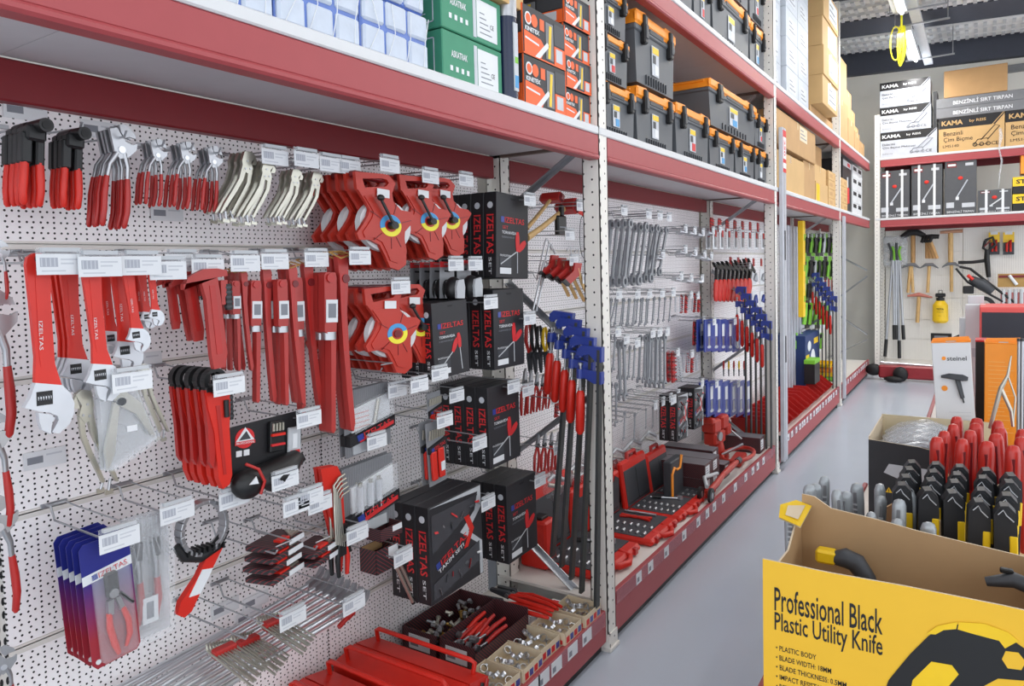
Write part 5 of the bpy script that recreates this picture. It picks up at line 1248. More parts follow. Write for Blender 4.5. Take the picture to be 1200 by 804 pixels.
gx(-1.62, -1.32, 5.24, 5.38, D2, D2+.11, 'grey striped carton lying beside the red bench vise')
def px_(t, nm, fn): b = MB(); fn(b); return b.build(nm, t)
t = thing('bench_vise', 'large red bench vise standing on the deck', 'vise', (-1.56, 5.0, D2), 1.45)
px_(t, 'base', lambda b: (b.cyl((0, 0, 0), (0, 0, .03), .085, m_brick, 16), b.cyl((0, 0, .03), (0, 0, .12), .06, m_brick, 16, .045), b.box(-.12, .06, -.045, .045, .11, .2, m_brick, .012)))
px_(t, 'fixed_jaw', lambda b: (b.box(-.14, -.02, -.05, .05, .2, .29, m_brick, .012), b.box(-.17, -.12, -.05, .05, .27, .31, m_brick, .008)))
px_(t, 'sliding_jaw', lambda b: (b.box(.0, .11, -.05, .05, .2, .3, m_brick, .014), b.box(.1, .18, -.035, .035, .14, .22, m_brick, .01)))
px_(t, 'swivel_bolt', lambda b: b.cyl((-.06, -.06, .17), (-.06, -.045, .17), .032, m_steel, 16))
px_(t, 'spindle_handle', lambda b: (b.cyl((.18, 0, .16), (.24, 0, .16), .014, m_steel, 10), b.cyl((.225, -.09, .1), (.225, .09, .22), .007, m_steel, 8)))
t = thing('pipe_vise', 'red chain pipe vise frame lying on its side', 'vise', (-1.39, 4.93, D2+.03), .1); b = MB(); b.tube([(.1*math.cos(a), .2*math.sin(a), .03+.01*math.cos(a)) for a in [i*2*PI/18 for i in range(18)]], .014, m_brick, 8, closed=True); b.build('frame', t); px_(t, 'base', lambda b: b.box(-.04, .04, -.12, .12, -.029, .02, m_brick, .01)); px_(t, 'screw', lambda b: b.cyl((-.1, -.05, .03), (.03, .02, .1), .009, m_steel, 8))
t = thing('pipe_cutter', 'red pipe cutter with two black wheels on the deck', 'cutter', (-1.32, 4.05, D2+.045), 0); px_(t, 'frame', lambda b: (b.tube([(0, 0, 0), (.01, .14, .02), (.0, .3, .03)], [.016, .02, .016], m_brick, 8), b.tube([(0, -.01, .04), (-.05, .1, .06), (-.02, .25, .05)], .012, m_lgrey, 8)))
for s in (-1, 1): px_(t, 'wheel', lambda b: (b.cyl((s*.03-.008, -.03, 0), (s*.03+.008, -.03, 0), .042, m_black, 18), b.cyl((s*.03-.01, -.03, 0), (s*.03+.01, -.03, 0), .018, m_steel, 12)))
px_(t, 'grip', lambda b: b.tube([(0, .3, .03), (.0, .42, .035), (.0, .6, .04)], [.017, .02, .016], m_brick, 8)); px_(t, 'end_cap', lambda b: b.cyl((0, .6, .04), (0, .66, .04), .02, m_dgrey, 12))

# ---------------------------------------------------------------- bay 3
G = 'red packed tools in the top row of bay three'
for i in range(9): hang(K_CHI, (838+8*i, 268+.6*i), (838+8*i, 292), .24, 2, .05, sy=3.4, desc= 'carded red handled chisel in bay three, '+('first', 'second', 'third', 'fourth', 'fifth', 'sixth', 'seventh', 'eighth', 'ninth')[i]+' stack', group=G, hk=i % 3 == 0, w=.06, hdesc='wire hook with label over carded chisels, '+('left', 'middle', 'right')[(i//3) % 3])
for i in range(8): hang(K_RS, (834+9*i, 255+1*i), (834+9*i, 272), .22, 1, .05, sy=2.8, desc= 'red handled packed tool under beam, '+('first', 'second', 'third', 'fourth', 'fifth', 'sixth', 'seventh', 'eighth')[i]+' from left', group=G, hk=False)
G = 'red handled quick clamps'
for i in range(9): hang(K_QC, (840+5.0*i, 312), (838+4.6*i, 353), .2, 1, .04, sy=2.8, desc= 'black quick clamp with red handle, '+('first', 'second', 'third', 'fourth', 'fifth', 'sixth', 'seventh', 'eighth', 'ninth')[i]+' in row', group=G, hk=False)
hook(A(878, 311, x=XW+.3), 'wire hook with label over red quick clamps', w=.06)
for i in range(6):
    hang(K_RS, (856+9*i, 301+.5*i), (856+9*i, 312), .2, 1, .04, sy=3, desc= ('red packed cutter above clamps, ', 'blue packed cutter above clamps, ')[i > 3]+('first', 'second', 'third', 'fourth', 'fifth', 'sixth')[i], group='packed cutters above the clamps', hk=False)
for i in range(4):
    t = thing('clamp_blister_pack', 'white backed pack hanging behind bar clamps, '+('upper left', 'upper right', 'lower left', 'lower right')[i], 'tool pack', A(884+9*(i % 2), 316+25*(i//2), x=XW+.2), PI/2, 'white backed packs in bay three'); px_(t, 'backing_card', lambda b: b.box(-.06, .06, 0, .004, -.13, 0, m_paper, .001)); px_(t, 'tool', lambda b: b.tube([(-.03, -.012, -.09), (.0, -.014, -.04), (.03, -.012, -.1)], .012, m_blue if i > 1 else m_lgrey, 6))
G = 'blue file packs'
for r, (x0, y0, y1, n, dx) in enumerate(((831, 376, 412, 5, 8.3), (834, 449, 487, 6, 8.6))):
    for i in range(n): hang(K_FILE, (x0+dx*i, y0), (x0+dx*i, y1), .26, 2, .05, sy=3.5, desc= 'blue boxed file set, '+('upper', 'lower')[r]+' row, '+('first', 'second', 'third', 'fourth', 'fifth', 'sixth')[i]+' from left', group=G, hk=i in (0, 3), w=.07, hdesc='wire hook with label over blue file sets, '+('upper', 'lower')[r]+' row, '+('left', 'right')[i > 0])
G = 'yellow and red trowels'
for i in range(5): hang(K_PY if i % 2 else K_PR, (848+6*i, 424), (848+6*i, 441), .2, 1, .04, ('red' if i % 2 == 0 else 'yellow')+' handled plier between the blue file rows, '+('first', 'second', 'third', 'fourth', 'fifth')[i], 'small pliers between file rows', hk=False)
G = 'bar clamps on the second frame'
for i in range(6):
    P = A(873+6.0*i, 338+8*i, y=5.50-.02*i)
    K_BAR.put(P, 'long bar clamp with red handle on second frame, '+('leftmost', 'second', 'third', 'fourth', 'fifth', 'rightmost')[i], G, rot=(0, .0, 0), scale=(.62, 1, 1.12-.04*i))
G = 'bar clamps on the third frame'
for i in range(6):
    P = A(959+4.2*i, 321+5.5*i, y=8.40-.02*i)
    K_BAR.put(P, 'long bar clamp with red handle on third frame, '+('leftmost', 'second', 'third', 'fourth', 'fifth', 'rightmost')[i], G, rot=(0, .0, 0), scale=(.6, 1, 1.1))
def k_rbin():
    t = thing('parts_bin'); b = MB(); q = .004
    side = [(-.17, 0), (.13, 0), (.17, .05), (.05, .15), (-.17, .15)]
    for y in (-.062, .058): b.prism(side, y, y+q, m_rred)
    b.box(-.17, .13, -.06, .06, 0, q, m_rred); b.box(-.17, -.166, -.06, .06, 0, .15, m_rred); b.add([(.13, -.06, 0), (.13, .06, 0), (.17, .06, .05), (.17, -.06, .05)], [(0, 1, 2, 3)], m_rred)
    b.box(.04, .062, -.064, .064, .142, .15, m_rred) if False else None
    b.build('tray', t); b = MB(); b.box(-.175, -.165, -.066, .066, .135, .152, m_rred, .002); b.build('rim', t); return t, .15
K_BIN = Kind(k_rbin, 'bin')
for i in range(16):
    K_BIN.put((-1.49+.004*(i % 3), 5.78+.162*i, D2+.0), 'red open parts bin in the long row, '+('nearest', 'second', 'third', 'fourth', 'fifth', 'sixth', 'seventh', 'eighth', 'ninth', 'tenth', 'eleventh', 'twelfth', 'thirteenth', 'fourteenth', 'second farthest', 'farthest')[i], 'red parts bins', rot=(0, 0, 0), scale=(1.0, 1.2, .95))
t = thing('yellow_handled_tool', 'yellow tube with black grip lying near second pillar', 'tool', (-1.60, 5.62, D2+.03), 0); px_(t, 'tube', lambda b: b.cyl((0, 0, 0), (.25, .02, 0), .02, m_yel, 12)); px_(t, 'grip', lambda b: b.cyl((.25, .02, 0), (.33, .026, 0), .022, m_black, 12))
# ---------------------------------------------------------------- tall things leaning on the second and third pillars
def profile(x, y, z1, lab, red=True, w=.075, d=.03, z0=0.0):
    t = thing('aluminium_straightedge', lab, 'straightedge', (x, y, z0), 0, None); m_al = mat('brushed_aluminium', (196, 200, 208), .35, .35)
    b = MB(); b.box(0, d, 0, w, 0, z1, m_al, .003); b.box(d, d+.001, w*.3, w*.34, 0, z1, m_inkg); b.build('bar', t)
    if red:
        b = MB(); b.box(d+.0002, d+.0014, .004, w-.004, z1-.33, z1-.02, m_bxred); b.box(d+.0014, d+.002, .008, w-.008, z1-.23, z1-.07, m_paper); b.text('250', w/2, z1-.15, .12, .05, d+.0024, m_bxred, rot=-PI/2, face='right', bold=.03); b.box(d+.0014, d+.002, .008, w-.008, z1-.3, z1-.26, m_paper); b.build('length_sticker', t)
        b = MB(); b.box(d+.0002, d+.003, w*.35, w*.6, z1-.98, z1-.76, m_black); b.build('vial_slot', t)
        b = MB(); b.box(d+.0002, d+.003, w*.35, w*.6, z1-1.75, z1-1.55, m_black); b.build('hand_slot', t)
    return t
profile(-1.262, 5.605, 2.50, 'tall aluminium straightedge with red and white 250 sticker strapped to pillar', w=.11, z0=.07)
profile(-1.262, 8.50, 1.98, 'thin aluminium straightedge strapped to the third pillar', red=False, w=.06, z0=.07)
for i in range(5):
    profile(-1.60, A(920+3.4*i, 400, x=-1.60).y, 1.72, 'plain aluminium profile behind second pillar, '+('first', 'second', 'third', 'fourth', 'fifth')[i], red=False, w=.03, d=.04, z0=D2+.001)['group'] = 'plain aluminium profiles'
t = thing('spirit_level', 'long yellow spirit level standing behind second pillar', 'level', A(937, 432, x=-1.5), 0); t.location.z = 1.03
b = MB(); b.box(0, .05, -.05, .05, 0, .94, m_yel, .004); b.build('frame', t)
for z in (.15, .45, .75): b = MB(); b.box(.0501, .053, -.02, .02, z, z+.06, m_lime, .002); b.build('vial', t)
# ---------------------------------------------------------------- bay 3 end and bay 4 goods (small in view)
rnd = random.Random(21)
def k_garden(m1, m2):
    def fn():
        t = thing('garden_tool_pack'); b = MB(); b.box(-.045, .045, 0, .004, -.2, .02, m2, .001); b.build('backing_card', t)
        b = MB(); b.tube([(-.02, -.02, -.17), (-.01, -.024, -.1), (.01, -.02, -.02)], .014, m1, 6); b.tube([(.02, -.018, -.17), (.0, -.02, -.1), (-.01, -.018, -.03)], .011, m_black, 6); b.build('tool', t); return t, .2
    return fn
KG = [Kind(k_garden(m_lime, m_black), 'garden tool pack'), Kind(k_garden(m_lgrey, m_dgrey), 'garden tool pack'), Kind(k_garden(m_black, m_lime), 'garden tool pack'), Kind(k_garden(m_lime, m_paper), 'garden tool pack')]
rows = [(0, 276, 300, 943, 978, 8, (2, 0, 2, 0, 1, 2, 0, 2)), (1, 303, 328, 942, 978, 8, (0, 2, 1, 2, 2, 0, 2, 2)), (2, 330, 352, 940, 956, 4, (1, 2, 1, 1)), (3, 352, 385, 940, 976, 7, (3, 0, 3, 0, 3, 1, 0)), (4, 388, 412, 930, 960, 6, (3, 0, 3, 1, 1, 3))]
rw = ['top', 'second', 'third', 'fourth', 'lowest']; cn = ['first', 'second', 'third', 'fourth', 'fifth', 'sixth', 'seventh', 'eighth']; kn = ['green tool on black card', 'grey tool on dark card', 'black tool on green card', 'green tool on white card']
for r, y0, y1, xa, xb, n, kk in rows:
    for i in range(n):
        px = xa+(xb-xa)*i/(n-1)
        hang(KG[kk[i]], (px, y0), (px, y1), .22, 1, .05, sy=1.9, desc=kn[kk[i]]+', '+rw[r]+' row, '+cn[i]+' from yellow level', group='packed garden tools in bay three', hk=r == 0, w=.05, hdesc='wire hook with label above garden tools, '+cn[i], wall=XW)
G = 'orange packs in bay three'
for i in range(4): hang(K_RS, (967+4*i, 326), (967+4*i, 340), .22, 1, .05, 'orange red pack above the far bar clamps, '+cn[i], G, hk=False)
t = thing('pressure_washer_box', 'navy blue box with white machine picture and yellow logos', 'carton', (-1.62, 8.0, D2), 0); m_navy = mat('navy_print', (30, 56, 108), .5)
px_(t, 'box', lambda b: b.box(-.17, .15, -.38, .36, 0, .62, m_navy, .004))
px_(t, 'box_print', lambda b: (b.sphere((.15, .0, .3), .14, m_paper, 14, 8, (.03, 1, 1.1)), b.sphere((.15, -.18, .5), .09, m_paper, 12, 6, (.03, 1, .6)), b.box(.15, .152, .05, .28, .5, .56, m_yel), b.box(.15, .152, -.36, -.2, .36, .42, m_yel), b.box(.15, .152, -.33, .3, .0, .06, m_paper), b.box(.151, .153, .2, .28, .08, .2, m_yel)))
t = thing('garden_pack', 'pale green and black pack standing before the navy box', 'carton', (-1.42, 7.68, D2+.15), 0); px_(t, 'box', lambda b: b.box(-.05, .05, -.13, .13, 0, .2, m_black, .003)); px_(t, 'lid', lambda b: b.box(-.052, .052, -.135, .135, .2, .24, m_lime, .003))
for i in range(5):
    t = thing('broom_head', 'pale bristle brush hanging low beyond second pillar, '+cn[i], 'brush', A(925+5*i, 395+14*i, x=-1.6), PI/2, 'pale brushes beyond second pillar'); px_(t, 'block', lambda b: b.box(-.08, .08, -.02, .02, -.02, .02, m_wood if i % 2 else m_paper, .004)); px_(t, 'bristles', lambda b: b.box(-.078, .078, -.016, .016, -.09, -.02, m_dgrey if i % 2 else m_lgrey, .003))
G = 'yellow and orange trays'
for i in range(4):
    t = thing('plastic_tray', ('yellow', 'orange', 'yellow', 'green')[i]+' plastic tray stacked in the far bay, '+('topmost', 'second', 'third', 'lowest')[i], 'tray', (-1.52, 8.85+.02*i, D2+.16-.052*i), .1*i, G); px_(t, 'tray', lambda b: (b.box(-.15, .1, -.16, .16, 0, .008, (m_yel, m_org, m_yel, m_lime)[i]), b.box(-.15, .1, .15, .16, 0, .045, (m_yel, m_org, m_yel, m_lime)[i]), b.box(-.15, .1, -.16, -.15, 0, .045, (m_yel, m_org, m_yel, m_lime)[i]), b.box(-.15, -.14, -.16, .16, 0, .045, (m_yel, m_org, m_yel, m_lime)[i])))
    px_(t, 'handle', lambda b: b.box(.1, .12, -.03, .03, .01, .03, m_rred, .003))
# ================================================================ goods on the shelves above
Z1, Z2 = 2.131, 2.896
def ext(pl, pr, pb, pt, x=-1.3):
    return A(pl, pb, x=x).y, A(pr, pb, x=x).y, A(pl, pt, x=x).z
# wrapped white paper packs
m_bfilm = mat('blue_tint_film', (110, 140, 214), .2, alpha=.8)
m_tow = mat('white_paper_roll', (198, 207, 220), .7, noise=.06, nscale=30, bump=.6)
def k_towel():
    t = thing('paper_towel_pack'); W, D, H = .13, .22, .155
    b = MB(); b.box(-W, W, .004, D, .002, H-.002, m_bfilm, .006); b.build('wrapper', t)
    for i in range(3):
        for j in range(2):
            b = MB(); x0 = -W+.003+i*(2*W)/3; z0 = .006+j*H/2; b.box(x0, x0+2*W/3-.009, -.004, .03, z0, z0+H/2-.011, m_tow, .006); b.build('paper_stack', t)
    b = MB()
    for i in range(4): b.tube([(-W+.02+.07*i, -.006, .01), (-W+.05+.06*i, -.012, H*.45), (-W+.03+.075*i, -.006, H-.01)], .0012, m_paper, 4)
    b.build('film_crease', t); return t, H
K_TOW = Kind(k_towel, 'paper pack')
for r in range(3):
    for c in range(5):
        y = 1.475-.264*c+(.05*(r % 2) if c else 0)
        if y < .6+.1*r: continue
        K_TOW.put((XF-.03-.01*(r % 2), y, Z1+.158*r), 'blue wrapped white paper pack, '+('bottom', 'middle', 'top')[r]+' layer, '+('next to the green boxes', 'second from green boxes', 'third from green boxes', 'fourth from green boxes', 'fifth from green boxes')[c], 'blue wrapped paper packs')
# green cartons
for i in range(2):
    z = Z1+.152*i
    t = thing('green_carton', 'green carton with white label, '+('lower' if i == 0 else 'upper')+' of the two', 'carton', (-1.31-.0*i, 1.835, z), 0, 'green cartons')
    px_(t, 'box', lambda b: b.box(-.33, 0, -.155, .155, 0, .148, m_green, .003))
    px_(t, 'carton_print', lambda b: (b.box(0, .0012, .02, .13, .015, .13, m_paper), b.box(0, .0014, .0, .016, .01, .135, m_inkl), b.text('ASKATRAK', -.075, .085, .08, .02, .0014, m_paper, face='right', bold=.02), [b.box(.0012, .0018, .035+.0, .1-.01*q, .03+.015*q, .033+.015*q, m_inkg) for q in range(5)], [b.box(0, .0012, -.12+.027*q, -.108+.027*q, .035, .05, m_paper) for q in range(4)], b.text('CE', .1, .06, .02, .014, .002, m_ink, face='right')))
    px_(t, 'side_panel_print', lambda b: [b.box(x0, x1, -.1562, -.155, z0, z1, m_inkl) for (x0, x1, z0, z1) in ((-.2, -.03, .125, .128), (-.2, -.03, .02, .023), (-.2, -.197, .02, .128), (-.033, -.03, .02, .128), (-.17, -.06, .1, .103), (-.17, -.06, .045, .048))])
gbox(-1.66, -1.29, 1.77, 2.10, Z1+.306, Z1+.56, m_card2, 'tan_carton', 'large plain tan carton resting on the green cartons', lab=[tape()])
t = thing('spray_bottle', 'dark round bottle with silver cap beside green cartons', 'bottle', (-1.32, 2.035, Z1), 0); px_(t, 'bottle', lambda b: b.cyl((0, 0, 0), (0, 0, .27), .036, mat('navy_gloss', (26, 38, 66), .25), 20)); px_(t, 'cap', lambda b: b.cyl((0, 0, .27), (0, 0, .33), .037, m_steel, 20)); px_(t, 'label', lambda b: (b.box(.034, .038, -.012, .012, .03, .25, m_inkl), b.box(.036, .0385, -.01, .012, .04, .08, m_lblue), b.box(.037, .0388, -.008, .01, .12, .14, m_lime)))
# orange and black tool cartons
m_kor = mat('carton_orange', (236, 98, 40), .5)
def kin(x1, y0, y1, z0, h, label, deep=.34):
    W = (y1-y0)/2; t = thing('power_tool_carton', label, 'carton', (x1, (y0+y1)/2, z0), 0, 'orange and black tool cartons')
    px_(t, 'box', lambda b: b.box(-deep, 0, -W, W, 0, h, m_bx, .002))
    def face(b, f, w, x):   # f 'right' prints on +x, 'front' prints on -y
        def bx(u0, u1, v0, v1, m, k=.001):
            if f == 'right': b.box(x, x+k, u0, u1, v0, v1, m)
            else: b.box(u0, u1, x-k, x, v0, v1, m)
        def qd(pts, m, k): b.quad([((x+k, u, v) if f == 'right' else (u, x-k, v)) for u, v in pts], m)
        a = -w/2 if f == 'right' else -w; 
        qd([(a+.02*w, .03*h), (a+.40*w, .03*h), (a+.5*w, .28*h), (a+.4*w, .42*h), (a+.02*w, .48*h)], m_kor, .0012)
        qd([(a+.04*w, .32*h), (a+.35*w, .26*h), (a+.35*w, .30*h), (a+.04*w, .36*h)], m_paper, .0016)
        qd([(a+.25*w, .02*h), (a+.36*w, .02*h), (a+.6*w, .36*h), (a+.54*w, .42*h)], m_paper, .002)
        bx(a+.52*w, a+.7*w, .08*h, .85*h, m_mgrey, .0012); bx(a+.72*w, a+.98*w, .45*h, .9*h, m_dgrey, .0012); bx(a+.72*w, a+.98*w, .03*h, .42*h, m_kor, .0012); bx(a+.76*w, a+.92*w, .1*h, .38*h, m_inkl, .0018)
        bx(a+.38*w, a+.48*w, .62*h, .85*h, m_kor, .0012); qd([(a+.56*w, .1*h), (a+.62*w, .1*h), (a+.66*w, .8*h), (a+.6*w, .8*h)], m_yel, .002)
        bx(a, a+w, 0, .03*h, m_kor, .0013); bx(a+.985*w, a+w, 0, h, m_kor, .0014)
        for q, mm in ((.11, m_paper), (.25, m_kor)):
            c = a+q*w; r = .075*w; pts = [(c+r*math.cos(2*PI*i/14), .74*h+r*math.sin(2*PI*i/14)*1.0) for i in range(14)]; qd(pts, mm, .0016)
        c = a+.11*w; r = .055*w; qd([(c+r*math.cos(2*PI*i/14), .74*h+r*math.sin(2*PI*i/14)) for i in range(14)], m_kor, .002)
        b.text('KINETEX', a+.2*w, .53*h, .32*w, .09*h, x+.002 if f == 'right' else x-.002, m_paper, face='right' if f == 'right' else 'front', bold=.03)
    px_(t, 'front_print', lambda b: face(b, 'right', 2*W, 0)); px_(t, 'side_print', lambda b: face(b, 'front', deep, -W))
    return t
kin(-1.285, 2.085, 2.375, Z1, .165, 'orange and black tool carton, lower of the left pair'); kin(-1.285, 2.085, 2.375, Z1+.167, .165, 'orange and black tool carton, upper of the left pair')
for i in range(4): kin(-1.30+.006*(i % 2), 2.395, 2.60, Z1+.118*i+.0, .116, 'orange and black tool carton, '+('bottom', 'second from bottom', 'third from bottom', 'top')[i]+' of the tall stack', .42)
# tool boxes
m_tbg = mat('toolbox_grey', (84, 88, 93), .5, noise=.03)
def k_tbox(w=.4, stk=0):
    def fn():
        t = thing('plastic_toolbox'); W = w/2; D = .2; b = MB(); H = .2
        pr = [(-W*.93, 0), (W*.93, 0), (W, H*.86), (-W, H*.86)]
        b.prism(pr, .008, D, m_tbg); b.box(-W-.004, W+.004, .002, D+.004, H*.8, H*.9, m_tbg, .004)
        for q in range(9): b.box(-W*.5+W*q*.125-.002, -W*.5+W*q*.125+.002, .003, .01, .005, .035, m_dgrey)
        b.build('body', t)
        b = MB(); b.prism([(-W-.002, H*.9), (W+.002, H*.9), (W*.97, H*1.12), (W*.5, H*1.14), (W*.42, H*1.09), (-W*.42, H*1.09), (-W*.5, H*1.14), (-W*.97, H*1.12)], .004, D, m_org); b.box(-W*.36, W*.36, .0, .012, H*.84, H*.95, m_dgrey, .004); b.box(-W-.003, W+.003, -.002, .012, H*.92, H*1.1, m_org, .006); b.box(-W, W, .02, D-.02, H*1.0, H*1.13, m_org, .01); b.build('lid', t)
        for s in (-1, 1): b = MB(); b.box(s*W*.66-.015, s*W*.66+.015, -.012, .01, H*.62, H*1.08, m_black, .005); b.box(s*W*.66-.012, s*W*.66+.012, -.015, -.01, H*.7, H*.92, m_dgrey, .002); b.build('latch', t)
        b = MB(); b.box(-W*.22, W*.12, .0035, .006, H*.22, H*.7, m_inkl); b.box(-W*.2, W*.1, .002, .004, H*.58, H*.68, m_yel); b.box(-W*.1, W*.08, .002, .004, H*.24, H*.4, (m_lblue, m_bxred, m_paper)[stk]); b.box(-W*.18, -W*.05, .002, .004, H*.42, H*.55, m_dgrey); b.build('product_sticker', t)
        return t, H
    return fn
KT = [Kind(k_tbox(.4, i), 'toolbox') for i in range(3)]
def tb(pl, pr, pb, pt, z, label, k=0, x=-1.31, dx=0):
    y0 = A(pl, pb, x=x).y; y1 = A(pr, pb, x=x).y; h = A((pl+pr)/2, pt, x=x).z-A((pl+pr)/2, pb, x=x).z
    return KT[k].put((x, (y0+y1)/2, z), label, 'grey plastic toolboxes with orange lids', scale=((y1-y0)/.4, 1.35, h/.228))
def tbs(y0, w, z, h, label, k=0, x=-1.31): return KT[k].put((x, y0+w/2, z), label, 'grey plastic toolboxes with orange lids', scale=(w/.4, 1.35, h/.228))
N = 'grey toolbox with orange lid, '
Y = lambda p: A(p, 160, x=-1.31).y
tbs(2.70, Y(746)-2.70, Z1, .22, N+'bottom of the stack nearest the pillar', 0); tbs(2.70, Y(739)-2.70, Z1+.228, .195, N+'middle of the stack nearest the pillar', 1); tbs(2.70, Y(738)-2.70, Z1+.43, .175, N+'top of the stack nearest the pillar', 2)
y = Y(747)+.01
tbs(y, Y(791)-y, Z1, .27, N+'under the tallest box, second stack', 2); tbs(y, Y(793)-y, Z1+.285, .33, N+'tallest box on top of second stack', 2)
y2 = Y(792)+.02; tbs(y2, Y(832)-y2, Z1, .285, N+'with red sticker, third along the edge', 1); tbs(y2+.0, .30, Z1+.285+.02, .16, N+'small one lying on the third box', 0, x=-1.45)
y3 = Y(833); tbs(y3, Y(862)-y3, Z1, .235, N+'fourth along the edge', 0); y4 = Y(863); tbs(y4, Y(885)-y4, Z1, .235, N+'with blue sticker, fifth along the edge', 0); y5 = Y(886); tbs(y5, 5.48-y5, Z1, .24, N+'sixth along the edge, beside second pillar', 2)
tbs(y3, Y(887)-y3, Z1+.252, .27, N+'wide one stacked over fourth and fifth', 0); tbs(y5, 5.48-y5, Z1+.256, .23, N+'stacked above the sixth, beside second pillar', 1)
ys = [A(p, 60, x=-1.31).y for p in (815, 836, 860, 880, 905, 918)]
for i, (a, c, hh, dn) in enumerate(((.1, ys[0], .3, 'nearest on the high shelf'), (ys[0], ys[1], .3, 'second on the high shelf'), (ys[1], ys[3], .34, 'third on the high shelf'), (ys[3], 5.45, .32, 'fourth on the high shelf'))):
    a0 = 3.35 if i == 0 else a
    tbs(a0+.01, c-a0-.02, Z2, hh, N+dn, i % 3); 
    if i > 1: tbs(a0+.01, c-a0-.02, Z2+hh+.02, .3, N+'stacked on the '+('third' if i == 2 else 'fourth')+' of the high shelf', (i+1) % 3)
# white cartons on the high shelf
G = 'white cartons on the high shelf'
for c in range(3):
    for r in range(5):
        x1 = -1.30-(.04 if c == 0 else 0); gbox(x1-.4, x1, 5.62+.44*c, 6.045+.44*c, Z2+.0+.232*r, Z2+.23+.232*r, mat('pale_carton', (184, 190, 198), .6, noise=.03), 'white_carton', 'white carton of the high stack, '+('nearest', 'middle', 'farthest')[c]+' column, '+('bottom', 'second', 'third', 'fourth', 'top')[r]+' layer', grp=G, lab=[lbl(-.6, .6, .2, .75, m_inkl)])
G = 'brown cartons stacked at the shelf edge'
for r in range(4):
    gbox(-1.60, -1.22+.01*(r % 2), 7.15, 7.95, Z2+.12+.262*r, Z2+.38+.262*r, m_card2, 'brown_carton', 'tan carton of the overhanging stack, '+('bottom', 'second', 'third', 'top')[r]+' layer', grp=G, lab=[lbl(-.3, .8, .15, .9), tape()])
gbox(-1.62, -1.32, 7.1, 8.3, Z2, Z2+.115, m_card, 'brown_carton', 'flat brown carton under the overhanging stack', grp=G)
for i, (a, c, h) in enumerate(((8.5, 9.35, .95), (9.38, 9.85, .7), (9.88, 10.3, .55), (10.32, 10.75, .42))):
    gbox(-1.72, -1.32+.0*i, a, c, Z2, Z2+h*.5, m_card, 'brown_carton', 'brown carton in the last bay up high, '+('first', 'second', 'third', 'fourth')[i]+', lower', grp='brown cartons in the last bay', lab=[tape()])
    gbox(-1.70, -1.33-.02*i, a+.02, c-.03, Z2+h*.5+.002, Z2+h, m_card2, 'brown_carton', 'brown carton in the last bay up high, '+('first', 'second', 'third', 'fourth')[i]+', upper', grp='brown cartons in the last bay', lab=[tape()])
# bay 3 lower shelf cartons
G = 'brown cartons on the lower shelf'
yy = lambda p, q=210: A(p, q, x=-1.31).y
gbox(-1.66, -1.30, 5.66, yy(941), Z1, Z1+.30, m_card2, 'brown_carton', 'crumpled brown carton wrapped in film beside the straightedge', grp=G, lab=[tape(m_film2)])
gbox(-1.66, -1.31, yy(941)+.02, yy(955), Z1, Z1+.33, m_card, 'brown_carton', 'upright brown carton right of the crumpled one', grp=G, lab=[tape()])
gbox(-1.68, -1.29, 5.66, yy(953), Z1+.335, Z1+.60, m_card, 'brown_carton', 'big brown carton topmost beside the straightedge', grp=G, lab=[lbl(.1, .5, .5, .95, m_cardin), tape()])
gbox(-1.60, -1.31, yy(956), yy(970), Z1, Z1+.20, m_card2, 'brown_carton', 'small tan carton with yellow figure sticker', grp=G, lab=[lbl(-.9, -.4, .1, .9, m_yel, extra=False)])
gbox(-1.60, -1.32, yy(956), yy(969), Z1+.202, Z1+.36, m_card2, 'brown_carton', 'small tan carton on the one with yellow sticker', grp=G, lab=[tape()])
gbox(-1.72, -1.42, yy(956), yy(976), Z1+.362, Z1+.62, m_card, 'brown_carton', 'brown carton standing high behind small cartons', grp=G, lab=[tape()])
for i in range(4):
    for r in range(4): gbox(-1.56, -1.31, yy(971)+.31*i, yy(971)+.31*i+.3, Z1+.092*r, Z1+.09+.092*r, m_card2, 'small_carton', 'small brown carton, '+('bottom', 'second', 'third', 'top')[r]+' layer, '+('nearest', 'second', 'third', 'farthest')[i]+' pile on lower shelf', grp='small brown cartons', lab=[lbl(-.5, .5, .3, .7, m_card, extra=False)])
t = thing('compressor_box', 'black carton with red tool picture in the last bay', 'carton', (-1.33, 9.35, Z1), 0); px_(t, 'box', lambda b: b.box(-.3, 0, -.33, .33, 0, .62, m_bxs, .003)); px_(t, 'box_print', lambda b: (b.box(0, .002, -.1, .15, .12, .3, m_bxred), b.sphere((.0, .02, .2), .1, m_bxred, 12, 8, (.05, 1, 1)), b.box(0, .003, -.02, .06, .3, .42, m_lgrey), b.box(0, .002, -.3, .3, .53, .6, m_lgrey), b.box(0, .003, .0, .2, .545, .585, m_bxred)))
for r in range(4):
    for c in range(2): gbox(-1.6, -1.32, 9.72+.42*c, 10.12+.42*c, Z1+.152*r, Z1+.15+.152*r, m_white, 'white_carton', 'white carton in the last bay, '+('bottom', 'second', 'third', 'top')[r]+' layer, '+('left', 'right')[c]+' column', grp='white cartons in the last bay', lab=[lbl(-.8, .5, .6, .9, m_ink, extra=False)])
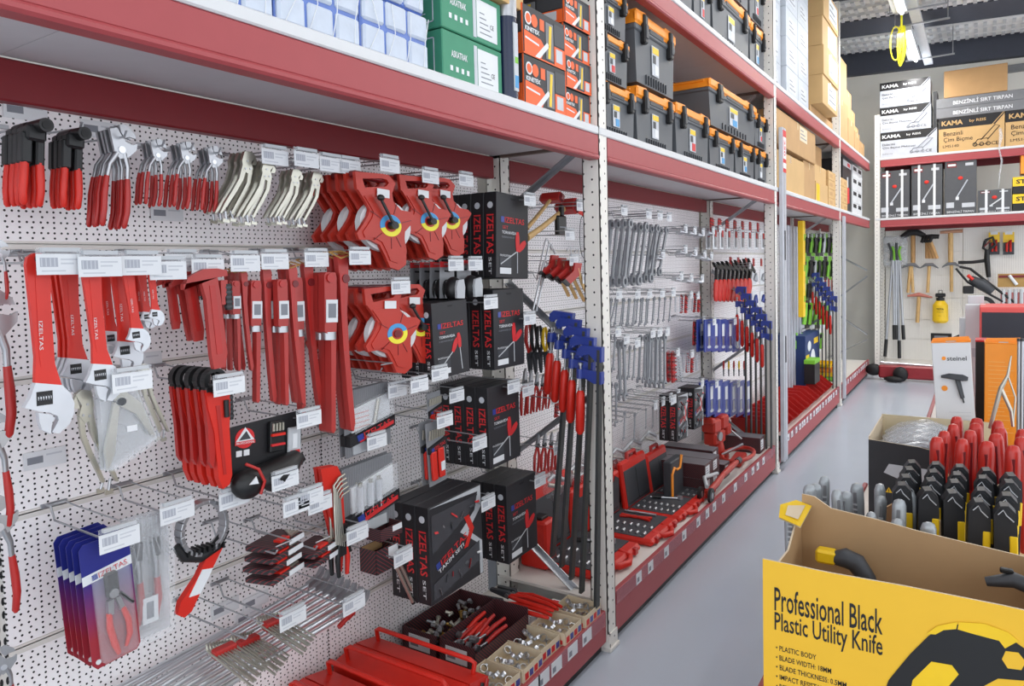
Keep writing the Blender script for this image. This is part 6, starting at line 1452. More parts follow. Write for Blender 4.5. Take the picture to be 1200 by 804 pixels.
# ================================================================ back rack goods
ZB1, ZB2 = 2.127, 2.927
def bbox(xl, xr, z0, z1, m, name, label, cat='carton', grp=None, depth=.4, y=YB+.02, pr=None):
    t = thing(name, label, cat, ((xl+xr)/2, y, z0), 0, grp); W = (xr-xl)/2; H = z1-z0
    px_(t, 'box', lambda b: b.box(-W, W, 0, depth, 0, H, m, .003))
    if pr: px_(t, 'front_print', lambda b: pr(b, W, H))
    return t
def p_kama(brown):
    ink = m_ink
    def f(b, W, H):
        b.prism([(-W, H*.68), (W*.62, H*.68), (W*.95, H), (-W, H)], -.002, 0, m_ink)
        b.text('KAMA', -W*.58, H*.84, W*.66, H*.14, -.003, m_card2 if brown else m_paper, bold=.03); b.text('by REIS', W*.2, H*.84, W*.5, H*.1, -.003, m_card2 if brown else m_paper, bold=.01)
        b.prism([(W*.66, H*.68), (W*.72, H*.68), (W*.99, H*.96), (W*.99, H)], -.002, 0, m_ink)
        if brown: b.text('Benzinli', -W*.55, H*.53, W*.6, H*.13, -.003, m_ink); b.text('Çim Biçme', -W*.4, H*.34, W*.9, H*.15, -.003, m_ink); b.text('LM5140', -W*.62, H*.16, W*.5, H*.08, -.003, m_ink)
        else: b.text('Elektrikli', -W*.68, H*.52, W*.45, H*.09, -.003, m_ink); b.text('Çim Biçme Makinesi', -W*.32, H*.38, W*1.15, H*.1, -.003, m_ink); b.text('ELM3310', -W*.72, H*.14, W*.35, H*.06, -.003, m_inkg)
        b.text('CE', W*.72, H*.14, W*.22, H*.1, -.003, m_ink)
        ln = m_ink if brown else m_inkg
        b.tube([(W*.1, -.003, H*.14), (W*.2, -.003, H*.28), (W*.5, -.003, H*.3), (W*.52, -.003, H*.14), (W*.1, -.003, H*.12)], .006, ln, 4, flat=.3); b.tube([(W*.3, -.003, H*.26), (W*.72, -.003, H*.66), (W*.86, -.003, H*.62), (W*.5, -.003, H*.26)], .006, ln, 4, flat=.3)
        for x in (.12, .32, .52): b.ring(W*x, H*.14, H*.06, H*.04, -.004, -.002, ln, 12)
    return f
def XB(p, q=190): return A(p, q, y=YB+.02).x
for i, (xr, dz) in enumerate(((1098, .0), (1091, .33), (1090, .66))): bbox(XB(1031), XB(xr), ZB2+dz, ZB2+dz+.325, mat('carton_white_grey', (188, 194, 204), .6), 'mower_carton', 'white mower carton with black band, '+('bottom', 'middle', 'top')[i]+' of the stack', grp='white mower cartons', pr=p_kama(0))
bbox(XB(1100), XB(1177), ZB2, ZB2+.43, m_card2, 'mower_carton', 'tan petrol mower carton with black band, complete one', grp='tan mower cartons', pr=p_kama(1)); bbox(XB(1178), XB(1178)+.76, ZB2, ZB2+.43, m_card2, 'mower_carton', 'tan petrol mower carton with black band, cut by right edge', grp='tan mower cartons', pr=p_kama(1))
for i in range(2): bbox(XB(1097), XB(1097)+1.6, ZB2+.432+.125*i, ZB2+.555+.125*i, m_mgrey, 'trimmer_carton', 'long grey trimmer carton with white lettering, '+('lower' if i == 0 else 'upper')+' one', grp='long grey cartons', depth=.3, pr=lambda b, W, H: (b.text('BENZİNLİ SIRT TIRPAN', -W*.38, H*.5, W*.78, H*.5, -.003, m_paper, bold=.02), b.text('BENZİNLİ', W*.6, H*.5, W*.3, H*.5, -.003, m_paper, bold=.02)))
bbox(XB(1106), XB(1180), ZB2+.684, ZB2+1.02, m_card, 'brown_carton', 'plain brown carton lying on long grey cartons', depth=.35)
bbox(XB(1091)+.02, XB(1100)-.02, ZB2+.33, ZB2+.8, m_dgrey, 'dark_carton', 'narrow dark grey carton between white and tan mower cartons', depth=.3, y=YB+.1)
t = thing('hanging_film', 'torn strip of clear wrapping film dangling from the upper beam', 'film', A(1172, 160, y=YB-.012), 0); px_(t, 'strip', lambda b: b.tube([(0, 0, .1), (.01, -.004, .0), (-.01, -.004, -.15), (.02, -.004, -.3), (.0, -.004, -.45), (-.01, -.004, -.62)], [.02, .03, .012, .016, .012, .004], m_film2, 6, flat=.4))
m_gb = mat('machine_box_grey', (76, 78, 82), .35)
def p_mach(b, W, H):
    b.box(-W*.85, -W*.25, -.003, 0, H*.86, H*.95, m_drd); b.box(-W*.8, -W*.3, -.004, -.002, H*.885, H*.925, m_paper); b.box(W*.3, W*.8, -.003, 0, H*.88, H*.93, m_inkl)
    b.tube([(-W*.25, -.004, H*.3), (W*.45, -.004, H*.62)], .012, m_inkl, 5, flat=.2); b.sphere((W*.0, -.004, H*.66) if H > W else (W*.3, -.004, H*.7), .028, m_ored, 10, 6, (1, .1, .8)); b.box(-W*.3, -W*.1, -.004, 0, H*.26, H*.32, m_paper)
    b.box(-W*.9, -W*.4, -.003, 0, H*.12, H*.22, m_inkl); b.box(W*.1, W*.9, -.003, 0, H*.12, H*.2, m_inkl); b.text('BENZİNLİ TIRPAN', 0, H*.05, W*1.7, H*.05, -.003, m_paper)
def straps(W, H): return lambda b: [b.box(s*W*.5-.014, s*W*.5+.014, -.006, -.002, 0, H+.004, m_paper) for s in (-1, 1)]
for i, (a, c, h, st, ds) in enumerate(((1031, 1066, .62, 1, 'leftmost, with two white straps'), (1068, 1104, .66, 1, 'second, with two white straps'), (1107, 1144, .69, 0, 'third, without straps'))):
    x0, x1 = XB(a, 255), XB(c, 255); t = bbox(x0, x1, ZB1, ZB1+h, m_gb, 'machine_carton', 'tall dark grey brush cutter carton, '+ds, grp='dark grey machine cartons', pr=p_mach)
    if st: px_(t, 'strap', straps((x1-x0)/2, h))
x0, x1 = XB(1146, 250), XB(1185, 250); t = bbox(x0, x1, ZB1, ZB1+.28, m_gb, 'machine_carton', 'low wide dark grey machine carton with white straps', grp='dark grey machine cartons', pr=p_mach); px_(t, 'strap', straps((x1-x0)/2, .28))
for i in range(2): bbox(XB(1187), XB(1187)+.45, ZB1+.21*i, ZB1+.205+.21*i, m_black, 'yellow_black_carton', 'black carton with yellow brand band, '+('lower' if i == 0 else 'upper')+' at right edge', grp='yellow and black cartons', depth=.3, pr=lambda b, W, H: (b.box(-W, W, -.003, 0, H*.45, H, m_yel), b.text('STANLEY', 0, H*.72, W*1.7, H*.26, -.004, m_ink, bold=.03)))
bbox(XB(1197, 100), XB(1197, 100)+.1, ZB1+.45, ZB1+.78, m_org, 'orange_carton', 'orange carton edge at the right border of lower shelf', depth=.3)
# ---- tools on the back pegboard
YK = YB+.56
def K3(p, q, d=.06): return A(p, q, y=YK-d)
def stick(name, label, cat, grp, pts, r, m, head):
    P = K3(*pts[0]); t = thing(name, label, cat, P, 0, grp); Q = [K3(*p)-P for p in pts]
    px_(t, 'handle', lambda b: b.tube([tuple(q) for q in Q], r, m, 8)); px_(t, 'head', head); return t
G = 'picks and hammers on the back board'
m_wd2 = mat('worn_wood', (196, 152, 100), .6, noise=.12, nscale=30)
stick('mattock', 'wooden handled axe with black head, top left of back board', 'axe', G, [(1070, 276), (1070, 308)], .028, m_wd2, lambda b: b.tube([(-.14, -.02, -.02), (-.05, -.02, .04), (.05, -.02, .04), (.14, -.02, -.01)], [.03, .045, .045, .03], m_black, 8))
for i in range(4): stick('hatchet', 'wooden handled hatchet hanging in black heap, '+('leftmost', 'second', 'third', 'rightmost')[i]+' handle', 'hatchet', G, [(1086+1.5*i, 280), (1086+4.5*i, 303)], .02, m_wd2, lambda b: b.tube([(-.06+.02*i, -.03, -.05), (-.03+.02*i, -.03, .03), (.05+.02*i, -.03, .02)], [.02, .034, .03], m_black, 8)).location.y -= .07*i
stick('mattock', 'mattock with pale wooden head bar, top row middle', 'mattock', G, [(1114, 272), (1114, 310)], .03, m_wood, lambda b: b.tube([(-.12, -.02, 0), (.14, -.02, .01)], [.02, .024], mat('raw_clay', (190, 140, 110), .6), 6))
for i, (x, y, y2, x2) in enumerate(((1068, 311, 343, 1070), (1067, 311, 343, 1064), (1089, 311, 343, 1087), (1115, 310, 342, 1115))):
    stick('pickaxe', 'pickaxe with dark curved head, second row, '+('left', 'left rear', 'middle', 'right')[i], 'pickaxe', G, [(x, y), (x2, y2)], .02, m_wood, lambda b: b.tube([(-.11, -.02, -.035), (-.04, -.02, .01), (.04, -.02, .01), (.11, -.02, -.04)], [.006, .022, .022, .006], m_mgrey, 6))
stick('hoe', 'hoe with pale red head bar in lower row', 'hoe', G, [(1077, 346), (1075, 378)], .024, m_wood, lambda b: b.tube([(-.14, -.02, -.01), (.0, -.02, .01), (.16, -.02, -.03)], [.012, .03, .012], mat('raw_red_steel', (196, 120, 104), .5), 6))
P = K3(1102, 361, .1); t = thing('pressure_sprayer', 'yellow pressure sprayer bottle with black pump top', 'sprayer', (P.x, P.y, P.z-.2), 0)
px_(t, 'tank', lambda b: (b.cyl((0, 0, .03), (0, 0, .24), .095, m_yel, 18, .09), b.cyl((0, 0, .24), (0, 0, .3), .09, m_yel, 18, .05), b.cyl((0, 0, 0), (0, 0, .03), .07, m_yel, 18, .095))); px_(t, 'pump_head', lambda b: (b.cyl((0, 0, .29), (0, 0, .34), .05, m_black, 14), b.box(-.06, .06, -.03, .03, .35, .4, m_black, .01), b.cyl((0, 0, .33), (0, 0, .36), .03, m_black, 10), b.tube([(-.02, 0, .4), (-.02, 0, .44), (.02, 0, .44), (.02, 0, .4)], .005, m_black, 5))); px_(t, 'lettering', lambda b: (b.text('TETA', .0, .19, .09, .025, -.097, m_ink, bold=.02), b.text('PRESSURE', .0, .15, .08, .012, -.098, m_ink), b.text('5 L', .0, .1, .03, .015, -.098, m_ink)))
P = K3(1049, 295, .08); t = thing('bagged_garden_heads', 'clear bag with green fittings above the poles', 'bag', P, 0); px_(t, 'bag', lambda b: b.box(-.15, .15, -.03, .03, -.2, .22, m_film2, .02)); px_(t, 'fittings', lambda b: [b.tube([(-.08+.05*i, -.04, .12-.05*(i % 2)), (-.04+.03*i, -.05, .0), (-.05+.04*i, -.04, -.12)], .016, m_lime if i % 2 else m_dgrey, 6) for i in range(4)])
for i, (xt, xb, yb, yg) in enumerate(((1046, 1037, 418, 396), (1047, 1048, 398, 392), (1050, 1050, 398, 392), (1052, 1054, 420, 412), (1054, 1059, 398, 392))):
    P = K3(xt, 305, .12); Q = K3(xb, yb, .3); d = Q-P; t = thing('telescopic_pole', 'grey telescopic pole leaning in the corner, '+('leftmost', 'second', 'third', 'fourth', 'rightmost')[i], 'pole', P, 0, 'telescopic poles'); px_(t, 'tube', lambda b: b.cyl((0, 0, 0), tuple(d*.93), .016, mat('pole_grey', (176, 180, 186), .35, .4), 8)); px_(t, 'grip', lambda b: b.cyl(tuple(d*.82), tuple(d), .022, m_black, 8))
P = K3(1148, 300, .12); t = thing('pressure_gun', 'black spray gun lance with red trigger on back board', 'spray gun', P, 0)
px_(t, 'frame', lambda b: (b.tube([(.06, 0, .2), (.14, 0, .24), (.17, 0, .14), (.09, 0, .06), (.04, 0, .1), (.06, 0, .2)], .018, m_black, 8), b.tube([(.08, 0, .08), (.08, 0, -.05), (.1, 0, -.28)], [.026, .034, .026], m_black, 8), b.tube([(.08, 0, -.06), (-.08, 0, -.08), (-.24, 0, -.08)], [.022, .02, .022], m_black, 8))); px_(t, 'trigger', lambda b: b.tube([(.05, -.01, .12), (.12, -.012, .2)], .01, m_drd, 6)); px_(t, 'nozzle', lambda b: b.cyl((.1, 0, -.28), (.105, 0, -.33), .014, m_steel, 8))
for i, x in enumerate((1165, 1182)):
    P = K3(x, 284, .06); t = thing('blister_pack', 'yellow topped blister pack with red tool, '+('left' if i == 0 else 'right')+' of the pair', 'tool pack', P, 0, 'yellow topped blister packs'); px_(t, 'backing_card', lambda b: (b.box(-.06, .06, 0, .006, -.16, .0, m_dgrey), b.box(-.06, .06, 0, .006, .0, .13, m_yel), b.box(-.04, .04, -.002, 0, .1, .14, m_paper))); px_(t, 'tool', lambda b: b.tube([(-.02, -.02, -.12), (-.02, -.03, -.02), (.02, -.03, .03), (.02, -.02, -.12)], .014, m_ored, 6))
P = K3(1150, 335, .35); t = thing('pole_saw', 'black motor tool with long twin tubes and red switch', 'power tool', P, 0)
px_(t, 'tube', lambda b: (b.tube([(-.28, 0, .23), (-.15, 0, .05), (.3, .05, -.25)], .014, m_black, 8), b.tube([(-.24, .03, .25), (-.12, .03, .22), (.38, .05, -.24)], .016, m_black, 8))); px_(t, 'motor', lambda b: (b.tube([(-.12, 0, .1), (.0, 0, .02), (.12, 0, -.08)], [.04, .07, .05], m_dgrey, 10), b.box(-.2, -.08, -.04, .04, -.1, .0, m_black, .01))); px_(t, 'switch', lambda b: b.tube([(-.15, -.03, .14), (-.09, -.04, .08)], .022, m_ored, 8))
P = K3(1152, 360, .35); t = thing('circular_guard', 'black round blade guard with lime mark low on the board', 'tool part', P, 0); px_(t, 'guard', lambda b: b.ring(0, 0, .14, .09, -.03, .03, m_black, 20, 0, PI)); px_(t, 'mark', lambda b: b.box(-.04, .02, -.05, -.03, .0, .04, m_lime, .005))
for i in range(4):
    P = K3(1176+7*i, 352, .3); t = thing('silver_tube_pack', 'silver tube on red board behind the black carton, '+('first', 'second', 'third', 'fourth')[i]+' from left', 'tube', P, 0, 'silver tubes at right'); px_(t, 'tube', lambda b: b.cyl((0, 0, -.16), (0, 0, .14), .022, m_lgrey, 10)); px_(t, 'clip', lambda b: b.box(-.03, .03, .02, .04, -.12, .1, m_ored))
P = K3(1187, 330, .3); t = thing('spanner_card', 'brown and yellow carded tool pack near right edge', 'tool pack', P, 0); px_(t, 'backing_card', lambda b: b.box(-.16, .14, 0, .01, -.07, .1, mat('ochre_card', (170, 134, 74), .6))); px_(t, 'tool', lambda b: (b.tube([(-.04, -.02, .08), (.04, -.02, -.04)], .02, m_paper, 6), b.box(-.15, .12, -.01, 0, .05, .08, m_drd)))
# brush cutter and floor things
t = thing('brush_cutter', 'red and black petrol brush cutter lying before the back rack', 'brush cutter', (-.80, 10.5, 0), 0)
px_(t, 'guard', lambda b: (b.box(-.32, .4, -.05, .08, .03, .2, mat('guard_red', (150, 36, 44), .35), .02),)); px_(t, 'harness', lambda b: (b.sphere((-.38, 0, .13), .10, m_rubber, 10, 6, (1, .6, .8)), b.sphere((-.06, -.12, .1), .10, m_rubber, 10, 6, (.9, .6, 1)), b.sphere((-.13, -.16, .04), .1, m_rubber, 8, 5, (1.2, .7, .4)))); px_(t, 'shaft', lambda b: b.cyl((-.3, .0, .23), (.5, .04, .2), .014, m_chrome, 10))
px_(t, 'engine', lambda b: (b.box(.48, .68, -.16, .06, .02, .2, m_black, .02), b.sphere((.6, -.05, .27), .11, m_ored, 12, 8, (1, .8, .8)), b.cyl((.5, -.17, .06), (.7, -.17, .06), .06, m_black, 12), b.box(.36, .44, -.04, .06, .18, .32, m_black, .01))); px_(t, 'fuel_tank', lambda b: b.sphere((.42, -.12, .14), .07, m_lgrey, 10, 6, (1.2, .7, .8))); px_(t, 'cable', lambda b: b.tube([(.38, 0, .3), (.4, 0, .45), (.48, 0, .56), (.62, 0, .63)], .012, m_black, 6))
t = thing('black_sign_box', 'small black box on grey stem beneath the yellow sprayer', 'box', K3(1103, 396, .3), 0); px_(t, 'box', lambda b: (b.box(-.12, .12, -.02, .03, -.05, .06, m_black, .004), b.box(-.08, .08, -.022, -.02, .0, .03, m_mgrey))); px_(t, 'stem', lambda b: (b.cyl((-.03, 0, -.05), (-.03, 0, -.5), .012, m_lgrey, 8), b.cyl((.03, 0, -.05), (.03, 0, -.5), .012, m_lgrey, 8)))
# ---- ceiling lights
def k_fix(n=1):
    t = thing('tube_light_fixture'); L = 1.45; b = MB(); b.box(-.05, .05, -L/2, L/2, .0, .05, m_lgrey, .006); b.box(-.09, -.05, -L/2, L/2, .01, .02, m_lgrey); b.build('housing', t)
    b = MB(); b.cyl((0, -L/2+.05, -.018), (0, L/2-.05, -.018), .018, m_white_e, 10); b.build('tube', t)
    return t, .1
K_FIX = Kind(k_fix, 'light fixture')
for i, (x, y) in enumerate(((-.70, 7.9), (-.715, 10.05), (-.66, 5.6), (-.6, 3.4))):
    K_FIX.put((x, y, 4.12), 'glowing tube light on the ceiling tray, '+('middle one in view', 'farthest one by the back wall', 'third from back wall', 'fourth from back wall')[i], 'ceiling tube lights', rot=(0, 0, 0))
t = thing('cable_tray', 'perforated metal cable tray holding the tube lights', 'cable tray', (0, 0, 0), 0)
px_(t, 'tray', lambda b: (b.box(-.66, -.56, 2.0, 11.4, 4.18, 4.185, m_lgrey), b.box(-.66, -.655, 2.0, 11.4, 4.185, 4.22, m_lgrey), b.box(-.565, -.56, 2.0, 11.4, 4.185, 4.22, m_lgrey)))
for y in (7.0, 8.75, 9.3, 10.95): px_(t, 'hanger', lambda b: (b.box(-.85, -.3, y, y+.03, 4.165, 4.18, m_steel), b.cyl((-.32, y+.015, 4.17), (-.32, y+.015, 4.6), .006, m_steel, 6), b.cyl((-.83, y+.015, 4.17), (-.83, y+.015, 4.6), .006, m_steel, 6)))
t = thing('cable_coil', 'bright yellow cable coil hanging under the tube light', 'cable', (-.72, 8.765, 4.03), 0); t.scale = (.55, .55, .55); m_ycab = mat('yellow_cable', (244, 236, 30), .4)
for i, (w_, h_, dx) in enumerate(((.09, .32, -.1), (.05, .36, 0), (.04, .34, .02), (.05, .38, -.02), (.03, .3, .04))):
    px_(t, 'loop', lambda b: b.tube([(dx+w_*math.sin(a), .01*i, -h_+h_*math.cos(a)) for a in [q*2*PI/18 for q in range(18)]], .011, m_ycab, 6, closed=True))
px_(t, 'tie', lambda b: b.tube([(0, 0, .27), (0, 0, -.06)], .02, m_ycab, 6))
# ================================================================ island display on the right
ZI = .72
t = thing('display_stand', 'near white display stand with pinkish red edge carrying the knife cartons', 'display stand', (0, 0, 0), 0, 'island display stands')
px_(t, 'top', lambda b: b.box(-.36, 1.1, 1.2, 3.02, ZI-.03, ZI, m_cream, .003)); px_(t, 'edge_strip', lambda b: (b.box(-.375, -.36, 1.2, 3.02, ZI-.06, ZI+.006, m_red, .003), b.box(-.375, 1.1, 1.185, 1.2, ZI-.06, ZI+.006, m_red, .003))); px_(t, 'base', lambda b: b.box(-.3, 1.04, 1.27, 2.96, 0, ZI-.03, m_cream))
t = thing('display_stand', 'far display stand with pink edge carrying heat gun boxes', 'display stand', (0, 0, 0), 0, 'island display stands')
px_(t, 'top', lambda b: b.box(-.2, 1.1, 3.04, 5.2, .79, .82, m_cream, .003)); px_(t, 'edge_strip', lambda b: b.box(-.215, -.2, 3.04, 5.2, .76, .826, m_red, .003)); px_(t, 'base', lambda b: b.box(-.16, 1.04, 3.1, 5.14, 0, .79, m_cream))
# yellow knife carton
T = .004; YX0, YX1, YY0, YY1, YZ = -.325, .12, 1.30, 1.62, 1.05
m_yc = mat('carton_yellow', (236, 186, 42), .55, noise=.02); m_card_in = mat('cardboard_inside', (180, 148, 108), .8, noise=.05, nscale=14)
t = thing('knife_display_carton', 'large yellow open carton printed with a utility knife', 'carton', (YX0, YY0, ZI), 0); HH = YZ-ZI; WW = YX1-YX0; DD = YY1-YY0
px_(t, 'front_panel', lambda b: (b.prism([(0, 0), (WW, 0), (WW, HH-.004), (WW*.8, HH-.001), (WW*.5, HH), (WW*.25, HH-.002), (.0, HH)], 0, T, m_yc, m_cardin), b.box(.004, WW-.004, T, T+.001, 0, HH-.006, m_card_in)))
px_(t, 'side_panel', lambda b: (b.prism([(T+.0006, 0), (DD, 0), (DD, HH+.012), (DD*.6, HH-.05), (DD*.35, HH-.045), (T+.0006, HH-.004)], .0003, T, m_card_in, m_cardin), ) and setattr(b, 'v', [(v[1], v[0], v[2]) for v in b.v]))
px_(t, 'side_panel', lambda b: b.box(WW-T, WW-.0004, T+.0006, DD-T-.0006, 0, HH-.01, m_card_in))
px_(t, 'back_panel', lambda b: b.prism([(WW, 0), (WW, HH-.01), (WW*.93, HH-.012), (WW*.9, HH-.03), (WW*.72, HH-.022), (WW*.5, HH-.012), (WW*.35, HH-.002), (WW*.14, HH+.008), (.03, HH+.028), (T+.0004, HH+.03), (T+.0004, 0)], DD-T, DD, m_card_in, m_cardin))
px_(t, 'bottom_panel', lambda b: b.box(T, WW-T, T, DD-T, .0005, T, m_card_in))
px_(t, 'corner_flap', lambda b: (b.add([(-.03, DD*.8, HH-.008), (-.036, DD*.93, HH+.006), (-.008, DD*1.0, HH+.014), (.026, DD*.96, HH+.01), (.018, DD*.72, HH-.012)], [(0, 1, 2, 3, 4)], m_yel), b.add([(-.018, DD*.82, HH-.003), (-.02, DD*.92, HH+.0075), (.014, DD*.95, HH+.0105), (.01, DD*.78, HH-.004)], [(0, 1, 2, 3)], m_cardin), b.add([(-.03, DD*.8, HH-.011), (-.036, DD*.93, HH+.003), (-.008, DD*1.0, HH+.011), (.026, DD*.96, HH+.007), (.018, DD*.72, HH-.015)], [(4, 3, 2, 1, 0)], m_cardin)))
def p_knife(b):
    y = -.0006
    b.text('Professional Black', .106, HH-.068, .172, .043, y, m_ink, rot=-.0, bold=.01); b.text('Plastic Utility Knife', .106, HH-.113, .172, .043, y, m_ink, bold=.01)
    for i, s in enumerate(('• PLASTIC BODY', '• BLADE WIDTH: 18MM', '• BLADE THICKNESS: 0.5MM', '• IMPACT RESISTANT', '• RETRACTABLE BLADE')):
        b.text(s, .022+len(s)*.0024, HH-.156-.0175*i, len(s)*.0048, .0095, y, m_ink, bold=.01)
    K = lambda pts: [(x*.00093-.008, HH+.018-z*.001) for x, z in pts]
    # printed knife: black body, yellow top strip and slider, opening for the loop
    b.prism(K([(205, 240), (225, 180), (258, 128), (285, 92), (300, 76), (330, 62), (365, 58), (395, 64), (420, 78), (442, 100), (438, 120), (418, 128), (385, 134), (360, 156), (330, 190), (300, 232), (290, 250), (205, 250)]), y-.0006, y, m_black)
    b.prism(K([(283, 88), (298, 72), (328, 58), (326, 70), (308, 76), (296, 86)]), y-.0014, y-.0006, m_yel); b.prism(K([(330, 58), (366, 52), (398, 58), (412, 68), (394, 84), (386, 74), (350, 72), (328, 70)]), y-.0014, y-.0006, m_yel)
    b.prism(K([(262, 170), (290, 132), (320, 130), (330, 142), (300, 190), (280, 206), (258, 190)]), y-.0012, y-.0006, m_yel); b.prism(K([(395, 88), (412, 86), (422, 98), (416, 112), (398, 114), (390, 102)]), y-.0012, y-.0006, m_yc)
px_(t, 'front_print', p_knife)
t = thing('utility_knife', 'yellow and grey knife lying inside the yellow carton', 'knife', A(978, 654, y=1.56), 0); px_(t, 'body', lambda b: b.tube([(-.0, 0, 0), (.02, 0, .004), (.04, 0, -.002), (.06, 0, -.03), (.07, 0, -.08)], [.014, .02, .02, .017, .014], m_dgrey, 10)); px_(t, 'yellow_cap', lambda b: b.box(-.035, .004, -.015, .015, -.012, .016, m_yel, .005))
t = thing('utility_knife', 'black knife end just visible at the right inside carton', 'knife', (.03, 1.5, 1.005), 0); px_(t, 'body', lambda b: b.tube([(-.02, 0, .0), (.02, 0, .012), (.06, 0, .0), (.09, 0, -.05)], [.008, .014, .014, .012], m_dgrey, 10)); px_(t, 'slider', lambda b: b.box(.0, .02, -.006, .006, .022, .03, m_black, .002))
# trays for the standing knives
def tray(x0, x1, y0, y1, z1, lab, m=None, rz=0, nm='open_carton'):
    t = thing(nm, lab, 'carton', ((x0+x1)/2, (y0+y1)/2, ZI), rz, 'open cartons on the island'); W = (x1-x0)/2; D = (y1-y0)/2; H = z1-ZI
    for a in ((-W, W, -D, -D+T), (-W, W, D-T, D), (-W, -W+T, -D+T, D-T), (W-T, W, -D+T, D-T)): px_(t, 'side_panel', lambda b: b.box(*a, 0, H, m or m_card_in))
    px_(t, 'bottom_panel', lambda b: b.box(-W+T, W-T, -D+T, D-T, 0, T, m or m_card_in)); return t
tray(-.31, -.05, 1.64, 1.86, .93, 'brown open carton of silver handled knives behind yellow one')
# carton with the black and red handles: its near side runs obliquely
P1, P2 = A(1096, 613, z=1.0), A(1206, 545, z=1.0); ang = math.atan2(P2.y-P1.y, P2.x-P1.x)
t = thing('open_carton', 'brown open carton holding black and red handled knives', 'carton', (P1.x, P1.y, ZI), ang, 'open cartons on the island'); Lp = (P2-P1).length
px_(t, 'side_panel', lambda b: b.prism([(0, 0), (Lp+.2, 0), (Lp+.2, .3), (Lp*.95, .28), (Lp*.6, .275), (Lp*.3, .28), (0, .278)], 0, T, m_card_in, m_cardin))
px_(t, 'side_panel', lambda b: b.box(0, T, T, .215, 0, .2, m_card_in)); px_(t, 'bottom_panel', lambda b: b.box(T, Lp+.2, T, .215, 0, T, m_card_in)); px_(t, 'side_panel', lambda b: b.box(0, Lp+.2, .216, .22, 0, .2, m_card_in))
m_kred = mat('knife_red', (186, 40, 30), .35, coat=.1); m_kgrey = mat('knife_silver', (160, 166, 170), .35, .25, coat=.3); m_kblk = mat('knife_black', (30, 32, 36), .5)
def k_red():
    t = thing('red_handled_knife'); b = MB(); b.tube([(0, 0, -.3), (0, 0, -.05), (0, 0, -.016), (0, 0, -.003), (0, 0, 0)], [.017, .019, .018, .013, .005], m_kred, 12, flat=.75); b.build('handle', t)
    b = MB(); b.box(-.006, .006, -.0155, -.013, -.16, -.03, m_drd, .001); b.build('slider_track', t); return t, .3
def k_gry():
    t = thing('silver_handled_knife'); b = MB(); b.tube([(0, 0, -.26), (0, 0, -.05), (0, 0, -.014), (0, 0, -.003), (0, 0, 0)], [.012, .0155, .015, .011, .004], m_kgrey, 12, flat=.7)
    b.build('handle', t); b = MB(); b.box(-.004, .004, -.013, -.0095, -.14, -.02, m_mgrey, .001)
    for i in range(4): b.box(-.005, .005, -.0145, -.012, -.05-.012*i, -.046-.012*i, m_lgrey)
    b.build('slider', t); return t, .26
def k_blk():
    t = thing('black_handled_knife'); b = MB(); b.prism([(-.019, -.3), (.019, -.3), (.02, -.045), (.018, -.014), (.006, 0), (-.008, -.002), (-.019, -.02)], -.016, .016, m_kblk)
    b.prism([(-.014, -.02), (-.006, -.006), (.004, -.005), (.012, -.014), (.014, -.03), (.0, -.022)], -.019, -.016, m_kblk); b.build('handle', t)
    b = MB(); b.box(.006, .0205, -.0175, -.012, -.115, -.06, m_yel, .002); b.build('yellow_insert', t)
    b = MB(); b.tube([(-.012, -.0195, -.018), (-.003, -.0195, -.008), (.002, -.0195, -.018), (.014, -.0195, -.03)], .0012, m_lgrey, 4); b.build('edge_line', t); return t, .3
KR, KGY, KBK = Kind(k_red, 'knife'), Kind(k_gry, 'knife'), Kind(k_blk, 'knife')
m_cardin2 = m_cardin
cw = ('leftmost', 'second', 'third', 'fourth', 'rightmost'); rwn = ('nearest', 'second', 'third', 'farthest')
for c, col in enumerate((((1098, 512), (1107, 505), (1117, 497), (1121, 488)), ((1128, 514), (1137, 504), (1143, 496), (1145, 490)), ((1157, 517), (1167, 508), (1172, 501), (1170, 493)), ((1187, 522), (1196, 512), (1198, 503)), ((1218, 528), (1224, 515)))):
    for r, p in enumerate(col):
        KR.put(A(*p, z=1.12), 'red knife handle standing in carton, '+cw[c]+' column, '+rwn[r]+' row', 'red handled knives', rot=(.03, .06*math.sin(c+r*2), .3*math.sin(c*2+r)), scale=1.0)
for c, col in enumerate((((1057, 566), (1062, 557), (1066, 548), (1069, 540)), ((1087, 572), (1091, 561), (1094, 551), (1097, 542)), ((1116, 575), (1119, 563), (1122, 554), (1125, 545)), ((1147, 585), (1150, 572), (1152, 558), (1156, 549)), ((1177, 590), (1180, 578), (1183, 563), (1185, 555)))):
    for r, p in enumerate(col):
        KBK.put(A(*p, z=1.085), 'black knife handle with yellow insert, '+cw[c]+' column, '+rwn[r]+' row', 'black handled knives', rot=(.02, .04*math.sin(c*3+r), .12+.1*math.sin(c+r)), scale=1.0)
gp = ((927, 590), (938, 588), (948, 568), (956, 567), (966, 558), (980, 574), (992, 576), (1004, 566), (1031, 567), (1033, 581), (1065, 575), (1054, 585), (1021, 600), (1051, 608), (1088, 612))
gn = ('leftmost at the flap', 'second from the left', 'third from the left', 'fourth from the left', 'tallest of the left cluster', 'left of the middle gap', 'beside the middle gap', 'tall one in the middle', 'upper one right of middle', 'lower one right of middle', 'beside the black handles', 'just left of black handles', 'low one in front', 'lowest one at front centre', 'rightmost at carton edge')
def back_to(p, z, ymin):
    while A(*p, z=z).y < ymin: z -= .005
    return A(*p, z=z)
for i, p in enumerate(gp): KGY.put(back_to(p, 1.045+.01*(i % 3), 1.66), 'silver knife handle standing in carton, '+gn[i], 'silver handled knives', rot=(.05*math.sin(i), .06*math.sin(i*2.3), .5*math.sin(i*1.7)), scale=1.0)
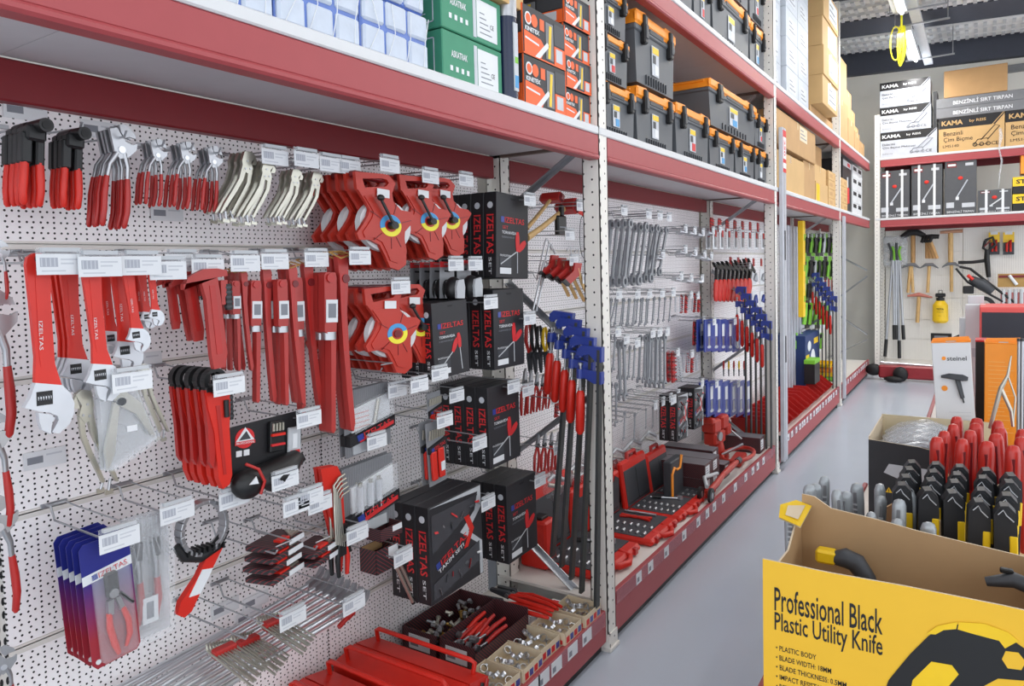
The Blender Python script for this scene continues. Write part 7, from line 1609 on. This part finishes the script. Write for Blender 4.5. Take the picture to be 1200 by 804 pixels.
# black carton with film wrapped goods
m_blkc = mat('carton_black', (40, 41, 46), .5, noise=.05); bx0, bx1, by0, by1, bz = -.31, -.02, 2.62, 3.0, .985
t = thing('black_display_carton', 'black open carton with torn edge holding film wrapped tools', 'carton', (bx0, by0, ZI), 0); W_, D_, H_ = bx1-bx0, by1-by0, bz-ZI
px_(t, 'front_panel', lambda b: (b.prism([(0, 0), (W_, 0), (W_, H_-.02), (W_*.75, H_-.024), (W_*.5, H_-.01), (W_*.2, H_-.004), (0, H_)], 0, T, m_blkc, m_cardin), b.prism([(.045, H_-.105), (.06, H_-.075), (.2, H_-.08), (.21, H_-.13), (.1, H_-.125)], -.001, 0, m_inkl), b.prism([(.05, H_-.17), (.06, H_-.152), (.07, H_-.17)], -.001, 0, m_yel), b.text('!', .06, H_-.164, .003, .01, -.0015, m_ink), b.box(.08, .1, -.001, 0, H_-.18, H_-.155, m_mgrey)))
px_(t, 'side_panel', lambda b: b.box(0, T, T, D_-T, 0, H_+.01, m_cardin)); px_(t, 'side_panel', lambda b: b.box(W_-T, W_, T, D_-T, 0, H_-.01, m_card_in)); px_(t, 'back_panel', lambda b: b.box(0, W_+.08, D_-T, D_, 0, H_+.015, mat('carton_cream', (206, 192, 160), .8, noise=.05))); px_(t, 'bottom_panel', lambda b: b.box(T, W_-T, T, D_-T, 0, T, m_card_in))
for i in range(7):
    t = thing('wrapped_tool', 'tool in crinkled film inside black carton, '+('nearest', 'second', 'third', 'fourth', 'fifth', 'sixth', 'farthest')[i], 'tool', (bx0+.05+.02*(i % 2), by0+.05+.045*i, bz-.04), 0, 'film wrapped tools'); px_(t, 'tool', lambda b: b.tube([(0, 0, 0), (.1, .01, .02), (.18, .02, .005)], [.012, .018, .012], m_dgrey if i % 2 else m_steel, 8)); px_(t, 'film_wrap', lambda b: (b.tube([(-.03, 0, -.004), (.02, .004, .018), (.1, .012, .028), (.2, .02, .006)], [.01, .022, .03, .016], m_film2, 7, flat=1.2), b.tube([(-.02, -.02, .0), (.06, -.01, .045), (.17, .0, .03)], .0025, m_paper, 4)))
# heat gun boxes
def hg(x, y, z0, w, h, d, side, label, rz=0, lean=0):
    t = thing('heat_gun_box', label, 'box', (x, y, z0), rz, 'heat gun boxes'); t.rotation_euler = (0, lean, rz)
    px_(t, 'box', lambda b: (b.box(0, w, 0, d, 0, h, m_paper if side else m_org, .002),)); px_(t, 'top_flap', lambda b: (b.box(-.001, w+.001, -.001, d+.001, h, h+.003, m_org), b.prism([(-.001, h-.0), (w+.001, h), (w-.004, h+.02), (.006, h+.016)], .02, .024, m_org)))
    px_(t, 'packing_tape', lambda b: b.box(w*.38, w*.64, -.001, d*.5, h+.003, h+.0042, m_lgrey))
    if side:
        def pr(b):
            y = -.0012; b.cyl((w*.3, y-.0005, h*.87), (w*.3, 0, h*.87), .007, m_org, 12); b.text('steinel', w*.63, h*.868, w*.5, .016, y, m_dgrey, bold=.01)
            b.tube([(w*.2, -.004, h*.72), (w*.4, -.006, h*.725), (w*.75, -.006, h*.71), (w*.88, -.004, h*.7)], [.006, .013, .016, .009], m_dgrey, 8, flat=.3); b.tube([(w*.62, -.005, h*.7), (w*.68, -.005, h*.6), (w*.72, -.005, h*.54)], [.012, .01, .009], m_dgrey, 8, flat=.3); b.tube([(w*.72, -.003, h*.54), (w*.74, -.003, h*.5)], .003, m_ink, 5, flat=.3)
            b.cyl((w*.27, y-.0005, h*.62), (w*.27, 0, h*.62), .01, m_org, 14)
            for i in range(6): b.box(w*.35+(w*.1)*(i % 2), w*.9, y, 0, h*(.42-.03*i), h*(.42-.03*i)+.0012, m_inkl)
            b.text('HG 2120 E', w*.5, h*.15, w*.6, .011, y, m_mgrey)
    else:
        def pr(b):
            for i in range(18): b.box(w*.1, w*(.55+.25*((i*7) % 3)/2), -.001, 0, h*(.85-.033*i), h*(.85-.033*i)+.0015, mat('pale_orange_print', (252, 190, 110), .5))
            b.box(w*.4, w*.75, -.001, 0, h*.1, h*.14, m_paper); [b.box(w*(.42+.04*i), w*(.435+.04*i), -.0015, -.001, h*.105, h*.135, m_ink) for i in range(8)]
    px_(t, 'front_print', pr)
ya = 3.08
l0, l1 = A(1101, 402, y=ya), A(1146, 398, y=ya); hg(l0.x, ya, .822, l1.x-l0.x+.004, l0.z-.822, .1, True, 'white heat gun box with orange top flap', lean=-.06)
l0, l1 = A(1154, 402, y=ya), A(1196, 402, y=ya); hg(l0.x, ya, .822, l1.x-l0.x+.004, l0.z-.822, .1, False, 'orange heat gun box with barcode low on its face')
l0, l1 = A(1147, 402, y=ya+.14), A(1153, 402, y=ya+.14); t = thing('black_slim_box', 'slim black box wedged between the heat gun boxes', 'box', (l0.x-.01, ya+.12, .822), 0); px_(t, 'box', lambda b: b.box(0, .05, 0, .1, 0, .44, m_black, .002)); px_(t, 'lid', lambda b: b.box(-.001, .051, -.001, .101, .44, .446, m_bxred))
l0 = A(1148, 360, y=3.7); t = thing('red_trimmed_carton', 'big black faced carton with coral red rim', 'carton', (l0.x, 3.7, .822), 0); px_(t, 'box', lambda b: (b.box(0, .42, 0, .3, 0, l0.z-.822, mat('coral_card', (232, 88, 84), .5), .003),)); px_(t, 'front_panel', lambda b: b.box(.008, .412, -.003, 0, .0, l0.z-.822-.022, mat('navy_black_card', (38, 40, 52), .5)))
for i, (p, q, w_, h_) in enumerate(((1137, 362, .05, .06), (1130, 378, .07, .05), (1140, 352, .04, .04))):
    P = A(p, q, y=3.9+.05*i); t = thing('small_white_box', 'small white box stacked beside red rimmed carton, '+('middle', 'lowest', 'top')[i], 'box', (P.x-.02, 3.9+.06*i, .822), 0, 'small white boxes on the far stand'); px_(t, 'box', lambda b: b.box(0, w_*1.6, 0, .045, 0, max(.1, P.z-.822+.02), m_paper, .002)); px_(t, 'label', lambda b: b.box(.01, w_, -.001, 0, .3, .34, m_inkl))
P = A(1185, 415, y=2.5); Q = A(1160, 500, y=2.4)
t = thing('long_nose_plier', 'tall bright steel A shaped plier standing among red handles', 'pliers', A(1173, 455, y=2.45), 0); o = t.location.copy()
pts = {k: A(*v, y=2.45)-o for k, v in dict(tip=(1185, 417), jo=(1173, 455), l=(1160, 502), r=(1187, 500), r2=(1190, 466), u=(1181, 440)).items()}
px_(t, 'jaw', lambda b: b.tube([tuple(pts['tip']), tuple(pts['u']), tuple(pts['jo'])], [.0015, .004, .006], m_nick, 8)); px_(t, 'handle', lambda b: b.tube([tuple(pts['jo']), tuple(pts['l'])], [.006, .005], m_nick, 8)); px_(t, 'handle', lambda b: b.tube([tuple(pts['jo']), tuple((pts['jo']+pts['r'])/2+Vector((.01, 0, -.01))), tuple(pts['r'])], [.005, .005, .004], m_nick, 8)); px_(t, 'spring_wire', lambda b: b.tube([tuple(pts['u']), tuple(pts['r2']), tuple(pts['r'])], .0022, m_nick, 6))
for i in range(2):
    P = A(1194+4*i, 400, y=3.0); t = thing('steel_rod', 'thin steel rod standing at right edge, '+('left' if i == 0 else 'right')+' one', 'rod', (P.x, 3.0-.0*i, ZI), 0, 'thin steel rods'); px_(t, 'rod', lambda b: b.cyl((0, 0, 0), (0, 0, P.z-ZI), .005, m_steel, 8)); px_(t, 'cap', lambda b: b.cyl((0, 0, P.z-ZI), (0, 0, P.z-ZI+.01), .006, m_dgrey, 8))
